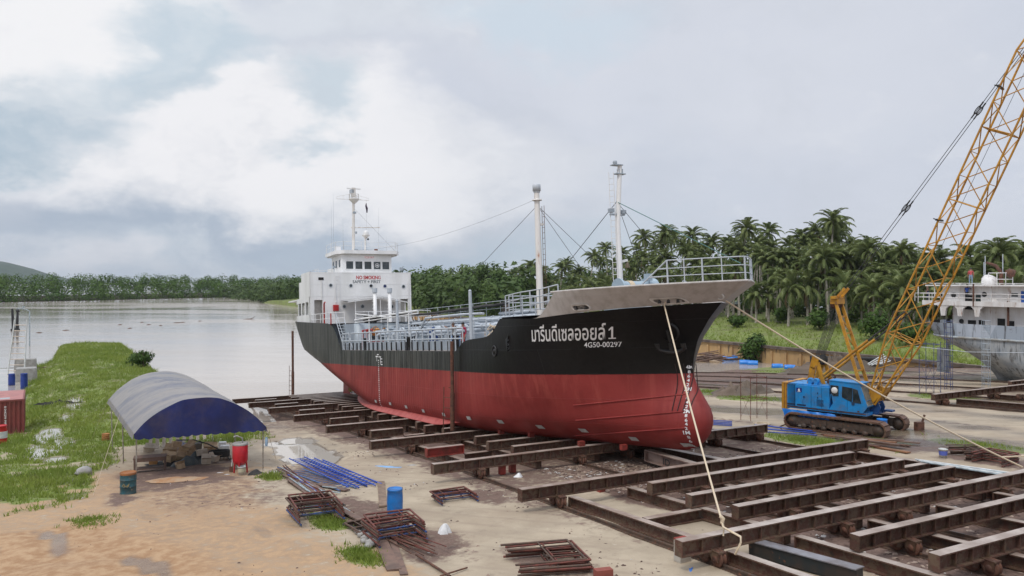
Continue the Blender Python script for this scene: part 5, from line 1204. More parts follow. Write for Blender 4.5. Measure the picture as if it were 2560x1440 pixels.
for s, w, m in ((5.0, 2.9, M_redsteel), (13.5, 3.6, M_redsteel), (22, 3.9, M_redsteel), (9.2, 3.3, M_redsteel), (2.9, 1.9, M_redsteel), (30.5, 3.8, M_redsteel), (11.3, 4.0, M_redsteel)):
    zt = KB-TRIM*s+.2; zb = G(s)+.9; mb = MB(); mb.box((s, w, (zb+max(zt, zb+.25))/2), (.22, .3, max(zt, zb+.25)-zb)); obj('bilge_block', mb, m, t)
for s, w in ((5.2, 6.6), (5.1, 7.2), (-.6, 5.6)):
    mb = MB(); mb.box((s+.1, w, G(s)+.22), (.24, .28, .44)); obj('support_block', mb, M_redsteel, t)
mb = MB(); ibeam(mb, (2.9, .45, .35), (-1.3, .45, .35), .55, .4, 9); o = obj('keel_beam', mb, [pm('pale_rusty_steel', (.26, .19, .16), (.16, .09, .07), 2, .6, rust=.3), M_steeltop], t)
vs_, fs_ = textmesh('ID', 1, .02); f2 = fit(vs_, 0, .5, 0, .3); mb = MB(); mb.add([(1.5-x, .672, .2+y) for x, y in f2], fs_); obj('beam_lettering', mb, M_black, o)
mb = MB(); ibeam(mb, (30, -1.0, G(30)+.5), (-.6, -1.0, .42), .55, .4, 9); obj('keel_beam', mb, [M_steel, M_steeltop], t)
# upright posts with ladders beside the tanker
def guidepost(label, s, w, zb, h, lad, r=.11):
    x, y = W2(s, w); g = thing('guide_post', label, 'post', (x, y, zb), TH)
    mb = MB(); mb.tube([(0, 0, 0), (0, 0, h*.42)], r*1.25, 8); mb.tube([(0, 0, h*.42), (.04, .02, h)], r, 8); obj('post', mb, M_rust, g)
    mb = MB(); ladder(mb, (.55, .1, 0), (.48, .1, lad), .5, .028, .55, Vector((.8, .5, 0)).normalized()); mb.tube([(.3, .1, lad), (0, 0, lad)], .025, 5); obj('ladder', mb, M_rust, g)
x = ray(1127, 1076, .9); guidepost('rusty red post with a ladder standing against the tanker side', x[0], x[1]-.1, H(x[0], x[1])+.9, 5.15, 2.45)
guidepost('dark thin post with a ladder standing in the water by the tanker stern', *S2(*at(732, 985, 91).xy), -5.0, 8.0, 4.0, .13)
# second slip with its cradle
mkrails(-46, (14.5, 8, 1, -6), ['rusty rail of the far slip, outermost on the crane side', 'rusty rail of the far slip, second from the crane side', 'rusty rail of the far slip, under the grey ship', 'rusty rail of the far slip, nearest the quay wall'], -30, 58, 'rails of the far slipway')
cradle('slipway_cradle', 'rusty beam cradle under the grey ship at the right edge', [(8.65-8.5*k, 15.6, -19) for k in range(0, 4)], [(6.5, 7, -17), (4.4, 7, -17), (10.8, 2, -17), (-2, 5.5, -15), (-4, 5.5, -15)], 0, 0, -46, lw=(13, 8, 3, -3, -9, -15), rails=(14.5, 8, 1, -6))

# ---------------------------------------------------------------- crawler crane
CH = atan2(-.69, .72); CX, CY = 20.2, 48.4; cs_, cw_ = S2(CX, CY); CZ = H(cs_, cw_)
crane = thing('crawler_crane', 'blue crawler crane with yellow lattice boom parked beside the slip', 'crane', (CX, CY, CZ), CH)
M_track = pm('track_steel', (.075, .052, .04), (.045, .033, .027), 2.5, .6, rust=.4, dirt=.5, bump=.01); M_shoe = pm('track_shoe', (.15, .085, .055), (.10, .055, .04), 2.5, .6, rust=.4, bump=.01)
LT = 2.95
for y in (-1.62, 1.62):
    tr = thing('crawler_track', None, None); tr.parent = crane; tr.location = (0, y, 0)
    mb = MB(); R_ = .44
    per = 2*(2*LT-2*R_)+2*pi*R_; nshoe = 46
    def tp(d):
        st_ = 2*LT-2*R_; d %= per
        if d < st_: return -LT+R_+d, 2*R_+.06, 0
        d -= st_
        if d < pi*R_: a = d/R_; return LT-R_+R_*sin(a), R_+.06+R_*cos(a), a
        d -= pi*R_
        if d < st_: return LT-R_-d, .06, pi
        d -= st_; a = d/R_; return -LT+R_-R_*sin(a), R_+.06-R_*cos(a), pi+a
    for i in range(nshoe):
        x, z, a = tp(per*i/nshoe); l = per/nshoe*.94; dx, dz = cos(a)*l/2, -sin(a)*l/2; nx, nz = sin(a)*.05, cos(a)*.05
        vs_ = [(x+sx*dx+k*nx, yy, z+sx*dz+k*nz) for yy in (-.38, .38) for sx in (-1, 1) for k in (-1, 1)]
        mb.add(vs_, [(0, 1, 3, 2), (4, 6, 7, 5), (0, 4, 5, 1), (2, 3, 7, 6), (1, 5, 7, 3), (0, 2, 6, 4)])
    obj('track_shoes', mb, M_shoe, tr)
    mb = MB(); mb.box((0, 0, .52), (2*LT-.95, .5, .46)); 
    for i in range(4): mb.box((-1.5+i*.95, -.27, .55), (.28, .06, .3)); mb.box((-1.1+i*.95, 0, .8), (.3, .3, .2))
    obj('track_frame', mb, M_track, tr)
    for x in (-LT+R_, LT-R_): mb = MB(); mb.M = Matrix.Translation((x, 0, R_+.06)) @ Matrix.Rotation(radians(90), 4, 'X'); mb.lathe([(0, -.3), (.12, -.3), (.2, -.24), (.36, -.24), (.38, -.15), (.38, .15), (.36, .24), (0, .3)], (0, 0, 0), 20); obj('idler_wheel', mb, M_track, tr)
    for i in range(7): mb = MB(); mb.M = Matrix.Translation((-1.8+i*.6, 0, .24)) @ Matrix.Rotation(radians(90), 4, 'X'); mb.lathe([(0, -.28), (.15, -.28), (.15, .28), (0, .28)], (0, 0, 0), 12); obj('track_roller', mb, M_track, tr)
mb = MB(); mb.box((0, 0, .7), (2.0, 2.8, .4)); mb.lathe([(.85, .8), (.85, 1.22), (0, 1.22)], (0, 0, 0), 24); obj('undercarriage', mb, M_track, crane)
bd = MB(); bd.box((-.7, 0, 1.26), (4.9, 2.9, .16)); bd.box((-1.75, 0, 1.98), (2.7, 3.0, 1.3)); bd.box((-.2, .9, 1.9), (1.5, 1.1, 1.1)); bd.box((.7, .2, 1.6), (1.6, .9, .5)); bd.box((-1.7, -.3, 2.66), (2.5, 2.0, .08)); bd.box((-2.75, 0, 1.98), (.55, 3.0, 1.3))
body = obj('machinery_house', bd, M_cblue, crane)
mb = MB()
for x in (-2.55, -1.5, -.85): mb.box((x, -1.505, 1.98), (.014, .012, 1.24))
mb.box((-2.75, -1.505, 1.44), (.5, .012, .09)); mb.box((-2.1, -1.505, 1.44), (.55, .012, .09)); mb.box((-1.95, -1.52, 1.95), (.12, .03, .06)); mb.box((-1.1, -1.51, 2.25), (.05, .02, .1)); mb.box((-1.1, -1.51, 1.98), (.05, .02, .1)); obj('door_gap', mb, pm('dark_blue_gap', (.01, .04, .10), None, 3, .7), body)
mb = MB(); mb.box((-2.25, -1.508, 2.34), (.34, .016, .26)); sg = obj('company_plate', mb, flat('plate_navy', (.012, .025, .22), .4), body)
mb = MB(); mb.M = Matrix.Translation((-2.25, -1.519, 2.37)) @ Matrix.Rotation(radians(90), 4, 'X'); mb.lathe([(0, 0), (.055, 0)], (0, 0, 0), 14, smooth=False); mb.add([(-.05, -.1, 0), (.05, -.1, 0), (.07, -.02, 0), (-.07, -.02, 0)], [(0, 1, 2, 3)]); mb.add([(-.1, -.14, 0), (.1, -.14, 0), (.1, -.115, 0), (-.1, -.115, 0)], [(0, 1, 2, 3)]); obj('plate_emblem', mb, M_letter, sg)
mb = MB(); mb.box((-3.18, 0, 1.92), (.34, 3.04, 1.62)); cw = obj('counterweight', mb, M_yellow, crane); mb = MB(); mb.box((-3.18, -1.525, 1.92), (.03, .012, 1.6)); mb.box((-3.06, -1.525, 1.92), (.02, .012, 1.6)); obj('counterweight_seam', mb, M_rust, cw)
# cab
cb = MB(); cb.xprism([(-.42, 1.34), (1.55, 1.34), (1.80, 1.72), (1.38, 2.98), (1.30, 3.02), (-.35, 3.06), (-.42, 3.0), (-.18, 1.75)], -1.5, -.45); cab = obj('cab', cb, M_cblue, crane)
mb = MB(); mb.xprism([(-.42, 3.06), (-.40, 3.12), (1.52, 3.07), (1.5, 3.0), (1.32, 3.02)], -1.53, -.42); obj('cab_roof', mb, M_cblue, cab)
def pane(pts, nm='side_window', y=-1.508, m=M_glass, fr=True):
    mb = MB(); mb.add([(x, y, z) for x, z in pts], [tuple(range(len(pts)))]); w_ = obj(nm, mb, m, cab)
    if fr:
        mb = MB(); mb.tube([(x, y, z) for x, z in pts+pts[:1]], .018, 4); obj('window_frame', mb, M_black, w_)
pane([(.36, 2.16), (.92, 1.94), (.95, 2.74), (.38, 2.78)]); pane([(.99, 1.92), (1.44, 1.9), (1.24, 2.66), (.99, 2.72)]); pane([(-.30, 2.36), (-.18, 2.2), (.14, 2.2), (.14, 2.8), (-.32, 2.8)])
mb = MB(); mb.M = Matrix.Translation((-.08, -1.53, 2.52)) @ Matrix.Rotation(radians(90), 4, 'X'); mb.lathe([(0, .02), (.17, .02), (.19, 0), (.17, -.02), (0, -.02)], (0, 0, 0), 18); obj('round_vent', mb, M_white, cab)
def fpane(z0, z1, nm, m=M_glass):
    f = lambda z: 1.80-(z-1.72)*(.42/1.26)+.012
    mb = MB(); mb.add([(f(z0), -1.44, z0), (f(z0), -.52, z0), (f(z1), -.52, z1), (f(z1), -1.44, z1)], [(0, 1, 2, 3)]); mb.tube([(f(z0), -1.44, z0), (f(z0), -.52, z0), (f(z1), -.52, z1), (f(z1), -1.44, z1), (f(z0), -1.44, z0)], .02, 4); obj(nm, mb, m, cab)
fpane(2.08, 2.88, 'windscreen', pm('bright_glass', (.16, .18, .18), (.10, .12, .12), 2, .05, spec=.8)); fpane(1.76, 2.02, 'windscreen', pm('bright_glass', (.16, .18, .18)))
mb = MB(); mb.add([(1.79, -1.44, 1.69), (1.79, -.52, 1.69), (1.58, -.52, 1.38), (1.58, -1.44, 1.38)], [(3, 2, 1, 0)]); o = obj('lower_window', mb, M_glass, cab); o.location = (.012, 0, -.008)
mb = MB(); mb.box((.66, -1.505, 2.0), (.012, .012, 1.2)); mb.box((1.0, -1.52, 1.85), (.16, .03, .16)); mb.tube([(.0, -1.5, 1.3), (.0, -1.5, .95)], .02, 4); mb.tube([(.3, -1.5, 1.3), (.3, -1.5, .95)], .02, 4); mb.tube([(0, -1.5, .98), (.3, -1.5, .98)], .02, 4); obj('cab_step', mb, pm('dark_blue_gap', (.01, .04, .10)), cab)
mb = MB(); mb.xprism([(1.2, 1.2), (2.05, 1.25), (2.15, 1.6), (1.85, 2.25), (1.2, 2.0)], -.42, -.30); mb.xprism([(1.2, 1.2), (2.05, 1.25), (2.15, 1.6), (1.85, 2.25), (1.2, 2.0)], .30, .42); mb.box((2.2, .9, 1.3), (.5, .5, .1)); mb.box((1.2, .3, 1.25), (1.6, 1.6, .12)); obj('boom_foot_bracket', mb, pm('deep_crane_blue', (.01, .06, .20), (.01, .05, .16), 2, .45), crane)
for x in (-1.75, -1.4):
    mb = MB(); mb.M = Matrix.Translation((x, -.95, 2.90)) @ Matrix.Rotation(radians(90), 4, 'X'); mb.lathe([(0, -.16), (.17, -.16), (.19, .1), (.14, .14), (.1, .12), (0, .12)], (0, 0, 0), 14); mb.box((0, -.2, 0), (.2, .3, .3)); obj('work_lamp', mb, M_cblue, crane)
mb = MB(); mb.box((-.75, .3, 2.78), (.8, .6, .2)); mb.ico((-.55, -1.0, 2.78), .1, 1, 0); obj('deck_gear', mb, M_rust, crane)
mb = MB()
for x in (-2.0, -1.3): mb.tube([(x, -1.51, 1.55), (x, -1.56, 1.6), (x, -1.56, 2.0), (x, -1.51, 2.05)], .014, 4)
mb.tube([(-.34, -1.52, 1.5), (-.38, -1.58, 1.6), (-.3, -1.58, 2.2), (-.26, -1.52, 2.3)], .016, 4); rail(mb, [(-3.0, -1.35, 2.64), (-2.0, -1.35, 2.64)], .0001, 1, 9, .014)
mb.tube([(-2.95, -1.4, 2.63), (-2.95, -1.4, 2.9), (-2.05, -1.4, 2.9), (-2.05, -1.4, 2.63)], .016, 4); obj('grab_handle', mb, M_cblue, crane)
mb = MB()
for i in range(4): mb.tube([(1.2+.05*i, -.35+.1*i, 1.9), (1.7+.1*i, -.3+.12*i, 2.5+.1*i), (1.9+.1*i, -.2+.1*i, 2.0)], .02, 5)
mb.tube([(-1.2, .3, 2.9), (-.9, .2, 3.1), (-.6, .5, 2.9)], .03, 5); obj('hydraulic_hose', mb, M_rubber, crane)
mb = MB(); mb.tube([(-1.0, .9, 2.6), (-1.0, .9, 3.1), (-1.15, .9, 3.2)], .06, 7); obj('exhaust', mb, M_rust, crane)
mb = MB(); 
for i in range(7): mb.box((-.95+.0*i, -1.508, 1.50+.06*i), (.42, .012, .022))
obj('louvre', mb, pm('dark_blue_gap', (.01, .04, .10)), body)
mb = MB(); mb.box((-.7, -1.47, 1.29), (4.8, .02, .05)); mb.box((1.3, -1.51, 1.42), (.1, .03, .08)); obj('sill_rail', mb, M_rust, body)
# boom
EL = radians(66.7); bm0 = Vector((1.67, 0, 1.85)); bx_ = Vector((cos(EL), 0, sin(EL))); bz_ = Vector((-sin(EL), 0, cos(EL))); by_ = Vector((0, 1, 0))
def sec(l):                            # half widths along the boom
    if l < 4.2: u = l/4.2; return .52+.26*u, .22+.55*u
    if l > 20.5: u = (l-20.5)/2.8; return .78-.3*u, .77-.5*u
    return .78, .77
def bp(l, sy, sz): a, b_ = sec(l); return bm0+bx_*l+by_*(sy*a)+bz_*(sz*b_+.0)
mb = MB(); ST = [0, 1.0, 2.0, 3.1, 4.2]+[4.2+1.36*i for i in range(1, 13)]+[21.5, 22.4, 23.2]
for sy in (-1, 1):
    for sz in (-1, 1): mb.tube([bp(l, sy, sz) for l in ST], .058, 7)
o = obj('boom_chord', mb, M_yellow, crane); mb = MB()
for i, (a, b_) in enumerate(zip(ST, ST[1:])):
    q = 1 if i % 2 else -1; r = .030
    mb.tube([bp(a, -1, q), bp(b_, 1, q)], r, 5); mb.tube([bp(a, 1, -q), bp(b_, -1, -q)], r, 5); mb.tube([bp(a, 1, q), bp(b_, 1, -q)], r, 5); mb.tube([bp(a, -1, -q), bp(b_, -1, q)], r, 5)
    for c_ in (-1, 1): mb.tube([bp(a, -1, c_), bp(a, 1, c_)], .022, 4)
    if i in (0, 4, 10, 13):
        for c_ in ((-1, -1), (1, 1)): mb.tube([bp(a, -1, c_[0]), bp(a, 1, c_[0])], r, 5); mb.tube([bp(a, c_[0], -1), bp(a, c_[0], 1)], r, 5)
        mb.tube([bp(a, -1, -1), bp(a, 1, 1)], r, 5); mb.tube([bp(a, 1, -1), bp(a, -1, 1)], r, 5)
        for c_ in (-1, 1): mb.tube([bp(a, -1, c_), bp(b_, 1, c_)], r, 5); mb.tube([bp(a, 1, c_), bp(b_, -1, c_)], r, 5)
obj('boom_lacing', mb, M_yellow, crane)
mb = MB()
for sy in (-1, 1): mb.add([bp(-.35, sy, 0)+by_*d for d in (-.04, .04)]+[bp(.9, sy, -1)+by_*d for d in (-.04, .04)]+[bp(.9, sy, 1)+by_*d for d in (-.04, .04)], [(0, 2, 4), (1, 5, 3), (0, 1, 3, 2), (2, 3, 5, 4), (4, 5, 1, 0)])
mb.add([bp(.2, -1, -1), bp(.2, 1, -1), bp(1.2, 1, -1), bp(1.2, -1, -1)], [(0, 1, 2, 3)]); obj('boom_foot', mb, M_yellow, crane)
mb = MB()
for l in (11.1, 18.6): mb.bar(bp(l, -1.2, 1.1), bp(l, .3, 1.1), .1, .1); mb.bar(bp(l, -1.0, 1.35), bp(l, -1.0, .9), .14, .05)
obj('guide_bracket', mb, M_black, crane)
mb = MB(); mb.tube([bp(.5, 0, 1.2), bp(22.8, .2, .5)], .012, 4); obj('hoist_rope', mb, M_wire, crane)
mb = MB(); tp_ = Vector((-.5, 0, 8.05))
for sy in (-1, 1):
    mb.bar((1.35, sy*.62, 1.9), (-.45, sy*.40, 7.7), .13, .17)
for u in (.3, .5, .68, .85):
    a = Vector((1.35, .62, 1.9)).lerp(Vector((-.45, .40, 7.7)), u); mb.bar(a, Vector((a.x, -a.y, a.z)), .07, .09)
for u, v in ((.5, .68), (.68, .85)):
    a = Vector((1.35, .62, 1.9)).lerp(Vector((-.45, .40, 7.7)), u); b_ = Vector((1.35, .62, 1.9)).lerp(Vector((-.45, .40, 7.7)), v); mb.bar(a, Vector((b_.x, -b_.y, b_.z)), .05, .06)
obj('gantry_mast', mb, M_yellow, crane)
mb = MB(); mb.box((-.5, 0, 8.0), (.35, 1.3, .16)); mb.box((-.5, 0, 7.75), (.5, 1.0, .3)); 
for y in (-.3, .3): mb.bar((-.4, y, 8.0), (.05, y, 8.55), .1, .16)
obj('sheave_block', mb, M_yellow, crane)
mb = MB()
for i in range(5): mb.M = Matrix.Translation((-.55, -.36+i*.18, 7.55)) @ Matrix.Rotation(radians(90), 4, 'X'); mb.lathe([(0, -.05), (.24, -.05), (.2, 0), (.24, .05), (0, .05)], (0, 0, 0), 14)
mb.M = None; obj('sheave', mb, M_rust, crane)
mb = MB()
for i in range(5):
    for dx in (-.2, .22): mb.tube([(-.55+dx, -.36+i*.18, 7.5), (-1.65+dx*.7, -.3+i*.15, 4.2)], .016, 4)
obj('luffing_rope', mb, M_wire, crane)
mb = MB(); mb.M = Matrix.Translation((-1.62, 0, 4.1)) @ Matrix.Rotation(radians(90), 4, 'X'); mb.lathe([(0, -.5), (.33, -.5), (.33, -.4), (.27, -.4), (.27, .4), (.33, .4), (.33, .5), (0, .5)], (0, 0, 0), 18); obj('winch_drum', mb, M_rubber, crane)
mb = MB()
for y in (-.55, .55): mb.bar((-2.0, y, 2.6), (-1.8, y, 3.7), .1, .36); mb.bar((-1.8, y, 3.6), (-1.6, y, 4.35), .1, .42); mb.bar((-1.1, y, 2.6), (-1.5, y, 4.0), .08, .22)
obj('winch_bracket', mb, M_yellow, crane)
mb = MB(); m2 = MB()
for y in (-.5, .5):
    a, b_ = Vector((-1.85, y, 2.65)), Vector((3.55, y*1.2, 7.25)); mb.tube([a, a.lerp(b_, .62)], .085, 8); m2.tube([a.lerp(b_, .6), b_], .045, 6)
o = obj('backstop_strut', mb, M_yellow, crane); obj('strut_rod', m2, M_wire, o)
tip = bp(23.0, 0, .5)
for y in (-.32, .32):
    a = Vector((.05, y, 8.55)); b_ = Vector((tip.x, tip.y+y*.6, tip.z)); mb = MB(); mb.tube([a, b_], .020, 5); p_ = obj('pendant_rope', mb, M_wire, crane)
    for u in (.32, .67):
        mb = MB(); c_ = a.lerp(b_, u); d = (b_-a).normalized(); e = by_.cross(d); mb.tube([c_+d*(.26*cos(k*pi/6))+e*.07*sin(k*pi/6) for k in range(13)], .03, 5); mb.tube([c_-d*.5, c_-d*.22], .04, 5); mb.tube([c_+d*.2, c_+d*.5], .045, 5); obj('pendant_link', mb, M_black, p_)
mb = MB(); r0 = [(-3.3+i*.22, -1.62+.05*sin(i*2), 1.12) for i in range(16)]; r1 = [(-3.15+i*.215, -1.7+.07*sin(i*1.7+1), .95-.12*(i < 4)+.05*sin(i)) for i in range(16)]; r2 = [(-3.0+i*.18, -1.78, .75-.55*max(0, 1-i/7)) for i in range(16)]
mb.grid([r0, r1, r2]); obj('tarpaulin_skirt', mb, pm('blue_tarp', (.012, .13, .50), (.02, .20, .60), 4, .35), crane)

# ---------------------------------------------------------------- grey ship on the second slip
W0, DX, ZD, ZR = -56.0, 9.4, 6.45, 8.25; s2 = thing('cargo_vessel', 'weathered grey and white vessel stern-on at the right edge', 'ship', (*W2(DX, W0), 0), TH)
def S3(px, py, y):
    r, k = (px-1280)/2000, (py-700)/2000; w = W0+y
    s = (SX-.876*w-r*(SY-.482*w))/(.482+.876*r); Y = SY+.876*s-.482*w; return s-DX, CAMZ-k*Y
HB = 5.0; KZ = -1.5
E2 = [(0, 9.0), (1.1, 9.8), (2.1, 11.0), (3.1, 12.6), (4.0, 14.4), (4.7, 15.6), (6.1, 15.9)]
def half2(s, z):
    e = tab(E2, z); t = min(1, max(0, (e-s)/(11-.9*z))); h = HB*(1-(1-t)**(1.7+.35*z)); b_ = (s+16)/10; h *= 1-(1-min(1, max(0, b_)))**2
    return h*min(1, .45+.55*min(1, (z+.02)/1.3)**.5)
m = bpy.data.materials.new('weathered_grey_hull'); m.use_nodes = True; t = N(m.node_tree); b = t.n['Principled BSDF']
co = t.new('ShaderNodeTexCoord').outputs['Object']; xyz = t.new('ShaderNodeSeparateXYZ'); t.l.new(co, xyz.inputs[0])
st_ = t.noise(t.scale(co, (2.5, 2.5, .3)), 1.2, 7, .65); pn = t.noise(co, .9, 6, .65)
br = t.new('ShaderNodeTexVoronoi', {'Scale': .45}); t.l.new(t.scale(co, (1, 1, .3)), br.inputs['Vector'])
upc = t.mix(t.rng(br.outputs['Color'], .3, .7), (.30, .345, .40, 1), (.42, .46, .52, 1)); low = t.mix(t.rng(pn, .35, .65), (.25, .28, .31, 1), (.38, .39, .39, 1))
colr = t.mix(t.rng(xyz.outputs[2], 3.15, 3.25), low, upc); colr = t.mix(t.rng(st_, .50, .66, 0, .9), colr, (.045, .04, .036, 1)); colr = t.mix(t.rng(pn, .62, .72, 0, .8), colr, (.10, .06, .04, 1))
t.set(b.inputs['Base Color'], colr); b.inputs['Roughness'].default_value = .5; M_gh = m
mb = MB()
ZL2 = [0, .2, .5, .9, 1.3, 1.8, 2.3, 2.8, 3.3, 3.8, 4.3, 4.9, 5.4, 6.05]
for sg in (1, -1):
    rows = []
    for z in ZL2:
        e = tab(E2, z); rows.append([((lambda a: (-16+(e+16)*a, sg*(half2(-16+(e+16)*a, z) if a < 1 else 0), KZ+z))(1-(1-i/50)**1.6)) for i in range(51)])
    mb.grid(rows, flip=(sg == 1))
obj('hull', mb, M_gh, s2)
mb = MB()
for sg in (1, -1): mb.tube([(s, sg*(half2(s, 4.7)+.05), KZ+4.7) for s in [15.55-i*.2 for i in range(12)]+[13-i*.9 for i in range(30)]], .12, 7)
obj('rubbing_strake', mb, pm('strake_paint', (.36, .40, .42), (.25, .23, .20), 1.5, .55, rust=.35), s2)
mb = MB(); L_ = []; R_ = []
for i in range(28): s = 15.6-i*1.1; h = max(.05, half2(s, 5.5)-.05); L_.append((s, h, KZ+5.2)); R_.append((s, -h, KZ+5.2))
mb.grid([L_, R_], False); obj('deck', mb, M_deck, s2)
mb = MB(); mb.box((15.0, 0, .35), (1.3, .16, 2.6)); mb.box((14.5, 0, 2.2), (.3, .22, 1.6)); obj('rudder', mb, M_gh, s2)
M_wh2 = pm('rust_streaked_white', (.74, .73, .72), (.60, .57, .54), 1.5, .5, rust=.36, rustc=(.20, .11, .07), streak=True, rscale=3.2)
yn = 4.1
def q2(px, py, y=None): return S3(px, py, yn if y is None else y)
mb = MB()
def sect(x0, x1, z0, z1, yy=yn, th=.12): mb.box(((x0+x1)/2, yy-th/2, (z0+z1)/2), (x1-x0, th, z1-z0))
# lower level with openings, upper deck, upper house
mb.box((-2, 0, (3.6+ZD)/2), (27.5, 2*yn-1.2, ZD-3.6))
xs = [q2(px, 780)[0] for px in (2350, 2420, 2463, 2492, 2518, 2540, 2580)]
mb.box((-1, 0, ZD), (30.6, 2*yn+1.0, .3)); mb.box((-1, yn+.45, ZD+.06), (30.6, .12, .46))
for px in (2358, 2400, 2443): x = q2(px, 770, yn+.4)[0]; mb.xprism([(x-.2, ZD-1.2), (x+.2, ZD-1.2), (x+.3, ZD-.5), (x+.7, ZD-.12), (x-.7, ZD-.12), (x-.3, ZD-.5)], yn+.2, yn+.45)
u0 = q2(2350, 740)[0]; mb.box(((u0-14)/2, 0, (ZD+ZR)/2), (u0+14, 2*yn-.8, ZR-ZD)); mb.box((-1.0, 0, ZR), (30.2, 2*yn+.6, .12))
hz_ = obj('superstructure', mb, M_wh2, s2)
yf = yn-.4
def panel(nm, pxa, pxb, pya, pyb, y, m, d=.05):
    a, za = S3(pxa, pya, y); b_, zb = S3(pxb, pyb, y); mb = MB(); mb.box(((a+b_)/2, y+d/2-.02, (za+zb)/2), (abs(a-b_), d, abs(za-zb))); return obj(nm, mb, m, hz_)
panel('doorway', 2413, 2431, 738, 774, yf, M_dark); panel('doorway', 2435, 2452, 737, 778, yf, pm('green_shadowed_glass', (.02, .05, .045), (.03, .04, .04), 2, .1)); panel('window', 2420, 2440, 800, 817, yn-.6, M_dark); panel('window', 2447, 2462, 800, 818, yn-.6, M_dark); panel('opening', 2494, 2513, 796, 818, yn-.6, M_dark); panel('opening', 2518, 2536, 802, 818, yn-.6, M_dark); panel('window', 2529, 2545, 733, 742, yf, M_glass); panel('blue_banner', 2553, 2580, 728, 757, yf, flat('banner_blue', (.02, .10, .42), .5)); panel('opening', 2326, 2350, 798, 812, yn-.6, M_dark)
for px, py, y in ((2384.5, 738, yf), (2371.5, 802, yn-.6), (2404, 803, yn-.6), (2461, 736, yf)):
    x, z = S3(px, py, y); mb = MB(); mb.M = Matrix.Translation((x, y+.01, z)) @ Matrix.Rotation(radians(-90), 4, 'X'); mb.lathe([(.24, 0), (.24, .04), (.15, .05), (.15, .02), (0, .02)], (0, 0, 0), 16); obj('porthole', mb, M_black, hz_)
x, z = S3(2483, 755, yf); mb = MB(); mb.M = Matrix.Translation((x, yf-.28, z)); mb.ico((0, 0, 0), .5, 2); obj('life_raft_dome', mb, M_wh2, s2)
mb = MB(); rail(mb, [(15.2, yn+.35, ZD+.2), (4.2, yn+.35, ZD+.2)], .8, 2, 1.5, .035); rail(mb, [(15.2, yn+.35, ZD+.2), (15.2, -yn, ZD+.2)], .8, 2, 1.5, .03); rail(mb, [(14.5, yn, ZR), (-10, yn, ZR)], .22, 1, 1.3, .03); mb.tube([(15.0, yn+.1, ZD), (15, yn+.1, ZR)], .05, 5); mb.tube([(13.2, yn+.1, ZD), (13.2, yn+.1, ZR)], .05, 5); obj('railing', mb, M_wh2, s2)
x, z = S3(2475, 700, 0); mb = MB(); mb.ico((x, .2, ZR+.35), .75, 2, .1); obj('canvas_dome', mb, M_wh2, s2)
mb = MB(); x1, x2 = S3(2480, 700, 0)[0], S3(2523, 700, 0)[0]; rail(mb, [(x1, .6, ZR), (x2, .6, ZR), (x2, -.6, ZR)], 1.25, 2, .9, .035); obj('cage_railing', mb, M_wh2, s2)
x = S3(2503, 700, 0)[0]; mb = MB(); mb.tube([(x, 0, ZR), (x-.0, 0, ZR+1.3), (x+.5, .1, ZR+2.0), (x+1.4, .1, ZR+2.3)], [.22, .2, .16, .12], 8); mb.ico((x-.8, 0, ZR+1.2), .5, 1, .3); obj('exhaust_pipe', mb, M_rust, s2)
for px, top in ((2463, 640), (2507, 635), (2460, 655)):
    x, zz = S3(px, top, 0); mb = MB(); mb.tube([(x, 0, ZR), (x, 0, zz)], .045, 5); obj('antenna_pole', mb, M_lgrey, s2)
mb = MB(); x = S3(2435, 760, yn+.4)[0]; mb.tube([(x, yn+.5, ZD-.2), (x, yn+.5, ZR+.2)], .07, 6); x = S3(2522, 800, yn)[0]; mb.tube([(x, yn+.1, 4.0), (x, yn+.1, ZD+.4)], .1, 6); obj('rust_pipe', mb, M_rust, s2)
# scaffolding beside it
def tower(nm, label, s, w, h, a, b_, lift, m, grp=None, cat='scaffold', r=.03):
    x, y = W2(s, w); t = thing(nm, label, cat, (x, y, H(s, w)), TH, grp)
    for X in (0, a):
        for Y_ in (0, b_): mb = MB(); mb.tube([(X, Y_, 0), (X+.02, Y_, h)], r, 5); obj('upright', mb, m, t)
    mb = MB(); z = lift
    while z <= h+.01:
        for p_, q_ in (((0, 0, z), (a, 0, z)), ((0, b_, z), (a, b_, z)), ((0, 0, z), (0, b_, z)), ((a, 0, z), (a, b_, z))): mb = MB(); mb.tube([p_, q_], r*.8, 4); obj('ledger', mb, m, t)
        z += lift
    mb = MB()
    for Y_ in (0, b_): mb.tube([(0, Y_, .2), (a, Y_, h*.62)], r*.5, 4); mb.tube([(a, Y_, .2), (0, Y_, h*.62)], r*.5, 4)
    obj('brace', mb, m, t); return t
M_bluepole = pm('blue_scaffold', (.03, .07, .22), (.05, .05, .08), 4, .5, rust=.4)
x = ray(2352, 988); tower('scaffold_tower', 'dark scaffold tower standing left of the grey ship stern', x[0], x[1], 4.4, 1.3, .9, 1.4, M_bluepole, r=.025)
x = ray(2382, 975); tower('scaffold_tower', 'tall blue ladder scaffold against the grey ship stern', x[0], x[1], 6.2, .55, .3, .5, M_bluepole, r=.02)
x = ray(2476, 975); tower('scaffold_tower', 'slender grey ladder scaffold at the grey ship side', x[0], x[1], 6.0, .55, .3, .5, M_greypaint, r=.02)
mb = MB(); a = at(2290, 866, 62); mb.tube([a, at(2420, 880, 60.5), at(2580, 882, 58)], .022, 4); one('scaffold_tube', mb, M_lgrey, 'long pale tube tied across the scaffolds of the grey ship', 'tube')
mb = MB(); mb.tube([at(2285, 915, 61), at(2460, 940, 59)], .022, 4); one('scaffold_tube', mb, M_wire, 'dark sloping tube below the pale one at the grey ship', 'tube')
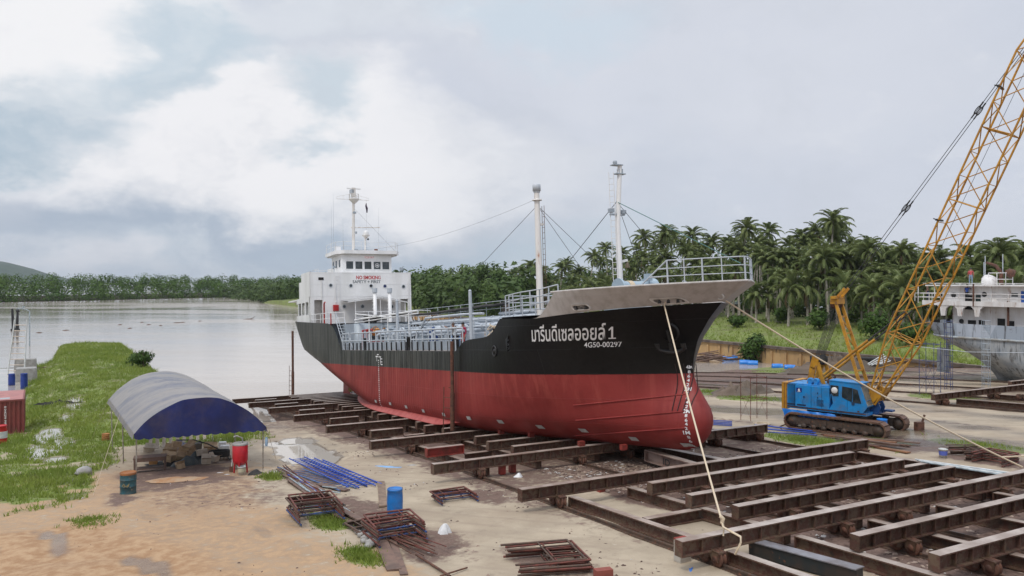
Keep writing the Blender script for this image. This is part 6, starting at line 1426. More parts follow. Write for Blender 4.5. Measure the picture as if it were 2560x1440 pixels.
x = ray(1852, 1050); tower('scaffold_tower', 'thin rusty scaffold tower standing on wet ground left of the crane', x[0], x[1], 3.0, -.9, -1.5, 1.45, M_rustred, r=.022)
# ---------------------------------------------------------------- loose things in the yard
def gp(px, py, h=0.):                  # point on the ground under a pixel of the photograph
    s, w, Y = ray(px, py, h); x, y = W2(s, w); return Vector((x, y, H(s, w)+h))
def yawpx(a, b_): d = b_-a; return atan2(d.y, d.x)
# tent
tz = 1.42; FL, FR, RL = Vector((-18.1, 38.3, tz)), Vector((-12.35, 40.2, tz)), Vector((-25.0, 49.6, tz)); RR_ = FR+RL-FL
tent = thing('event_tent', 'blue tent with arched dusty canopy on thin poles', 'tent')
m = bpy.data.materials.new('dusty_blue_canopy'); m.use_nodes = True; t = N(m.node_tree); b = t.n['Principled BSDF']
pos = t.new('ShaderNodeTexCoord').outputs['Object']; mp_ = t.new('ShaderNodeMapping'); t.l.new(pos, mp_.inputs[0]); mp_.inputs['Rotation'].default_value = (0, 0, -yawpx(FL, FR)); mp_.inputs['Scale'].default_value = (.16, .8, .3)
a = t.noise(mp_.outputs[0], 1.3, 7, .65); f = t.noise(pos, 3.5, 5, .65); fa = t.math('ADD', t.math('MULTIPLY', a, .75), t.math('MULTIPLY', f, .25))
colr = t.mix(t.rng(fa, .34, .56), (.17, .185, .245, 1), (.37, .345, .325, 1)); colr = t.mix(t.rng(a, .62, .72, 0, .6), colr, (.19, .20, .26, 1)); t.set(b.inputs['Base Color'], colr); b.inputs['Roughness'].default_value = .38
bn = t.new('ShaderNodeBump', {'Strength': .4, 'Distance': .06}); t.l.new(t.noise(t.scale(pos, (1, 1, 1)), 1.6, 5, .6), bn.inputs['Height']); t.l.new(bn.outputs[0], b.inputs['Normal']); M_can = m
def translucent(m, col_, f):
    t = N(m.node_tree); tr = t.new('ShaderNodeBsdfTranslucent'); tr.inputs[0].default_value = col_; mx = t.new('ShaderNodeMixShader'); mx.inputs[0].default_value = f
    t.l.new(t.n['Principled BSDF'].outputs[0], mx.inputs[1]); t.l.new(tr.outputs[0], mx.inputs[2]); t.l.new(mx.outputs[0], t.n['Material Output'].inputs[0])
translucent(M_can, (.40, .42, .50, 1), .30)
M_cblu = pm('blue_tarp_panel', (.010, .024, .15), (.008, .013, .075), .6, .42, dirt=.25, bump=.015); translucent(M_cblu, (.02, .05, .22, 1), .18); M_pole = pm('tent_pole', (.34, .32, .28), (.22, .18, .14), 4, .5, rust=.35)
ux = (FR-FL); uy = (RL-FL)
def canopy(u, v): 
    k = (abs(sin(v*pi*6)))**.5; cr = abs(sin(u*9+v*17+2*mnoise.noise(Vector((u*5, v*9, 2))))); return FL+ux*u+uy*v+Vector((0, 0, 1.62*(1-abs(2*u-1)**2.3)*(1.0-.05*k)-.025*cr+.05*mnoise.noise(Vector((u*6, v*12, 0)))))
mb = MB(); rows = [[canopy(j/28, i/48) for j in range(29)] for i in range(49)]; mb.grid(rows); obj('canopy', mb, [M_can, M_cblu], tent)
fwd = (-uy).normalized(); mb = MB(); r0 = []; r1 = []; r2 = []; k = 56
for j in range(k+1):
    u = j/k; top = canopy(u, 0)+fwd*.02; bot = FL+ux*u; scal = .16+.07*abs(sin(u*pi*14))+.05*sin(u*3+1)
    wv = fwd*(.05*sin(u*23)+.07*sin(u*9)); r0.append(top); r1.append(top.lerp(bot, .9)+wv*.8+fwd*.02); r2.append(bot+fwd*.03+wv-Vector((0, 0, scal)))
mb.grid([r0, [a.lerp(b_, .4)+fwd*.03*sin(i*.8) for i, (a, b_) in enumerate(zip(r0, r1))], r1, r2]); obj('end_panel', mb, M_cblu, tent)
mb = MB()
for o_, d in ((FL, -ux.normalized()), (FR, ux.normalized())):
    r0 = [o_+uy*(j/90)+d*.01+Vector((0, 0, .03)) for j in range(91)]; r1 = [o_+uy*(j/90)+d*(.05+.05*sin(j*1.9))-Vector((0, 0, .22+.06*abs(sin(j*.75)))) for j in range(91)]; mb.grid([r0, r1])
obj('valance', mb, M_can, tent)
for u, v in ((0.02, .01), (.98, .01), (.02, .5), (.98, .5), (.02, .985), (.98, .985)):
    p = FL+ux*u+uy*v; s, w = S2(p.x, p.y); lean = Vector((.12, -.1, 0)) if v > .3 else Vector((0, 0, 0)); mb = MB(); mb.tube([(p.x+lean.x, p.y+lean.y, H(s, w)), (p.x, p.y, tz+.05)], .032, 7); obj('pole', mb, M_pole, tent)
mb = MB(); mb.tube([p+uy*o_-Vector((0, 0, .04)) for p, o_ in ((FL, .012), (FR, .012), (RR_, -.01), (RL, -.01), (FL, .012))], .025, 5)
for i in range(7): mb.tube([canopy(j/16, .012+i/6*.976)-Vector((0, 0, .06)) for j in range(17)], .022, 5)
obj('roof_frame', mb, M_pole, tent)
for a, b_ in ((FL+uy*.5, gp(232, 1240)), (FR, gp(690, 1150)), (RL, gp(230, 1095))): mb = MB(); mb.tube([a, b_], .010, 4); obj('guy_rope', mb, M_rope, tent)
mb = MB(); p = FR+Vector((0, .02, -.75)); mb.lathe([(.06, -.22), (.075, -.1), (.07, .1), (.055, .22)], p, 8); obj('pole_wrap', mb, flat('pale_blue_plastic', (.32, .46, .60), .5), tent)
# under the tent
p = gp(375, 1178); yw = yawpx(FL, FR)+.05; tb = thing('work_table', 'rough brown work table at the left front of the tent', 'table', p, yw)
mb = MB(); mb.box((0, .1, .72), (1.55, .8, .07)); mb.box((0, -.28, .62), (1.5, .05, .13)); obj('tabletop', mb, M_plank, tb)
for x in (-.7, .7):
    for y in (-.25, .45): mb = MB(); mb.box((x, y, .35), (.09, .09, .7)); obj('leg', mb, M_plank, tb)
mb = MB(); mb.box((0, .1, .16), (1.4, .6, .05)); obj('shelf', mb, M_plank, tb)
M_card = pm('cardboard', (.50, .36, .22), (.38, .26, .155), 3, .8, dirt=.3); M_tarpd = pm('dark_tarp', (.05, .065, .065), (.10, .11, .105), 2.5, .6)
def carton(px, py, d, rz, label, tilt=0., h=0., m=None, open_=True):
    p = gp(px, py, h); o = thing('cardboard_box', label, 'box', p, rz); o.rotation_euler = (tilt, tilt*.6, rz); mb = MB(); x, y, z = d
    mb.box((0, 0, z/2), (x, y, z)); obj('carton', mb, m or M_card, o)
    if open_:
        mb = MB(); mb.add([(-x/2, -y/2, z), (x/2, -y/2, z), (x/2, -y/2-.16, z+.12), (-x/2, -y/2-.16, z+.12)], [(0, 1, 2, 3)]); mb.add([(-x/2, y/2, z), (x/2, y/2, z), (x/2, y/2+.14, z+.14), (-x/2, y/2+.14, z+.14)], [(0, 3, 2, 1)]); obj('flap', mb, m or M_card, o)
carton(450, 1150, (.55, .45, .4), .5, 'open brown carton tipped over on the tent heap', .5, .1); carton(423, 1158, (.5, .4, .42), -.3, 'dark brown carton standing next to the work table', 0, 0); carton(478, 1140, (.6, .45, .3), 1.1, 'light brown carton lying on the tent heap', -.4, .25); carton(425, 1130, (.7, .5, .22), .2, 'wide flat carton at the back of the tent heap', .2, .2)
carton(525, 1128, (.75, .5, .3), .4, 'opened carton at the back right of the tent', .15, .05); carton(383, 1160, (.4, .3, .25), .3, 'small orange brown carton below the work table', 0, .1, flat('orange_carton', (.36, .19, .07), .8), False)
foam = flat('white_foam', (.72, .72, .70), .7); carton(556, 1118, (.42, .36, .32), .2, 'white foam box behind the red blasting pot', 0, 0, foam, False); carton(562, 1128, (.5, .4, .34), .25, 'grey white foam box in front of the smaller foam box', 0, 0, foam, False)
def heap(name, label, cat, px, py, rx, ry, hz, m, seed, rz=0, rough_=.35, h=0.):
    p = gp(px, py, h-.03); mb = MB(); rows = []
    for i in range(20):
        row = []
        for j in range(33):
            r = i/19; a = j/32*2*pi; k = 1+rough_*mnoise.noise(Vector((cos(a)*1.5, sin(a)*1.5, seed))); x, y = rx*r*cos(a)*k, ry*r*sin(a)*k
            z = hz*(1-r**1.6)*(1+rough_*1.6*mnoise.noise(Vector((x*2.3, y*2.3, seed+3)))) if i < 19 else 0; row.append((x, y, z))
        rows.append(row)
    mb.grid(rows[::-1]); return one(name, mb, m, label, cat, p, rz)
heap('tarp_heap', 'dark grey green tarpaulin crumpled in front of the tent heap', 'tarpaulin', 487, 1160, 1.05, .6, .55, M_tarpd, 1, .5, .7); heap('tarp_heap', 'black plastic sheet spread under the cartons in the tent', 'tarpaulin', 440, 1158, 1.5, .7, .16, M_rubber, 2, .2, .5)
heap('tarp_heap', 'white and blue printed sacks heaped on the cartons', 'sacks', 455, 1128, .9, .5, .6, pm('printed_sack', (.50, .50, .52), (.08, .10, .30), 3.5, .6), 5, .1, .6); heap('sand_heap', 'low orange heap of blasting sand before the tent', 'sand', 443, 1200, 1.5, .55, .12, pm('orange_sand', (.36, .19, .09), (.40, .28, .18), 2, .9), 9, .2); heap('rubbish_bag', 'black rubbish bag lying right of the red blasting pot', 'bag', 640, 1186, .38, .28, .26, M_rubber, 12, .4, .7)
for i in range(9):
    px = 375+i*17; pl_ = thing('pallet_board', f'pale board {["at the left end", "second from left", "third from left", "fourth from left", "in the middle", "fourth from right", "third from right", "second from right", "at the right end"][i]} of the boards leaning at the tent back', 'board', gp(px, 1124-i*3), yw, 'boards leaning at the tent back'); mb = MB(); mb.M = Matrix.Rotation(radians(-52), 4, 'X'); mb.box((0, 0, .55), (.2, .03, 1.1)); obj('board', mb, pm('pale_board', (.52, .45, .37), (.40, .33, .26), 3, .8), pl_)
rl = random.Random(77); CW = ['pale carton leaning on the work table', 'flattened carton on the right of the tarpaulin', 'small carton on top of the sacks', 'brown carton behind the tarpaulin heap', 'crushed carton nearest the viewer in the tent', 'tan carton beside the hose pallet', 'pale carton beside the sacks', 'carton at the far left behind the table']
for i, (px, py, h_) in enumerate(((418, 1140, .3), (515, 1158, .1), (470, 1120, .75), (505, 1138, .4), (452, 1172, 0), (535, 1152, .1), (440, 1118, .5), (372, 1128, .1))): carton(px, py, (rl.uniform(.35, .6), rl.uniform(.3, .5), rl.uniform(.16, .34)), rl.uniform(0, 3), CW[i], rl.uniform(-.4, .4), h_, [M_card, pm('pale_carton', (.52, .45, .36), (.40, .33, .25), 3, .8)][i % 2], i % 3 > 0)
bp_ = thing('blasting_pot', 'red sandblasting pot on legs at the right front of the tent', 'pot', gp(600, 1184), .3)
mb = MB(); mb.lathe([(.05, .40), (.22, .45), (.33, .55), (.365, .68), (.365, 1.42), (.34, 1.45)], (0, 0, 0), 26); obj('tank', mb, flat('pot_red', (.48, .012, .022), .4), bp_); mb = MB(); mb.lathe([(.37, 1.42), (.38, 1.50), (.30, 1.53), (0, 1.5)], (0, 0, 0), 26); mb.tube([(.12, 0, 1.5), (.1, -.05, 1.75), (-.15, -.1, 1.88), (-.3, -.1, 1.84)], .04, 6); obj('lid', mb, M_conc, bp_)
for i in range(3): a = i*2.1+.4; mb = MB(); mb.tube([(.30*cos(a), .30*sin(a), .75), (.36*cos(a), .36*sin(a), 0)], .04, 5); obj('leg', mb, flat('pot_red', (.48, .012, .022), .4), bp_)
def bucket(px, py, r, h, m, label, band=None, h0=0.):
    o = thing('bucket', label, 'bucket', gp(px, py, h0)); mb = MB(); mb.lathe([(0, 0), (r*.82, 0), (r, h), (r*1.06, h), (r*1.06, h-.05), (r*.97, h-.02), (r*.80, .03), (0, .03)], (0, 0, 0), 18); obj('pail', mb, m, o)
    mb = MB(); mb.tube([(r*cos(a), r*sin(a)*.25, h-.02+.0*a+.12*sin(a)) for a in [pi*i/10 for i in range(11)]], .008, 4); obj('handle', mb, M_wire, o)
    if band: mb = MB(); mb.lathe([(r*.90, h*.35), (r*.985, h*.8)], (0, 0, 0), 18); obj('paper_band', mb, band, o)
    return o
M_pail = pm('pale_plastic', (.62, .64, .63), (.52, .53, .52), 4, .45, dirt=.2)
bucket(604, 1187, .19, .42, M_pail, 'white paint bucket before the red blasting pot', flat('yellowish_label', (.52, .50, .36), .5)); bucket(527, 1141, .2, .3, flat('bucket_red', (.50, .03, .03), .4), 'red and white bucket in the tent', flat('white_band', (.7, .7, .7), .5)); bucket(495, 1128, .24, .5, M_conc, 'brown grey bucket at the tent back'); bucket(2358, 1146, .2, .46, M_pail, 'white bucket with blue print beside the empty cradle', flat('blue_print', (.10, .14, .50), .5))
o = thing('shovel', 'shovel with a white handle leaning beside the bucket', 'shovel', gp(578, 1180)); mb = MB(); mb.tube([(0, 0, .2), (.05, .25, 1.15)], .022, 6); obj('handle', mb, M_pail, o); mb = MB(); mb.box((0, -.02, .14), (.2, .03, .28), top=.7); obj('blade', mb, M_rust, o)
o = thing('hose_reel', 'black rubber hose coiled on a pallet in the tent', 'hose', gp(547, 1148), yw); mb = MB()
for k in range(6): mb.tube([((.55-.0*k)*cos(a)+.0, .3*sin(a), .18+.055*k) for a in [2*pi*i/24 for i in range(25)]], .035, 6)
obj('hose', mb, M_rubber, o); mb = MB()
for i in range(8): mb.box((-.6+i*.17, 0, .09), (.09, .8, .03))
mb.box((0, -.35, .045), (1.3, .08, .06)); mb.box((0, .35, .045), (1.3, .08, .06)); obj('pallet', mb, M_wood, o)
mb = MB(); a = gp(470, 1105, .3); mb.tube([gp(440, 1100, .8), gp(485, 1100, .75), gp(520, 1110, .5), gp(560, 1130, .15), gp(575, 1150, .05)], .035, 6); one('air_hose', mb, M_rubber, 'black air hose running across the tent boards', 'hose')
# drums and cans
def drum(name, label, loc, m, r=.29, h=.88, steel=False, rot=None, rz=0, grp=None, lid=None, cat='drum'):
    o = thing(name, label, cat, loc, rz, grp)
    if rot: o.rotation_euler = rot
    mb = MB()
    if steel: pr = [(0, .02), (r, 0), (r+.012, .02), (r, .04), (r, h*.33), (r+.014, h*.345), (r, h*.36), (r, h*.64), (r+.014, h*.655), (r, h*.67), (r, h-.03), (r+.012, h-.012), (r-.005, h), (r-.02, h-.03), (0, h-.03)]
    else: pr = [(0, .01), (r*.93, 0), (r, .06), (r*1.0, h*.25), (r*1.03, h*.5), (r, h*.75), (r*.97, h*.92), (r*1.0, h*.93), (r*1.0, h*.98), (r*.94, h), (r*.90, h*.97), (0, h*.96)]
    mb.lathe(pr, (0, 0, 0), 28); obj('barrel', mb, m, o)
    if lid: mb = MB(); mb.lathe([(r*1.003, h-.10), (r+.014, h-.012), (r-.005, h+.002), (r-.02, h-.027), (0, h-.026)], (0, 0, 0), 28); obj('rim', mb, lid, o)
    return o
M_green = pm('peeling_green_paint', (.018, .085, .105), (.012, .06, .075), 3, .5, rust=.36, rustc=(.22, .15, .09), dirt=.3)
gd = drum('steel_drum', 'rusty topped green steel drum before the tent', gp(320, 1233), M_green, .33, .94, True, lid=pm('orange_rust', (.32, .12, .035), (.20, .08, .03), 3, .8))
mb = MB()
for i in range(7):
    a = -1.9+i*.13; mb.tube([(.343*cos(a), .343*sin(a), .36+.04*sin(i*2.1)), (.343*cos(a+.1), .343*sin(a+.1), .44+.05*sin(i*1.3))], .012, 4)
obj('drum_emblem', mb, flat('faded_yellow', (.48, .36, .14), .6), gd)
drum('plastic_drum', 'blue plastic drum standing alone on the sand', gp(987, 1284), M_drum, .295, .96); drum('plastic_drum', 'bright blue drum standing at the front end of the crane track', gp(2205, 1087), pm('bright_blue_plastic', (.008, .20, .66), (.01, .17, .58), 2, .35), .29, .92)
drum('paint_tin', 'small rusty orange tin on the grass left of the tent', gp(264, 1100), pm('rusty_tin', (.38, .16, .04), (.25, .10, .03), 4, .6), .24, .44, True, cat='can'); 
M_fd = pm('floating_blue_plastic', (.02, .20, .60), (.015, .16, .52), 2, .35)
FD = [(1806, 897, 'leftmost blue drum floating below the quay wall', .3), (1831, 894.5, 'tilted blue drum second from left in the basin', .9), (1848, 906, 'blue drum in the basin touching the next one', .1), (1868, 907.5, 'blue drum in the basin right of the touching one', .1), (1930, 916, 'half sunk pale blue drum on the mud', .5), (1961, 918.5, 'left drum of the two on the mud behind the crane', .2), (1981, 922, 'right drum of the two on the mud behind the crane', .2)]
for px, py, lab, a in FD:
    s, w, Y = ray(px, py+4, 0); k = max(0, (py+4-700)/2000); Yw = (CAMZ-WATER)/k; Y = min(Y, Yw); p = Vector(((px-1280)/2000*Y, Y, CAMZ-k*Y+.16)); kx = Y/78
    drum('floating_drum', lab, p, M_fd, .32*kx, 1.0*kx, rot=(radians(90), 0, radians(72)+a*.4), grp='blue drums in the basin')
for px, py, lab, hh in ((29, 963, 'dark blue drum standing left beside the concrete blocks', 1.0), (60, 972, 'blue drum with white strap right of the dark blue one', 1.3)):
    drum('plastic_drum', lab, gp(px, py), pm('dark_blue_plastic', (.012, .04, .24), (.01, .03, .18), 2, .4), .36, 1.35*hh)
o = drum('plastic_drum', 'red and white banded drum at the left edge before the container', gp(3, 1113), flat('band_red', (.48, .015, .02), .4), .34, 1.35); mb = MB(); mb.lathe([(.353, .5), (.357, .95)], (0, 0, 0), 28); obj('white_band', mb, M_pail, o)
# ladders, pipes, planks, scaffold frames
M_lad = pm('blue_ladder_paint', (.018, .07, .42), (.012, .05, .30), 4, .4, rust=.25)
def flatladder(label, a, b_, wd_, h=.06, m=None, step=.42):
    a, b_ = a+Vector((0, 0, h)), b_+Vector((0, 0, h)); d = b_-a; L = d.length; sd = Vector((-d.y, d.x, 0)).normalized()*wd_/2
    o = thing('steel_ladder', label, 'ladder', a, 0, 'blue ladders lying on the sand')
    for q in (-sd, sd): mb = MB(); mb.tube([q, q+d], .032, 6); obj('stile', mb, m or M_lad, o)
    k = int(L/step)
    for i in range(1, k): mb = MB(); c_ = d*(i/k); mb.tube([c_-sd, c_+sd], .018, 5); obj('rung', mb, m or M_lad, o)
flatladder('blue ladder on the sand, topmost and broadest of the bundle', gp(742, 1152), gp(893, 1224), .8, .16); flatladder('blue ladder on the sand, in the middle of the bundle', gp(768, 1152), gp(918, 1222), .75, .10); flatladder('blue ladder on the sand, nearest the tanker', gp(790, 1154), gp(936, 1216), .7, .05); flatladder('thin pale blue ladder on the sand, nearest the planks', gp(712, 1168), gp(870, 1226), .75, .04, pm('pale_blue_ladder', (.08, .16, .36), (.06, .10, .20), 4, .5, rust=.35))
def lie(name, label, cat, a, b_, wd_, th, m, h=0., grp=None, roll=0.):
    a = a+Vector((0, 0, h+th/2)); b_ = b_+Vector((0, 0, h+th/2)); mb = MB(); d = b_-a
    if wd_ == th: mb.tube([Vector(), d*.5, d], th/2, 7)
    else:
        n_ = 6; sd = Vector((-d.y, d.x, 0)).normalized()*wd_/2; z = Vector((0, 0, th/2)); vs_ = []
        for i in range(n_+1): c_ = d*(i/n_)+Vector((0, 0, .012*mnoise.noise(Vector((i, a.x*9, a.y*9))))); vs_ += [c_-sd-z, c_+sd-z, c_+sd+z, c_-sd+z]
        fs_ = [(3, 2, 1, 0), tuple(4*n_+i for i in range(4))]
        for i in range(n_): fs_ += [(4*i+j, 4*i+(j+1) % 4, 4*i+4+(j+1) % 4, 4*i+4+j) for j in range(4)]
        mb.add(vs_, fs_)
    return one(name, mb, m, label, cat, a, 0, grp)
M_galv = pm('galvanised_pipe', (.36, .44, .47), (.22, .25, .26), 4, .4, rust=.3)
PL = ['longest plank lying beside the blue ladders', 'dark plank crossing the sand left of the ladders', 'short plank at the lower end of the ladder bundle', 'plank under the pipes left of the scaffold frames', 'curved dark plank edging the grass tuft']
for lab, a, b_, w_ in zip(PL, ((715, 1180), (708, 1188), (795, 1212), (722, 1200), (800, 1270)), ((805, 1228), (800, 1232), (868, 1228), (790, 1250), (890, 1314)), (.25, .22, .3, .25, .22)): lie('plank', lab, 'plank', gp(*a), gp(*b_), w_, .045, M_plank, .02, 'dark planks by the ladder bundle')
for i, (a, b_) in enumerate((((724, 1200), (770, 1234)), ((738, 1196), (790, 1236)), ((752, 1206), (806, 1244)), ((800, 1232), (850, 1238)), ((806, 1222), (842, 1226)), ((745, 1212), (800, 1256)))): lie('steel_pipe', ['pale pipe leftmost of the pipes by the planks', 'pale pipe next to the leftmost one', 'longest pale pipe among the planks', 'pale pipe pointing at the scaffold frames', 'short pale pipe beside the ladder ends', 'pale pipe touching the frame stack'][i], 'pipe', gp(*a), gp(*b_), .06, .06, M_galv, .07, 'pale pipes by the ladder bundle')
FRC = {'r': M_rustred, 'b': pm('old_blue_tube', (.03, .10, .32), (.05, .05, .08), 5, .5, rust=.4), 'g': pm('brown_tube', (.11, .065, .042), (.07, .045, .035), 5, .7, rust=.35), 'n': pm('bluish_grey_tube', (.15, .22, .25), (.08, .09, .09), 5, .6, rust=.35)}
fproto = {}
def frame_mb(W_, L_, arch=True):
    mb = MB(); mb.tube([(0, 0, 0), (L_, 0, 0)], .034, 6); mb.tube([(0, W_, 0), (L_, W_, 0)], .034, 6); mb.tube([(L_, 0, 0), (L_, W_, 0)], .034, 6)
    mb.tube([(L_*.55, 0, 0), (L_*.55, W_, 0)], .026, 5); mb.tube([(L_*.55, W_*.25, 0), (L_, W_*.25, 0)], .022, 5); mb.tube([(L_*.55, W_*.75, 0), (L_, W_*.75, 0)], .022, 5); return mb
ORD = ['at the bottom', 'second from the bottom', 'third from the bottom', 'fourth from the bottom', 'fifth from the bottom', 'sixth from the bottom', 'seventh from the bottom', 'eighth from the bottom', 'ninth from the bottom', 'tenth from the bottom']
CN = {'r': 'rust red', 'b': 'blue', 'g': 'brown', 'n': 'bluish grey'}
rfs = random.Random(6)
def frames(where, p, rz, cols, W_=1.2, L_=1.5, jit=.05, dz=.05, grp=None):
    for i, c_ in enumerate(cols):
        key = (W_, L_, c_)
        if key not in fproto: fproto[key] = frame_mb(W_, L_).mesh('scaffold_frame', FRC[c_])
        o = obj('stacked_scaffold', fproto[key]); o.location = p+Vector((rfs.uniform(-jit, jit)-.012*i, rfs.uniform(-jit, jit)-.01*i, .03+dz*i)); o.rotation_euler = (rfs.uniform(-.01, .01), rfs.uniform(-.01, .01), rz+rfs.uniform(-.06, .06))
        pos_ = 'on top' if i == len(cols)-1 else ORD[i]; tag(o, f'{CN[c_]} scaffold frame {pos_} of the stack {where}', 'scaffold frame', 'scaffold frames stacked '+where)
a, b_ = gp(795, 1252), gp(865, 1300); frames('left of the blue drum', gp(862, 1304), yawpx(gp(862, 1304), gp(790, 1248)), 'nbrgrgrgr', 1.6, 2.1, .04, .078)
frames('right below the blue drum', gp(1068, 1358), yawpx(gp(1068, 1358), gp(1008, 1318)), 'gbrgbrgrr', 1.6, 1.6, .03, .085)
frames('behind the tall one', gp(1005, 1328), yawpx(gp(1005, 1328), gp(948, 1300)), 'ggg', 1.4, 1.6)
frames('alone by the near rail', gp(1195, 1254), yawpx(gp(1195, 1254), gp(1160, 1236)), 'brbrr', 1.5, 1.2, .03, .07)
frames('at the bottom edge', gp(1300, 1446), yawpx(gp(1300, 1446), gp(1500, 1428)), 'rgrrgrg', 1.7, 2.1, .07, .06)
frames('beyond the empty cradle', gp(2412, 1152), yawpx(gp(2412, 1152), gp(2490, 1150)), 'gggrggg', 1.3, 1.5, .06, .075); frames('below the rope at right', gp(2505, 1168), yawpx(gp(2505, 1168), gp(2575, 1150)), 'rgrgrr', 1.3, 1.6, .06, .08)
lie('plank', 'pale single plank lying behind the blue drum', 'plank', gp(952, 1206), gp(958, 1268), .32, .06, M_wood)
lie('plank', 'wide weathered board with patches at the bottom centre', 'plank', gp(932, 1312), gp(985, 1430), .42, .06, M_plank, .02); lie('plank', 'narrow board beside the wide weathered one', 'plank', gp(978, 1345), gp(1010, 1440), .22, .05, M_plank, .01); lie('steel_bar', 'long dark bar at the bottom edge by the boards', 'bar', gp(1040, 1392), gp(1125, 1446), .08, .08, M_rust, .02); lie('steel_pipe', 'black pipe lying left of the pale stones', 'pipe', gp(858, 1315), gp(926, 1335), .1, .1, M_rubber, 0); lie('steel_bar', 'dark rod at the bottom edge right of the boards', 'bar', gp(1100, 1446), gp(1168, 1424), .05, .05, M_rust, .03)
rl = random.Random(31)
for i in range(20):
    u = rl.random(); px, py = 712+u*175, 1178+u*118; L_ = rl.uniform(35, 95); q = rl.uniform(.45, .85)
    lie('loose_rod', 'loose rod or pipe in the long scrap pile below the ladder bundle', 'rod', gp(px-L_/2, py-L_*q/2+rl.uniform(-8, 8)), gp(px+L_/2, py+L_*q/2+rl.uniform(-8, 8)), .05, .05, [M_rust, M_rustred, M_galv, M_rubber, M_lad][i % 5], .03+.012*(i % 9), 'loose rods in the long scrap pile')
for i in range(7):
    u = i/6; px, py = 735+u*150, 1200+u*100; lie('plank', 'dark plank buried in the long scrap pile below the ladder bundle', 'plank', gp(px-40, py-24+rl.uniform(-7, 7)), gp(px+44, py+26+rl.uniform(-7, 7)), rl.uniform(.18, .32), .05, [M_plank, M_rust, M_wood][i % 3], .01+.02*i, 'planks in the long scrap pile')
for i in range(12):
    x0, y0_ = 985+rfs.uniform(-25, 20), 1345+rfs.uniform(-6, 12); x1, y1_ = x0+rfs.uniform(60, 115), y0_+rfs.uniform(22, 46)
    lie('cross_brace', 'rusty cross brace rod in the loose pile below the frame stacks', 'brace', gp(x0, y0_), gp(x1, y1_), .035, .035, M_rustred if i % 2 else M_rust, .02+.015*i, 'loose brace rods below the frame stacks')
for i, (px, py, r) in enumerate(((905, 1338, .16), (918, 1345, .22), (912, 1352, .14), (928, 1357, .2), (922, 1364, .15), (895, 1332, .12))):
    mb = MB(); mb.ico((0, 0, 0), r, 2, .25, seed=i, squash=.7); one('stone', mb, M_conc, ['pale stone second from the left by the black pipe', 'largest pale stone beside the wide board', 'pale stone below the largest one', 'pale stone touching the wide board', 'lowest pale stone of the group', 'leftmost small pale stone'][i], 'stone', gp(px, py, r*.4), i, 'pale stones by the wide board')
mb = MB(); mb.ico((0, 0, 0), .42, 2, .25, seed=4, squash=.6); one('stone', mb, M_conc, 'grey boulder in the grass left of the tent', 'stone', gp(208, 1180, .15))
for i, (a, b_, w_) in enumerate((((2055, 1088), (2275, 1118), .22), ((2120, 1097), (2300, 1113), .25), ((2060, 1095), (2240, 1114), .24), ((2150, 1110), (2265, 1124), .26), ((2090, 1102), (2250, 1124), .22), ((2180, 1118), (2272, 1135), .3), ((2105, 1110), (2200, 1122), .25), ((2130, 1104), (2260, 1108), .2))):
    lie('plank', ['rust brown plank, rearmost beside the crane track', 'rust brown plank reaching farthest right', 'rust brown plank nearest the blue poles', 'dark plank in the middle of the pile before the crane', 'long plank second from the front of that pile', 'frontmost short dark plank of the crane pile', 'orange brown plank at the left of the crane pile', 'narrow top plank of the crane pile'][i], 'plank', gp(*a), gp(*b_), w_, .06, [M_rust, M_plank, pm('orange_brown_wood', (.25, .115, .05), (.17, .075, .04), 2, .7)][i % 3], .03+.045*(i % 5), 'planks piled before the crane')
for i in range(7): lie('blue_pole', f'blue pole {["nearest the crane", "second from the crane", "third from the crane", "in the middle", "third from the grass", "second from the grass", "nearest the grass"][i]} in the bundle by the crane', 'pole', gp(1885+i*2, 1062+i*3.2), gp(2025+i*3, 1081+i*1.6), .07, .07, M_lad, .02+.05*(i % 3), 'blue poles bundled by the crane')
for i in range(4): lie('blue_pole', f'blue pole {["farthest", "second", "third", "nearest"][i]} of the four lying behind the tanker bow', 'pole', gp(1765, 1052+i*3.5), gp(1830, 1056+i*3.5), .07, .07, M_lad, .02, 'blue poles behind the tanker bow')
for i in range(4): lie('steel_pipe', ['pale pipe lying on the empty cradle edge, outermost', 'pale pipe second from outside on the cradle edge', 'pale greenish pipe third on the cradle edge', 'pale pipe innermost on the cradle edge'][i], 'pipe', gp(2288+i*5, 1152+i*2, .8), gp(2525-i*8, 1186+i*1.5, .8), .07, .07, [M_pail, M_galv][i % 2], .02, 'pale pipes on the empty cradle')
mb = MB(); rr = random.Random(9)
for k in range(7): r = .35+.035*k; mb.tube([(r*cos(a)*1.0, r*sin(a), .04+.03*(k % 3)+.02*sin(a*3+k)) for a in [2*pi*i/20 for i in range(21)]], .022, 4)
one('rope_coil', mb, M_rope, 'coil of old rope on the wet ground by the scaffold', 'rope', gp(1905, 1063))
mb = MB(); mb.tube([gp(1955, 1076, .03), gp(1950, 1066, .03), gp(1965, 1060, .03), gp(1990, 1066, .03), gp(2010, 1070, .03)], .035, 5); one('hose', mb, M_rust, 'thin brown hose curling beside the crane track', 'hose')
o = thing('rust_bracket', 'rusty upright bracket beside the far crane track', 'bracket', gp(2298, 1076), .3); mb = MB(); mb.box((0, 0, .25), (.5, .3, .5)); mb.bar((.2, 0, .4), (.4, 0, .9), .06, .12); obj('bracket', mb, M_rust, o)
mb = MB(); mb.box((0, 0, .33), (.4, .3, .66)); bk = one('concrete_post', mb, pm('painted_concrete', (.42, .40, .36), (.38, .33, .28), 1.2, .8, dirt=.2), 'short concrete post with red paint by the near rail', 'post', gp(1706, 1403), .5); mb = MB(); mb.box((0, 0, .66), (.41, .31, .05)); mb.box((-.206, 0, .52), (.01, .2, .2)); obj('red_paint', mb, M_redsteel, bk)
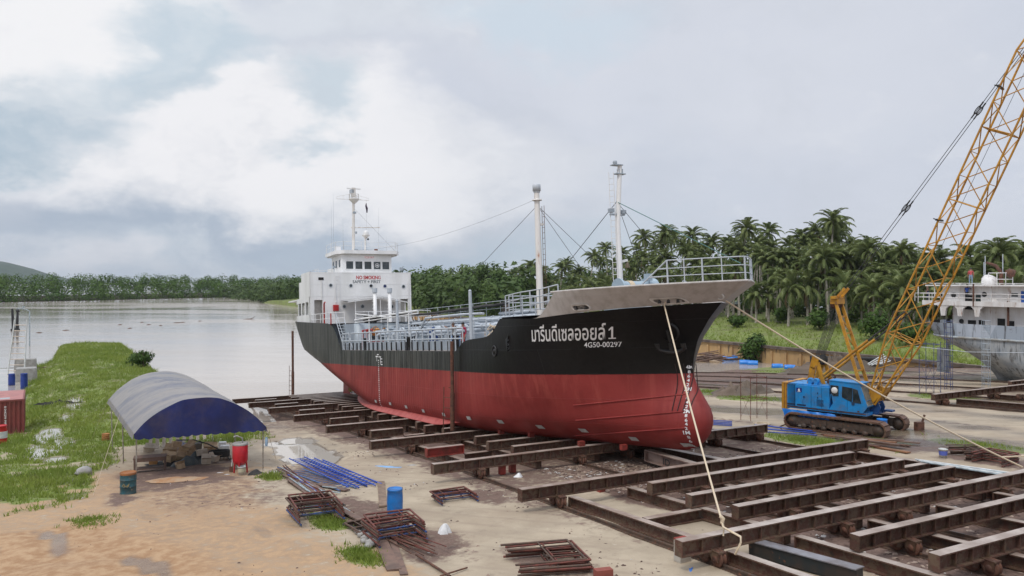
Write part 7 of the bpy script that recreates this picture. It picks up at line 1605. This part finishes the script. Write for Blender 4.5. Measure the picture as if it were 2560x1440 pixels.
mb = MB(); mb.box((0, 0, .12), (.5, .25, .24)); one('brick', mb, flat('brick_red', (.26, .07, .05), .8), 'red block beside the frame stack at the bottom edge', 'block', gp(1508, 1444), .3)
def crumple(name, label, px, py, rx, ry, hz, m, seed, rz=0, cat='bag', h=0.): return heap(name, label, cat, px, py, rx, ry, hz, m, seed, rz, .8, h)
M_bag = flat('white_plastic', (.70, .70, .70), .4); crumple('plastic_bag', 'white plastic bag on the sand before the ship cradle', 1297, 1193, .22, .16, .18, M_bag, 1); crumple('plastic_bag', 'white plastic bag lying on the tall frame stack', 1110, 1334, .18, .14, .3, M_bag, 2, 0, 'bag', .55); crumple('plastic_sheet', 'pale blue plastic sheet flat on the sand', 985, 1170, 1.1, .28, .07, flat('pale_blue_sheet', (.22, .42, .68), .4), 3, -.25, 'sheet'); crumple('plastic_sheet', 'torn grey plastic beside the pale blue sheet', 1035, 1166, .6, .3, .06, M_conc, 8, .2, 'sheet'); crumple('plastic_scrap', 'bright blue plastic strip at the bottom edge', 1728, 1432, .12, .5, .06, flat('strip_blue', (.05, .20, .62), .4), 4, -.25, 'plastic')
for i, (px, py) in enumerate(((553, 1183), (570, 1187), (585, 1195))): crumple('paper_scrap', ['largest white paper scrap before the tent', 'white paper scrap next to the bucket', 'small white paper scrap nearest the viewer'][i], px, py, .3-.07*i, .12, .03, M_bag, 20+i, 0, 'paper')
crumple('rubbish_bag', 'black sheet on the grass at the lower left', 65, 1192, .9, .25, .12, M_rubber, 31, .3, 'sheet'); crumple('drift_log', 'dark rotten boat plank in the grassy puddle', 142, 1010, 1.6, .5, .3, M_dark, 32, .3, 'driftwood')
# litter and chips: nobody could count them
mb = MB(); rr = random.Random(12)
for i in range(11000):
    k = rr.random()
    if k < .5: s, w = rr.uniform(-26, 3), rr.uniform(-9, 5.4)
    elif k < .65: s, w = rr.uniform(-1, 5), rr.uniform(-3, 5.5)
    elif k < .8: s, w = rr.uniform(-22, 25), rr.gauss(9.6, 1.6)
    else: s, w = rr.uniform(-14, 24), rr.uniform(9, 25)
    if k >= .65 and mnoise.noise(Vector((s*.5, w*.5, 9))) < rr.uniform(.05, .4): continue
    x, y = W2(s, w); z = Hn(s, w); l = rr.uniform(.02, .09)*(1.9 if k < .65 else 1); a = rr.uniform(0, 6.28); q = l*rr.uniform(.2, .7); c_, sn_ = cos(a), sin(a); t_ = rr.uniform(-.03, .05)
    mi = 0 if rr.random() < .6 else (1 if rr.random() < .75 else 2); hh = rr.uniform(.01, .05)
    mb.add([(x+c_*l, y+sn_*l, z), (x-sn_*q, y+c_*q, z+t_*.2), (x-c_*l, y-sn_*l, z), (x+sn_*q, y-c_*q, z), (x, y, z+hh)], [(0, 1, 4), (1, 2, 4), (2, 3, 4), (3, 0, 4)], mi=mi)
stuff('debris', mb, [pm('dark_chip', (.06, .035, .028), (.10, .06, .045), 9, .8), pm('pale_chip', (.26, .18, .14), (.34, .27, .21), 9, .8), flat('scrap_chip', (.50, .48, .45), .6)], 'rust flakes, wood chips and litter strewn over the slip and sand', 'debris')
# left edge: container, drums, concrete blocks, ladder frame, lamp, winch posts
p = gp(60, 1084); cn = thing('shipping_container', 'faded red shipping container at the left edge', 'container', p, TH+.03)
M_cont = pm('container_red', (.215, .048, .042), (.165, .036, .033), 1.5, .55, rust=.28, dirt=.2); CL, CWd, CHt = 6.06, 2.44, 2.62
mb = MB(); k = 44
for y, fl in ((-.02, True), (CWd, False)):
    r0 = []; r1 = []
    for i in range(k*2): x = CL*i/(k*2-1); off = .035*(1 if (i//2) % 2 else -1)*(1 if fl else -1)+(.05 if fl else -.05); r0.append((x, y+off, .16)); r1.append((x, y+off, CHt-.12))
    mb.grid([r0, r1], False, flip=not fl)
r0 = []; r1 = []
for i in range(34): y = CWd*i/33; off = .035*(1 if (i//2) % 2 else -1)+.05; r0.append((off, y, .16)); r1.append((off, y, CHt-.12))
mb.grid([r0, r1], False); mb.grid([[(CL-.05, 0, .16), (CL-.05, CWd, .16)], [(CL-.05, 0, CHt), (CL-.05, CWd, CHt)]], False); obj('wall', mb, M_cont, cn)
mb = MB()
for x in (.06, CL-.06):
    for y in (.06, CWd-.06): mb.box((x, y, CHt/2), (.14, .14, CHt-.01))
for z in (.09, CHt-.06):
    for y in (.05, CWd-.05): mb.box((CL/2, y, z), (CL-.26, .12, .13))
    for x in (.05, CL-.05): mb.box((x, CWd/2, z), (.12, CWd-.26, .13))
obj('frame', mb, M_cont, cn)
M_roofc = pm('container_roof', (.42, .15, .13), (.33, .11, .10), 1.2, .45, dirt=.2); mb = MB(); mb.box((CL/2, CWd/2, CHt-.01), (CL-.2, CWd-.2, .05)); obj('roof', mb, M_roofc, cn); mb = MB(); mb.box((1.0, 1.6, CHt+.02), (.9, 1.3, .012)); obj('roof_puddle', mb, flat('roof_water', (.42, .40, .40), .05), cn)
vs_, fs_ = textmesh('8 0442299 99PR', 1, .01); f2 = fit(vs_, 0, 1.5, 0, .14); mb = MB(); mb.add([(-.012, 1.28-y, CHt-.45-x) for x, y in f2], fs_); o = obj('container_lettering', mb, M_letter, cn)
mb = MB(); mb.box((-.35, 1.0, .04), (.7, 3.2, .06)); obj('door_sill_board', mb, M_wood, cn)
for i, (px, py, hh) in enumerate(((66, 952, 1.5), (64, 925, 1.45), (66, 906, 1.4), (78, 885, 1.3), (80, 868, 1.2))):
    o = thing('concrete_block', ['large concrete block nearest the blue drums', 'concrete block second in the row', 'concrete block third in the row with ribbed top', 'concrete block fourth in the row', 'concrete block at the far end of the row'][i], 'block', gp(px, py), TH, 'concrete blocks along the left edge'); k = 1+.16*i; mb = MB(); mb.box((0, 0, .65*hh*.8), (2.0*k, 2.3*k, 1.3*hh*.8), top=.93); obj('block', mb, M_conc, o); mb = MB()
    for j in range(4): mb.box((-.7*k+j*.46*k, 0, 1.04*hh+.03), (.2, 2.0*k, .06))
    obj('rib', mb, flat('pale_concrete', (.50, .49, .47), .8), o)
p = gp(40, 935); o = thing('ladder_frame', 'tall white ladder frame standing at the left edge', 'ladder', p, 0); hh = (935-800)/2000*p.y
for x in (-.95, .95): mb = MB(); mb.tube([(x*1.15, 0, 0), (x*.85, 1.0, hh)], .09, 6); obj('stile', mb, M_pail, o)
mb = MB()
for i in range(9): u = .06+i*.105; mb.tube([(-.95*(1.15-.3*u), u, hh*u), (.95*(1.15-.3*u), u, hh*u)], .055, 5)
obj('rung', mb, pm('pale_wood_rung', (.58, .50, .42), (.5, .42, .34), 4, .6), o)
p = gp(74, 893); hl = (893-778)/2000*p.y; lp = thing('lamp_post', 'thin grey lamp post at the left edge', 'lamp post', p); mb = MB(); mb.tube([(0, 0, 0), (0, 0, hl), (-.7, 0, hl+.35), (-1.6, 0, hl+.5)], [.13, .10, .08, .07], 8); obj('pole', mb, M_galv, lp); mb = MB(); mb.box((-2.0, 0, hl+.55), (1.1, .4, .14)); mb.box((-1.2, 0, hl+.8), (.5, .08, .3)); obj('lamp_head', mb, M_galv, lp)
p = gp(38, 848); hw_ = (848-772)/2000*p.y; o = thing('mooring_crane', 'black twin post boat winch by the river at the left edge', 'winch', p)
for x, q in ((-.6, 1.0), (.5, .93)): mb = MB(); mb.tube([(x*.6, 0, 0), (x*1.3, 0, hw_*q)], [.45, .25], 8); obj('post', mb, M_black, o)
mb = MB(); mb.box((0, 0, hw_*.25), (1.9, .9, 1.4)); mb.ico((.66, 0, hw_*.93), .55, 1); obj('winch_head', mb, M_black, o)
mb = MB(); mb.add([(0, 0, 0), (2.2, .6, 0), (2.6, .6, 3.6), (2.2, 0, 3.4), (0, .8, 0)], [(0, 1, 2, 3), (0, 3, 4), (4, 2, 1), (3, 2, 4)]); one('concrete_ramp', mb, M_conc, 'grey sloped concrete block by the black winch posts', 'block', gp(20, 848))
for i, (px, py, r, m, lab) in enumerate(((80, 860, 1.0, M_tar, 'dark blue heap at the far end of the blocks'), (82, 872, .9, M_wood, 'brown crate heap behind the concrete blocks'), (88, 878, .8, flat('cloth_red', (.45, .02, .03), .6), 'red cloth on the concrete blocks'))): crumple('heap', lab, px, py, r, r*.6, r*.7, m, 50+i, 0, 'heap', .2)
lie('plank', 'pale board lying in the grass puddle by the blocks', 'plank', gp(98, 920), gp(118, 919), .35, .1, M_wood)
# driftwood, scrap, flotsam
mb = MB(); rr = random.Random(5); p = at(1775, 903, 128); 
for i in range(34): a = rr.uniform(-.5, .5)+(pi if rr.random() < .5 else 0); c_ = Vector((rr.gauss(0, 1.6), rr.gauss(0, .8), rr.uniform(.1, 1.3))); d = Vector((cos(a), sin(a), rr.uniform(-.15, .25)))*rr.uniform(.8, 2.0); mb.tube([c_-d, c_+d], rr.uniform(.05, .13), 5)
one('driftwood_pile', mb, M_plank, 'pile of driftwood and scrap by the quay wall behind the bow', 'driftwood', p)
crumple('earth_mound', 'dark earth mound on the grass left of the crane', 1850, 985, 3.2, 1.8, .8, M_mud, 61, .3, 'earth'); crumple('earth_mound', 'low earth bank behind the crane', 2090, 928, 9, 3, 1.3, M_mud, 62, .2, 'earth'); crumple('earth_mound', 'weedy mud bank below the quay wall', 1900, 916, 8, 2.5, .7, M_mud, 63, .2, 'earth')
o = thing('scrap_raft', 'black burnt scrap raft behind the crane cab', 'scrap', gp(2110, 925), -.2); mb = MB(); mb.box((0, 0, 1.5), (8, 2.2, .3)); mb.box((-.5, .2, .8), (7, 1.6, 1.1)); obj('hulk', mb, M_dark, o); mb = MB()
for i in range(5): mb.tube([(2+i*.5, -1.4, .6+i*.1), (4.5+i*.2, -1.2, 2.2-.2*i)], .09, 5)
obj('white_pipe', mb, M_pail, o)
for i, (px, py, l) in enumerate(((622, 798, 3.6), (300, 812, 1.2), (355, 806, 1.0), (372, 812, 1.2), (445, 807, 2.6), (165, 826, 1.6), (98, 832, 1.4), (402, 814, .9), (458, 806, 1.2), (500, 803, 1.3), (325, 821, 1.3))):
    Y = (CAMZ-WATER)*2000/(py-700); p = Vector(((px-1280)/2000*Y, Y, WATER+.02)); mb = MB(); mb.tube([(-l/2, 0, 0), (0, .1, .08), (l/2, 0, .05)], [.06, .11, .04], 6)
    if i == 0: mb.tube([(.5, 0, 0), (2.0, .2, .9)], [.12, .06], 5)
    one('floating_log', mb, M_plank, ['longest driftwood log on the river with a branch', 'log drifting left of the middle of the river', 'log drifting in the river, second of the close pair', 'log drifting in the river, first of the close pair', 'long low log adrift in mid river', 'log adrift beyond the grassy spit', 'log adrift near the black winch posts', 'small log adrift right of the close pair', 'log adrift beside the long low one', 'log adrift left of the longest log', 'log adrift lowest in the river'][i], 'log', p, .1*i, 'logs drifting on the river')
# mooring ropes
M_mr = pm('pale_mooring_rope', (.66, .55, .40), (.52, .42, .30), 40, .8)
sA, zA = hull_at(1664, 757, 4.3); A0 = SHIP @ Vector((sA, half(sA, zA)+.10, zA)); s, w = S2(0, 0)
kn = P(-10.45, 7.75, 0); B0 = at(1803, 1297, 22.9); mb = MB()
mb.tube([A0+Vector((.05, -.1, .06)), A0+Vector((.0, -.12, -.1))]+[A0.lerp(B0, i/14)-Vector((0, 0, .5*(i/14)*(1-i/14))) for i in range(1, 15)], .032, 7)
mb.tube([B0, at(1808, 1318, 22.7), at(1852, 1342, 22.15), at(1852, 1356, 21.95), at(1838, 1386, 22.2)], .032, 6); mb.tube([at(1806, 1303, 22.9), at(1810, 1318, 23.1), at(1808, 1340, 23.0)], .03, 6); mb.tube([at(1800, 1290, 22.85), at(1808, 1297, 22.8), at(1805, 1308, 22.85)], .06, 7)
one('mooring_rope', mb, M_mr, 'pale rope from the tanker fairlead knotted round the front cradle beam', 'rope')
A1 = SHIP @ Vector((-2.3, -.1, 6.75)); B1 = gp(2556, 1168, .4); mb = MB(); mb.tube([A1.lerp(B1, i/20)-Vector((0, 0, 1.2*(i/20)*(1-i/20))) for i in range(21)], .036, 7); C1 = A1.lerp(B1, .93)-Vector((0, 0, .08)); mb.tube([C1, gp(2580, 1140, .6)], .034, 6)
one('mooring_rope', mb, M_mr, 'pale rope stretched from the bow tip to the right edge', 'rope')
mb = MB(); a, b_ = gp(1880, 1384, .02), gp(2150, 1462, .02); mb.bar(a+Vector((0, 0, .2)), b_+Vector((0, 0, .2)), .30, .40); mb.bar(a+Vector((0, 0, .42)), b_+Vector((0, 0, .42)), .42, .03, mi=1)
one('loose_beam', mb, [pm('dark_teal_steel', (.015, .022, .025), (.04, .028, .023), 1.5, .5, rust=.35), pm('pale_blue_flange', (.22, .22, .24), (.13, .11, .11), 1.5, .4, rust=.25)], 'dark painted beam lying on the ground beside the front cradle', 'beam')
# ---------------------------------------------------------------- people
def person(label, loc, rz, joints, colors, hat=None, hair=True, grp=None, zones=None):
    J = joints; names = list(J); idx = {k: i for i, k in enumerate(names)}
    E_ = [('pelvis', 'waist'), ('waist', 'chest'), ('chest', 'neck'), ('neck', 'head'), ('head', 'crown')]
    for q in 'LR': E_ += [('pelvis', 'hip'+q), ('hip'+q, 'knee'+q), ('knee'+q, 'ankle'+q), ('ankle'+q, 'toe'+q), ('chest', 'sho'+q), ('sho'+q, 'elb'+q), ('elb'+q, 'wri'+q), ('wri'+q, 'palm'+q)]
    R = dict(pelvis=.125, waist=.115, chest=.14, neck=.055, head=.092, crown=.075, hip=.09, knee=.058, ankle=.04, toe=.035, sho=.062, elb=.042, wri=.03, palm=.036)
    vs_ = [J[k] for k in names]; es = [(idx[a], idx[b_]) for a, b_ in E_]; rad = [R[k.rstrip('LR')] if k.rstrip('LR') in R else R[k] for k in names]
    for q in 'LR':                      # five short fingers from each palm
        w_, p_ = Vector(J['wri'+q]), Vector(J['palm'+q]); d = (p_-w_).normalized(); u, v = MB().frame(d)
        for f in range(5):
            o_ = (f-1.6)*.021; ln = (.05, .07, .075, .07, .055)[f]; b0_ = p_+u*o_*1.0+d*.03 if f else p_+u*-.04-d*.02; dd = (d+v*.35) if f else (d*.6-u*.7)
            vs_ += [tuple(b0_), tuple(b0_+dd.normalized()*ln)]; i0 = len(vs_)-2; es += [(idx['palm'+q], i0), (i0, i0+1)]; rad += [.011, .008]
    me_ = bpy.data.meshes.new('person'); me_.from_pydata(vs_, es, []); o = bpy.data.objects.new('person', me_); col.objects.link(o)
    o.modifiers.new('skin', 'SKIN'); sb = o.modifiers.new('sub', 'SUBSURF'); sb.levels = 1; sb.render_levels = 1
    for i, v in enumerate(me_.skin_vertices[0].data): v.radius = (rad[i], rad[i]); v.use_root = (i == idx['pelvis'])
    bpy.context.view_layer.update(); dg = bpy.context.evaluated_depsgraph_get(); m2 = bpy.data.meshes.new_from_object(o.evaluated_get(dg)); o.modifiers.clear(); o.data = m2
    m2.materials.clear(); [m2.materials.append(c_) for c_ in colors]        # 0 skin, 1 shirt, 2 trousers, 3 shoes
    pel, sh = J['pelvis'][2], J['neck'][2]
    for p_ in m2.polygons:
        c_ = Vector(p_.center); z = c_.z; p_.use_smooth = True
        nearest = min(names, key=lambda k: (Vector(J[k])-c_).length); kk = nearest.rstrip('LR')
        p_.material_index = {'head': 0, 'crown': 0, 'neck': 0, 'palm': 0, 'wri': 0, 'toe': 3, 'ankle': 2, 'knee': 2, 'hip': 2, 'pelvis': 2, 'waist': 1, 'chest': 1, 'sho': 1, 'elb': 1 if (zones or {}).get('sleeve') else 0}[kk]
        if len(vs_) and z < (zones or {}).get('hem', -1) and p_.material_index == 2: p_.material_index = 0
    h_ = Vector(J['head']); cr = Vector(J['crown']); mb = MB(); mb.ico((h_.x*.4+cr.x*.6, h_.y*.4+cr.y*.6+.012, h_.z*.4+cr.z*.6+.022), .105, 2, .06, squash=.95); obj('cap' if hat else 'hair', mb, hat or M_hair, o)
    mb = MB(); f = Vector((0, -1, 0)); mb.ico((h_.x, h_.y-.095, h_.z), .02, 1, squash=1.4)
    for q in (-1, 1): mb.ico((h_.x+q*.095, h_.y, h_.z), .025, 1, squash=1.3)
    obj('face', mb, colors[0], o); mb = MB()
    for q in (-1, 1): mb.ico((h_.x+q*.035, h_.y-.088, h_.z+.03), .011, 1)
    mb.box((h_.x, h_.y-.086, h_.z-.045), (.045, .012, .009)); obj('eyes_and_mouth', mb, M_hair, o)
    o.location = loc; o.rotation_euler = (0, 0, rz); return tag(o, label, 'person', grp)
def pose(arms='down', bend=0., step=.08):
    J = dict(pelvis=(0, 0, .93), waist=(0, -.01-bend*.3, 1.08), chest=(0, -.01-bend, 1.30), neck=(0, -.02-bend*1.3, 1.46), head=(0, -.045-bend*1.5, 1.57), crown=(0, -.03-bend*1.5, 1.66))
    for q, sg in (('L', 1), ('R', -1)):
        J['hip'+q] = (sg*.10, 0, .88); J['knee'+q] = (sg*.11, -.03-sg*step*.4, .48); J['ankle'+q] = (sg*.12, .03-sg*step, .08); J['toe'+q] = (sg*.14, -.12-sg*step, .04); J['sho'+q] = (sg*.19, -.01-bend*1.1, 1.40)
        if arms == 'down' or (arms == 'one' and q == 'L'): J['elb'+q] = (sg*.24, .0-bend, 1.12); J['wri'+q] = (sg*.25, -.1-bend, .88); J['palm'+q] = (sg*.25, -.13-bend, .80)
        else: J['elb'+q] = (sg*.24, -.24-bend, 1.28); J['wri'+q] = (sg*.16, -.44-bend, 1.42); J['palm'+q] = (sg*.14, -.52-bend, 1.46)
    return J
SHOE = M_rubber
dz_ = lambda s, y, z: SHIP @ Vector((s, y, z))
c_grey = flat('shirt_grey', (.42, .42, .41), .8); c_pink = flat('overall_magenta', (.36, .025, .075), .8); c_dark = flat('trousers_dark', (.02, .022, .028), .8); c_red = flat('shorts_red', (.50, .03, .04), .7); c_blue = flat('shirt_blue', (.04, .10, .40), .8); c_jean = flat('jeans_pale', (.20, .27, .38), .8); c_brn = flat('shirt_brown', (.16, .09, .06), .8); c_navy = flat('clothes_navy', (.015, .02, .08), .8)
sA = sw(1133, 860, 3.9)[0]; person('person in a grey shirt and cap reaching up on the tanker deck', dz_(sA, 3.9, 4.72), TH+radians(150), pose('up'), [M_skin, c_grey, c_dark, SHOE], flat('cap_brown', (.10, .07, .06), .8), zones={'sleeve': 1})
sA = sw(1157, 860, 3.4)[0]; person('person in a magenta shirt and red shorts on the tanker deck', dz_(sA, 3.4, 4.72), TH+radians(200), pose('one'), [M_skin, c_pink, c_red, SHOE], zones={'hem': .5, 'sleeve': 1})
s2M = Matrix.Translation((*W2(DX, W0), 0)) @ Matrix.Rotation(TH, 4, 'Z')
x = S3(2427, 700, 1.2)[0]; person('person in a red shirt and pale jeans standing on the grey ship roof', s2M @ Vector((x, 1.2, ZR+.06)), TH+radians(30), pose('down'), [M_skin, pm('shirt_red_pale', (.45, .06, .07), (.35, .10, .09), 4, .8), c_jean, SHOE], zones={'sleeve': 1})
x = S3(2415, 760, yn+.1)[0]; person('person in a blue vest seen from behind in the grey ship doorway', s2M @ Vector((x, yn-.05, ZD+.18)), TH+radians(0), pose('one', .03), [M_skin, c_blue, c_dark, SHOE])
x = S3(2320, 765, .8)[0]; person('person in a brown shirt behind the railing at the grey ship stern', s2M @ Vector((x, .8, ZD+.18)), TH+radians(120), pose('down', .05), [M_skin, c_brn, c_navy, SHOE])
p = gp(12, 853); person('person in dark blue clothes at the left edge by the winch posts', p, radians(80), pose('one'), [M_skin, c_navy, c_navy, SHOE], zones={'sleeve': 1}).scale = (1.15, 1.15, 1.15)
# a small hut roof glinting among the palms
o = thing('hut', 'small hut with a pale metal roof among the palm trunks', 'hut', P(rowpt(2040, -112), -112, 0), TH); mb = MB(); mb.box((0, 0, 1.1), (3.2, 2.4, 2.2)); obj('wall', mb, M_plank, o); mb = MB(); mb.xprism([(-1.9, 2.1), (1.9, 2.1), (1.9, 2.2), (0, 2.7), (-1.9, 2.2)], -1.4, 1.4); obj('roof', mb, M_lgrey, o)
o = thing('hut', 'low dark roofed shed among the palms right of the bow', 'hut', P(rowpt(1868, -118), -118, 0), TH); mb = MB(); mb.box((0, 0, 1.1), (7, 3, 2.2)); obj('wall', mb, M_plank, o); mb = MB(); mb.xprism([(-4, 2.1), (4, 2.1), (4, 2.2), (0, 3.2), (-4, 2.2)], -2, 2); obj('roof', mb, M_greypaint, o)

# ---------------------------------------------------------------- the air itself
mb = MB(); mb.box((0, 2000, 42), (10400, 10400, 104)); hz = bpy.data.materials.new('haze'); hz.use_nodes = True; t = N(hz.node_tree); t.n.remove(t.n['Principled BSDF'])
pv = t.new('ShaderNodeVolumePrincipled', {'Color': (.80, .86, .92, 1), 'Density': .00008, 'Anisotropy': .2}); t.l.new(pv.outputs[0], t.n['Material Output'].inputs['Volume'])
o = stuff('haze', mb, hz, 'thin pale haze in the air over the river', 'haze')
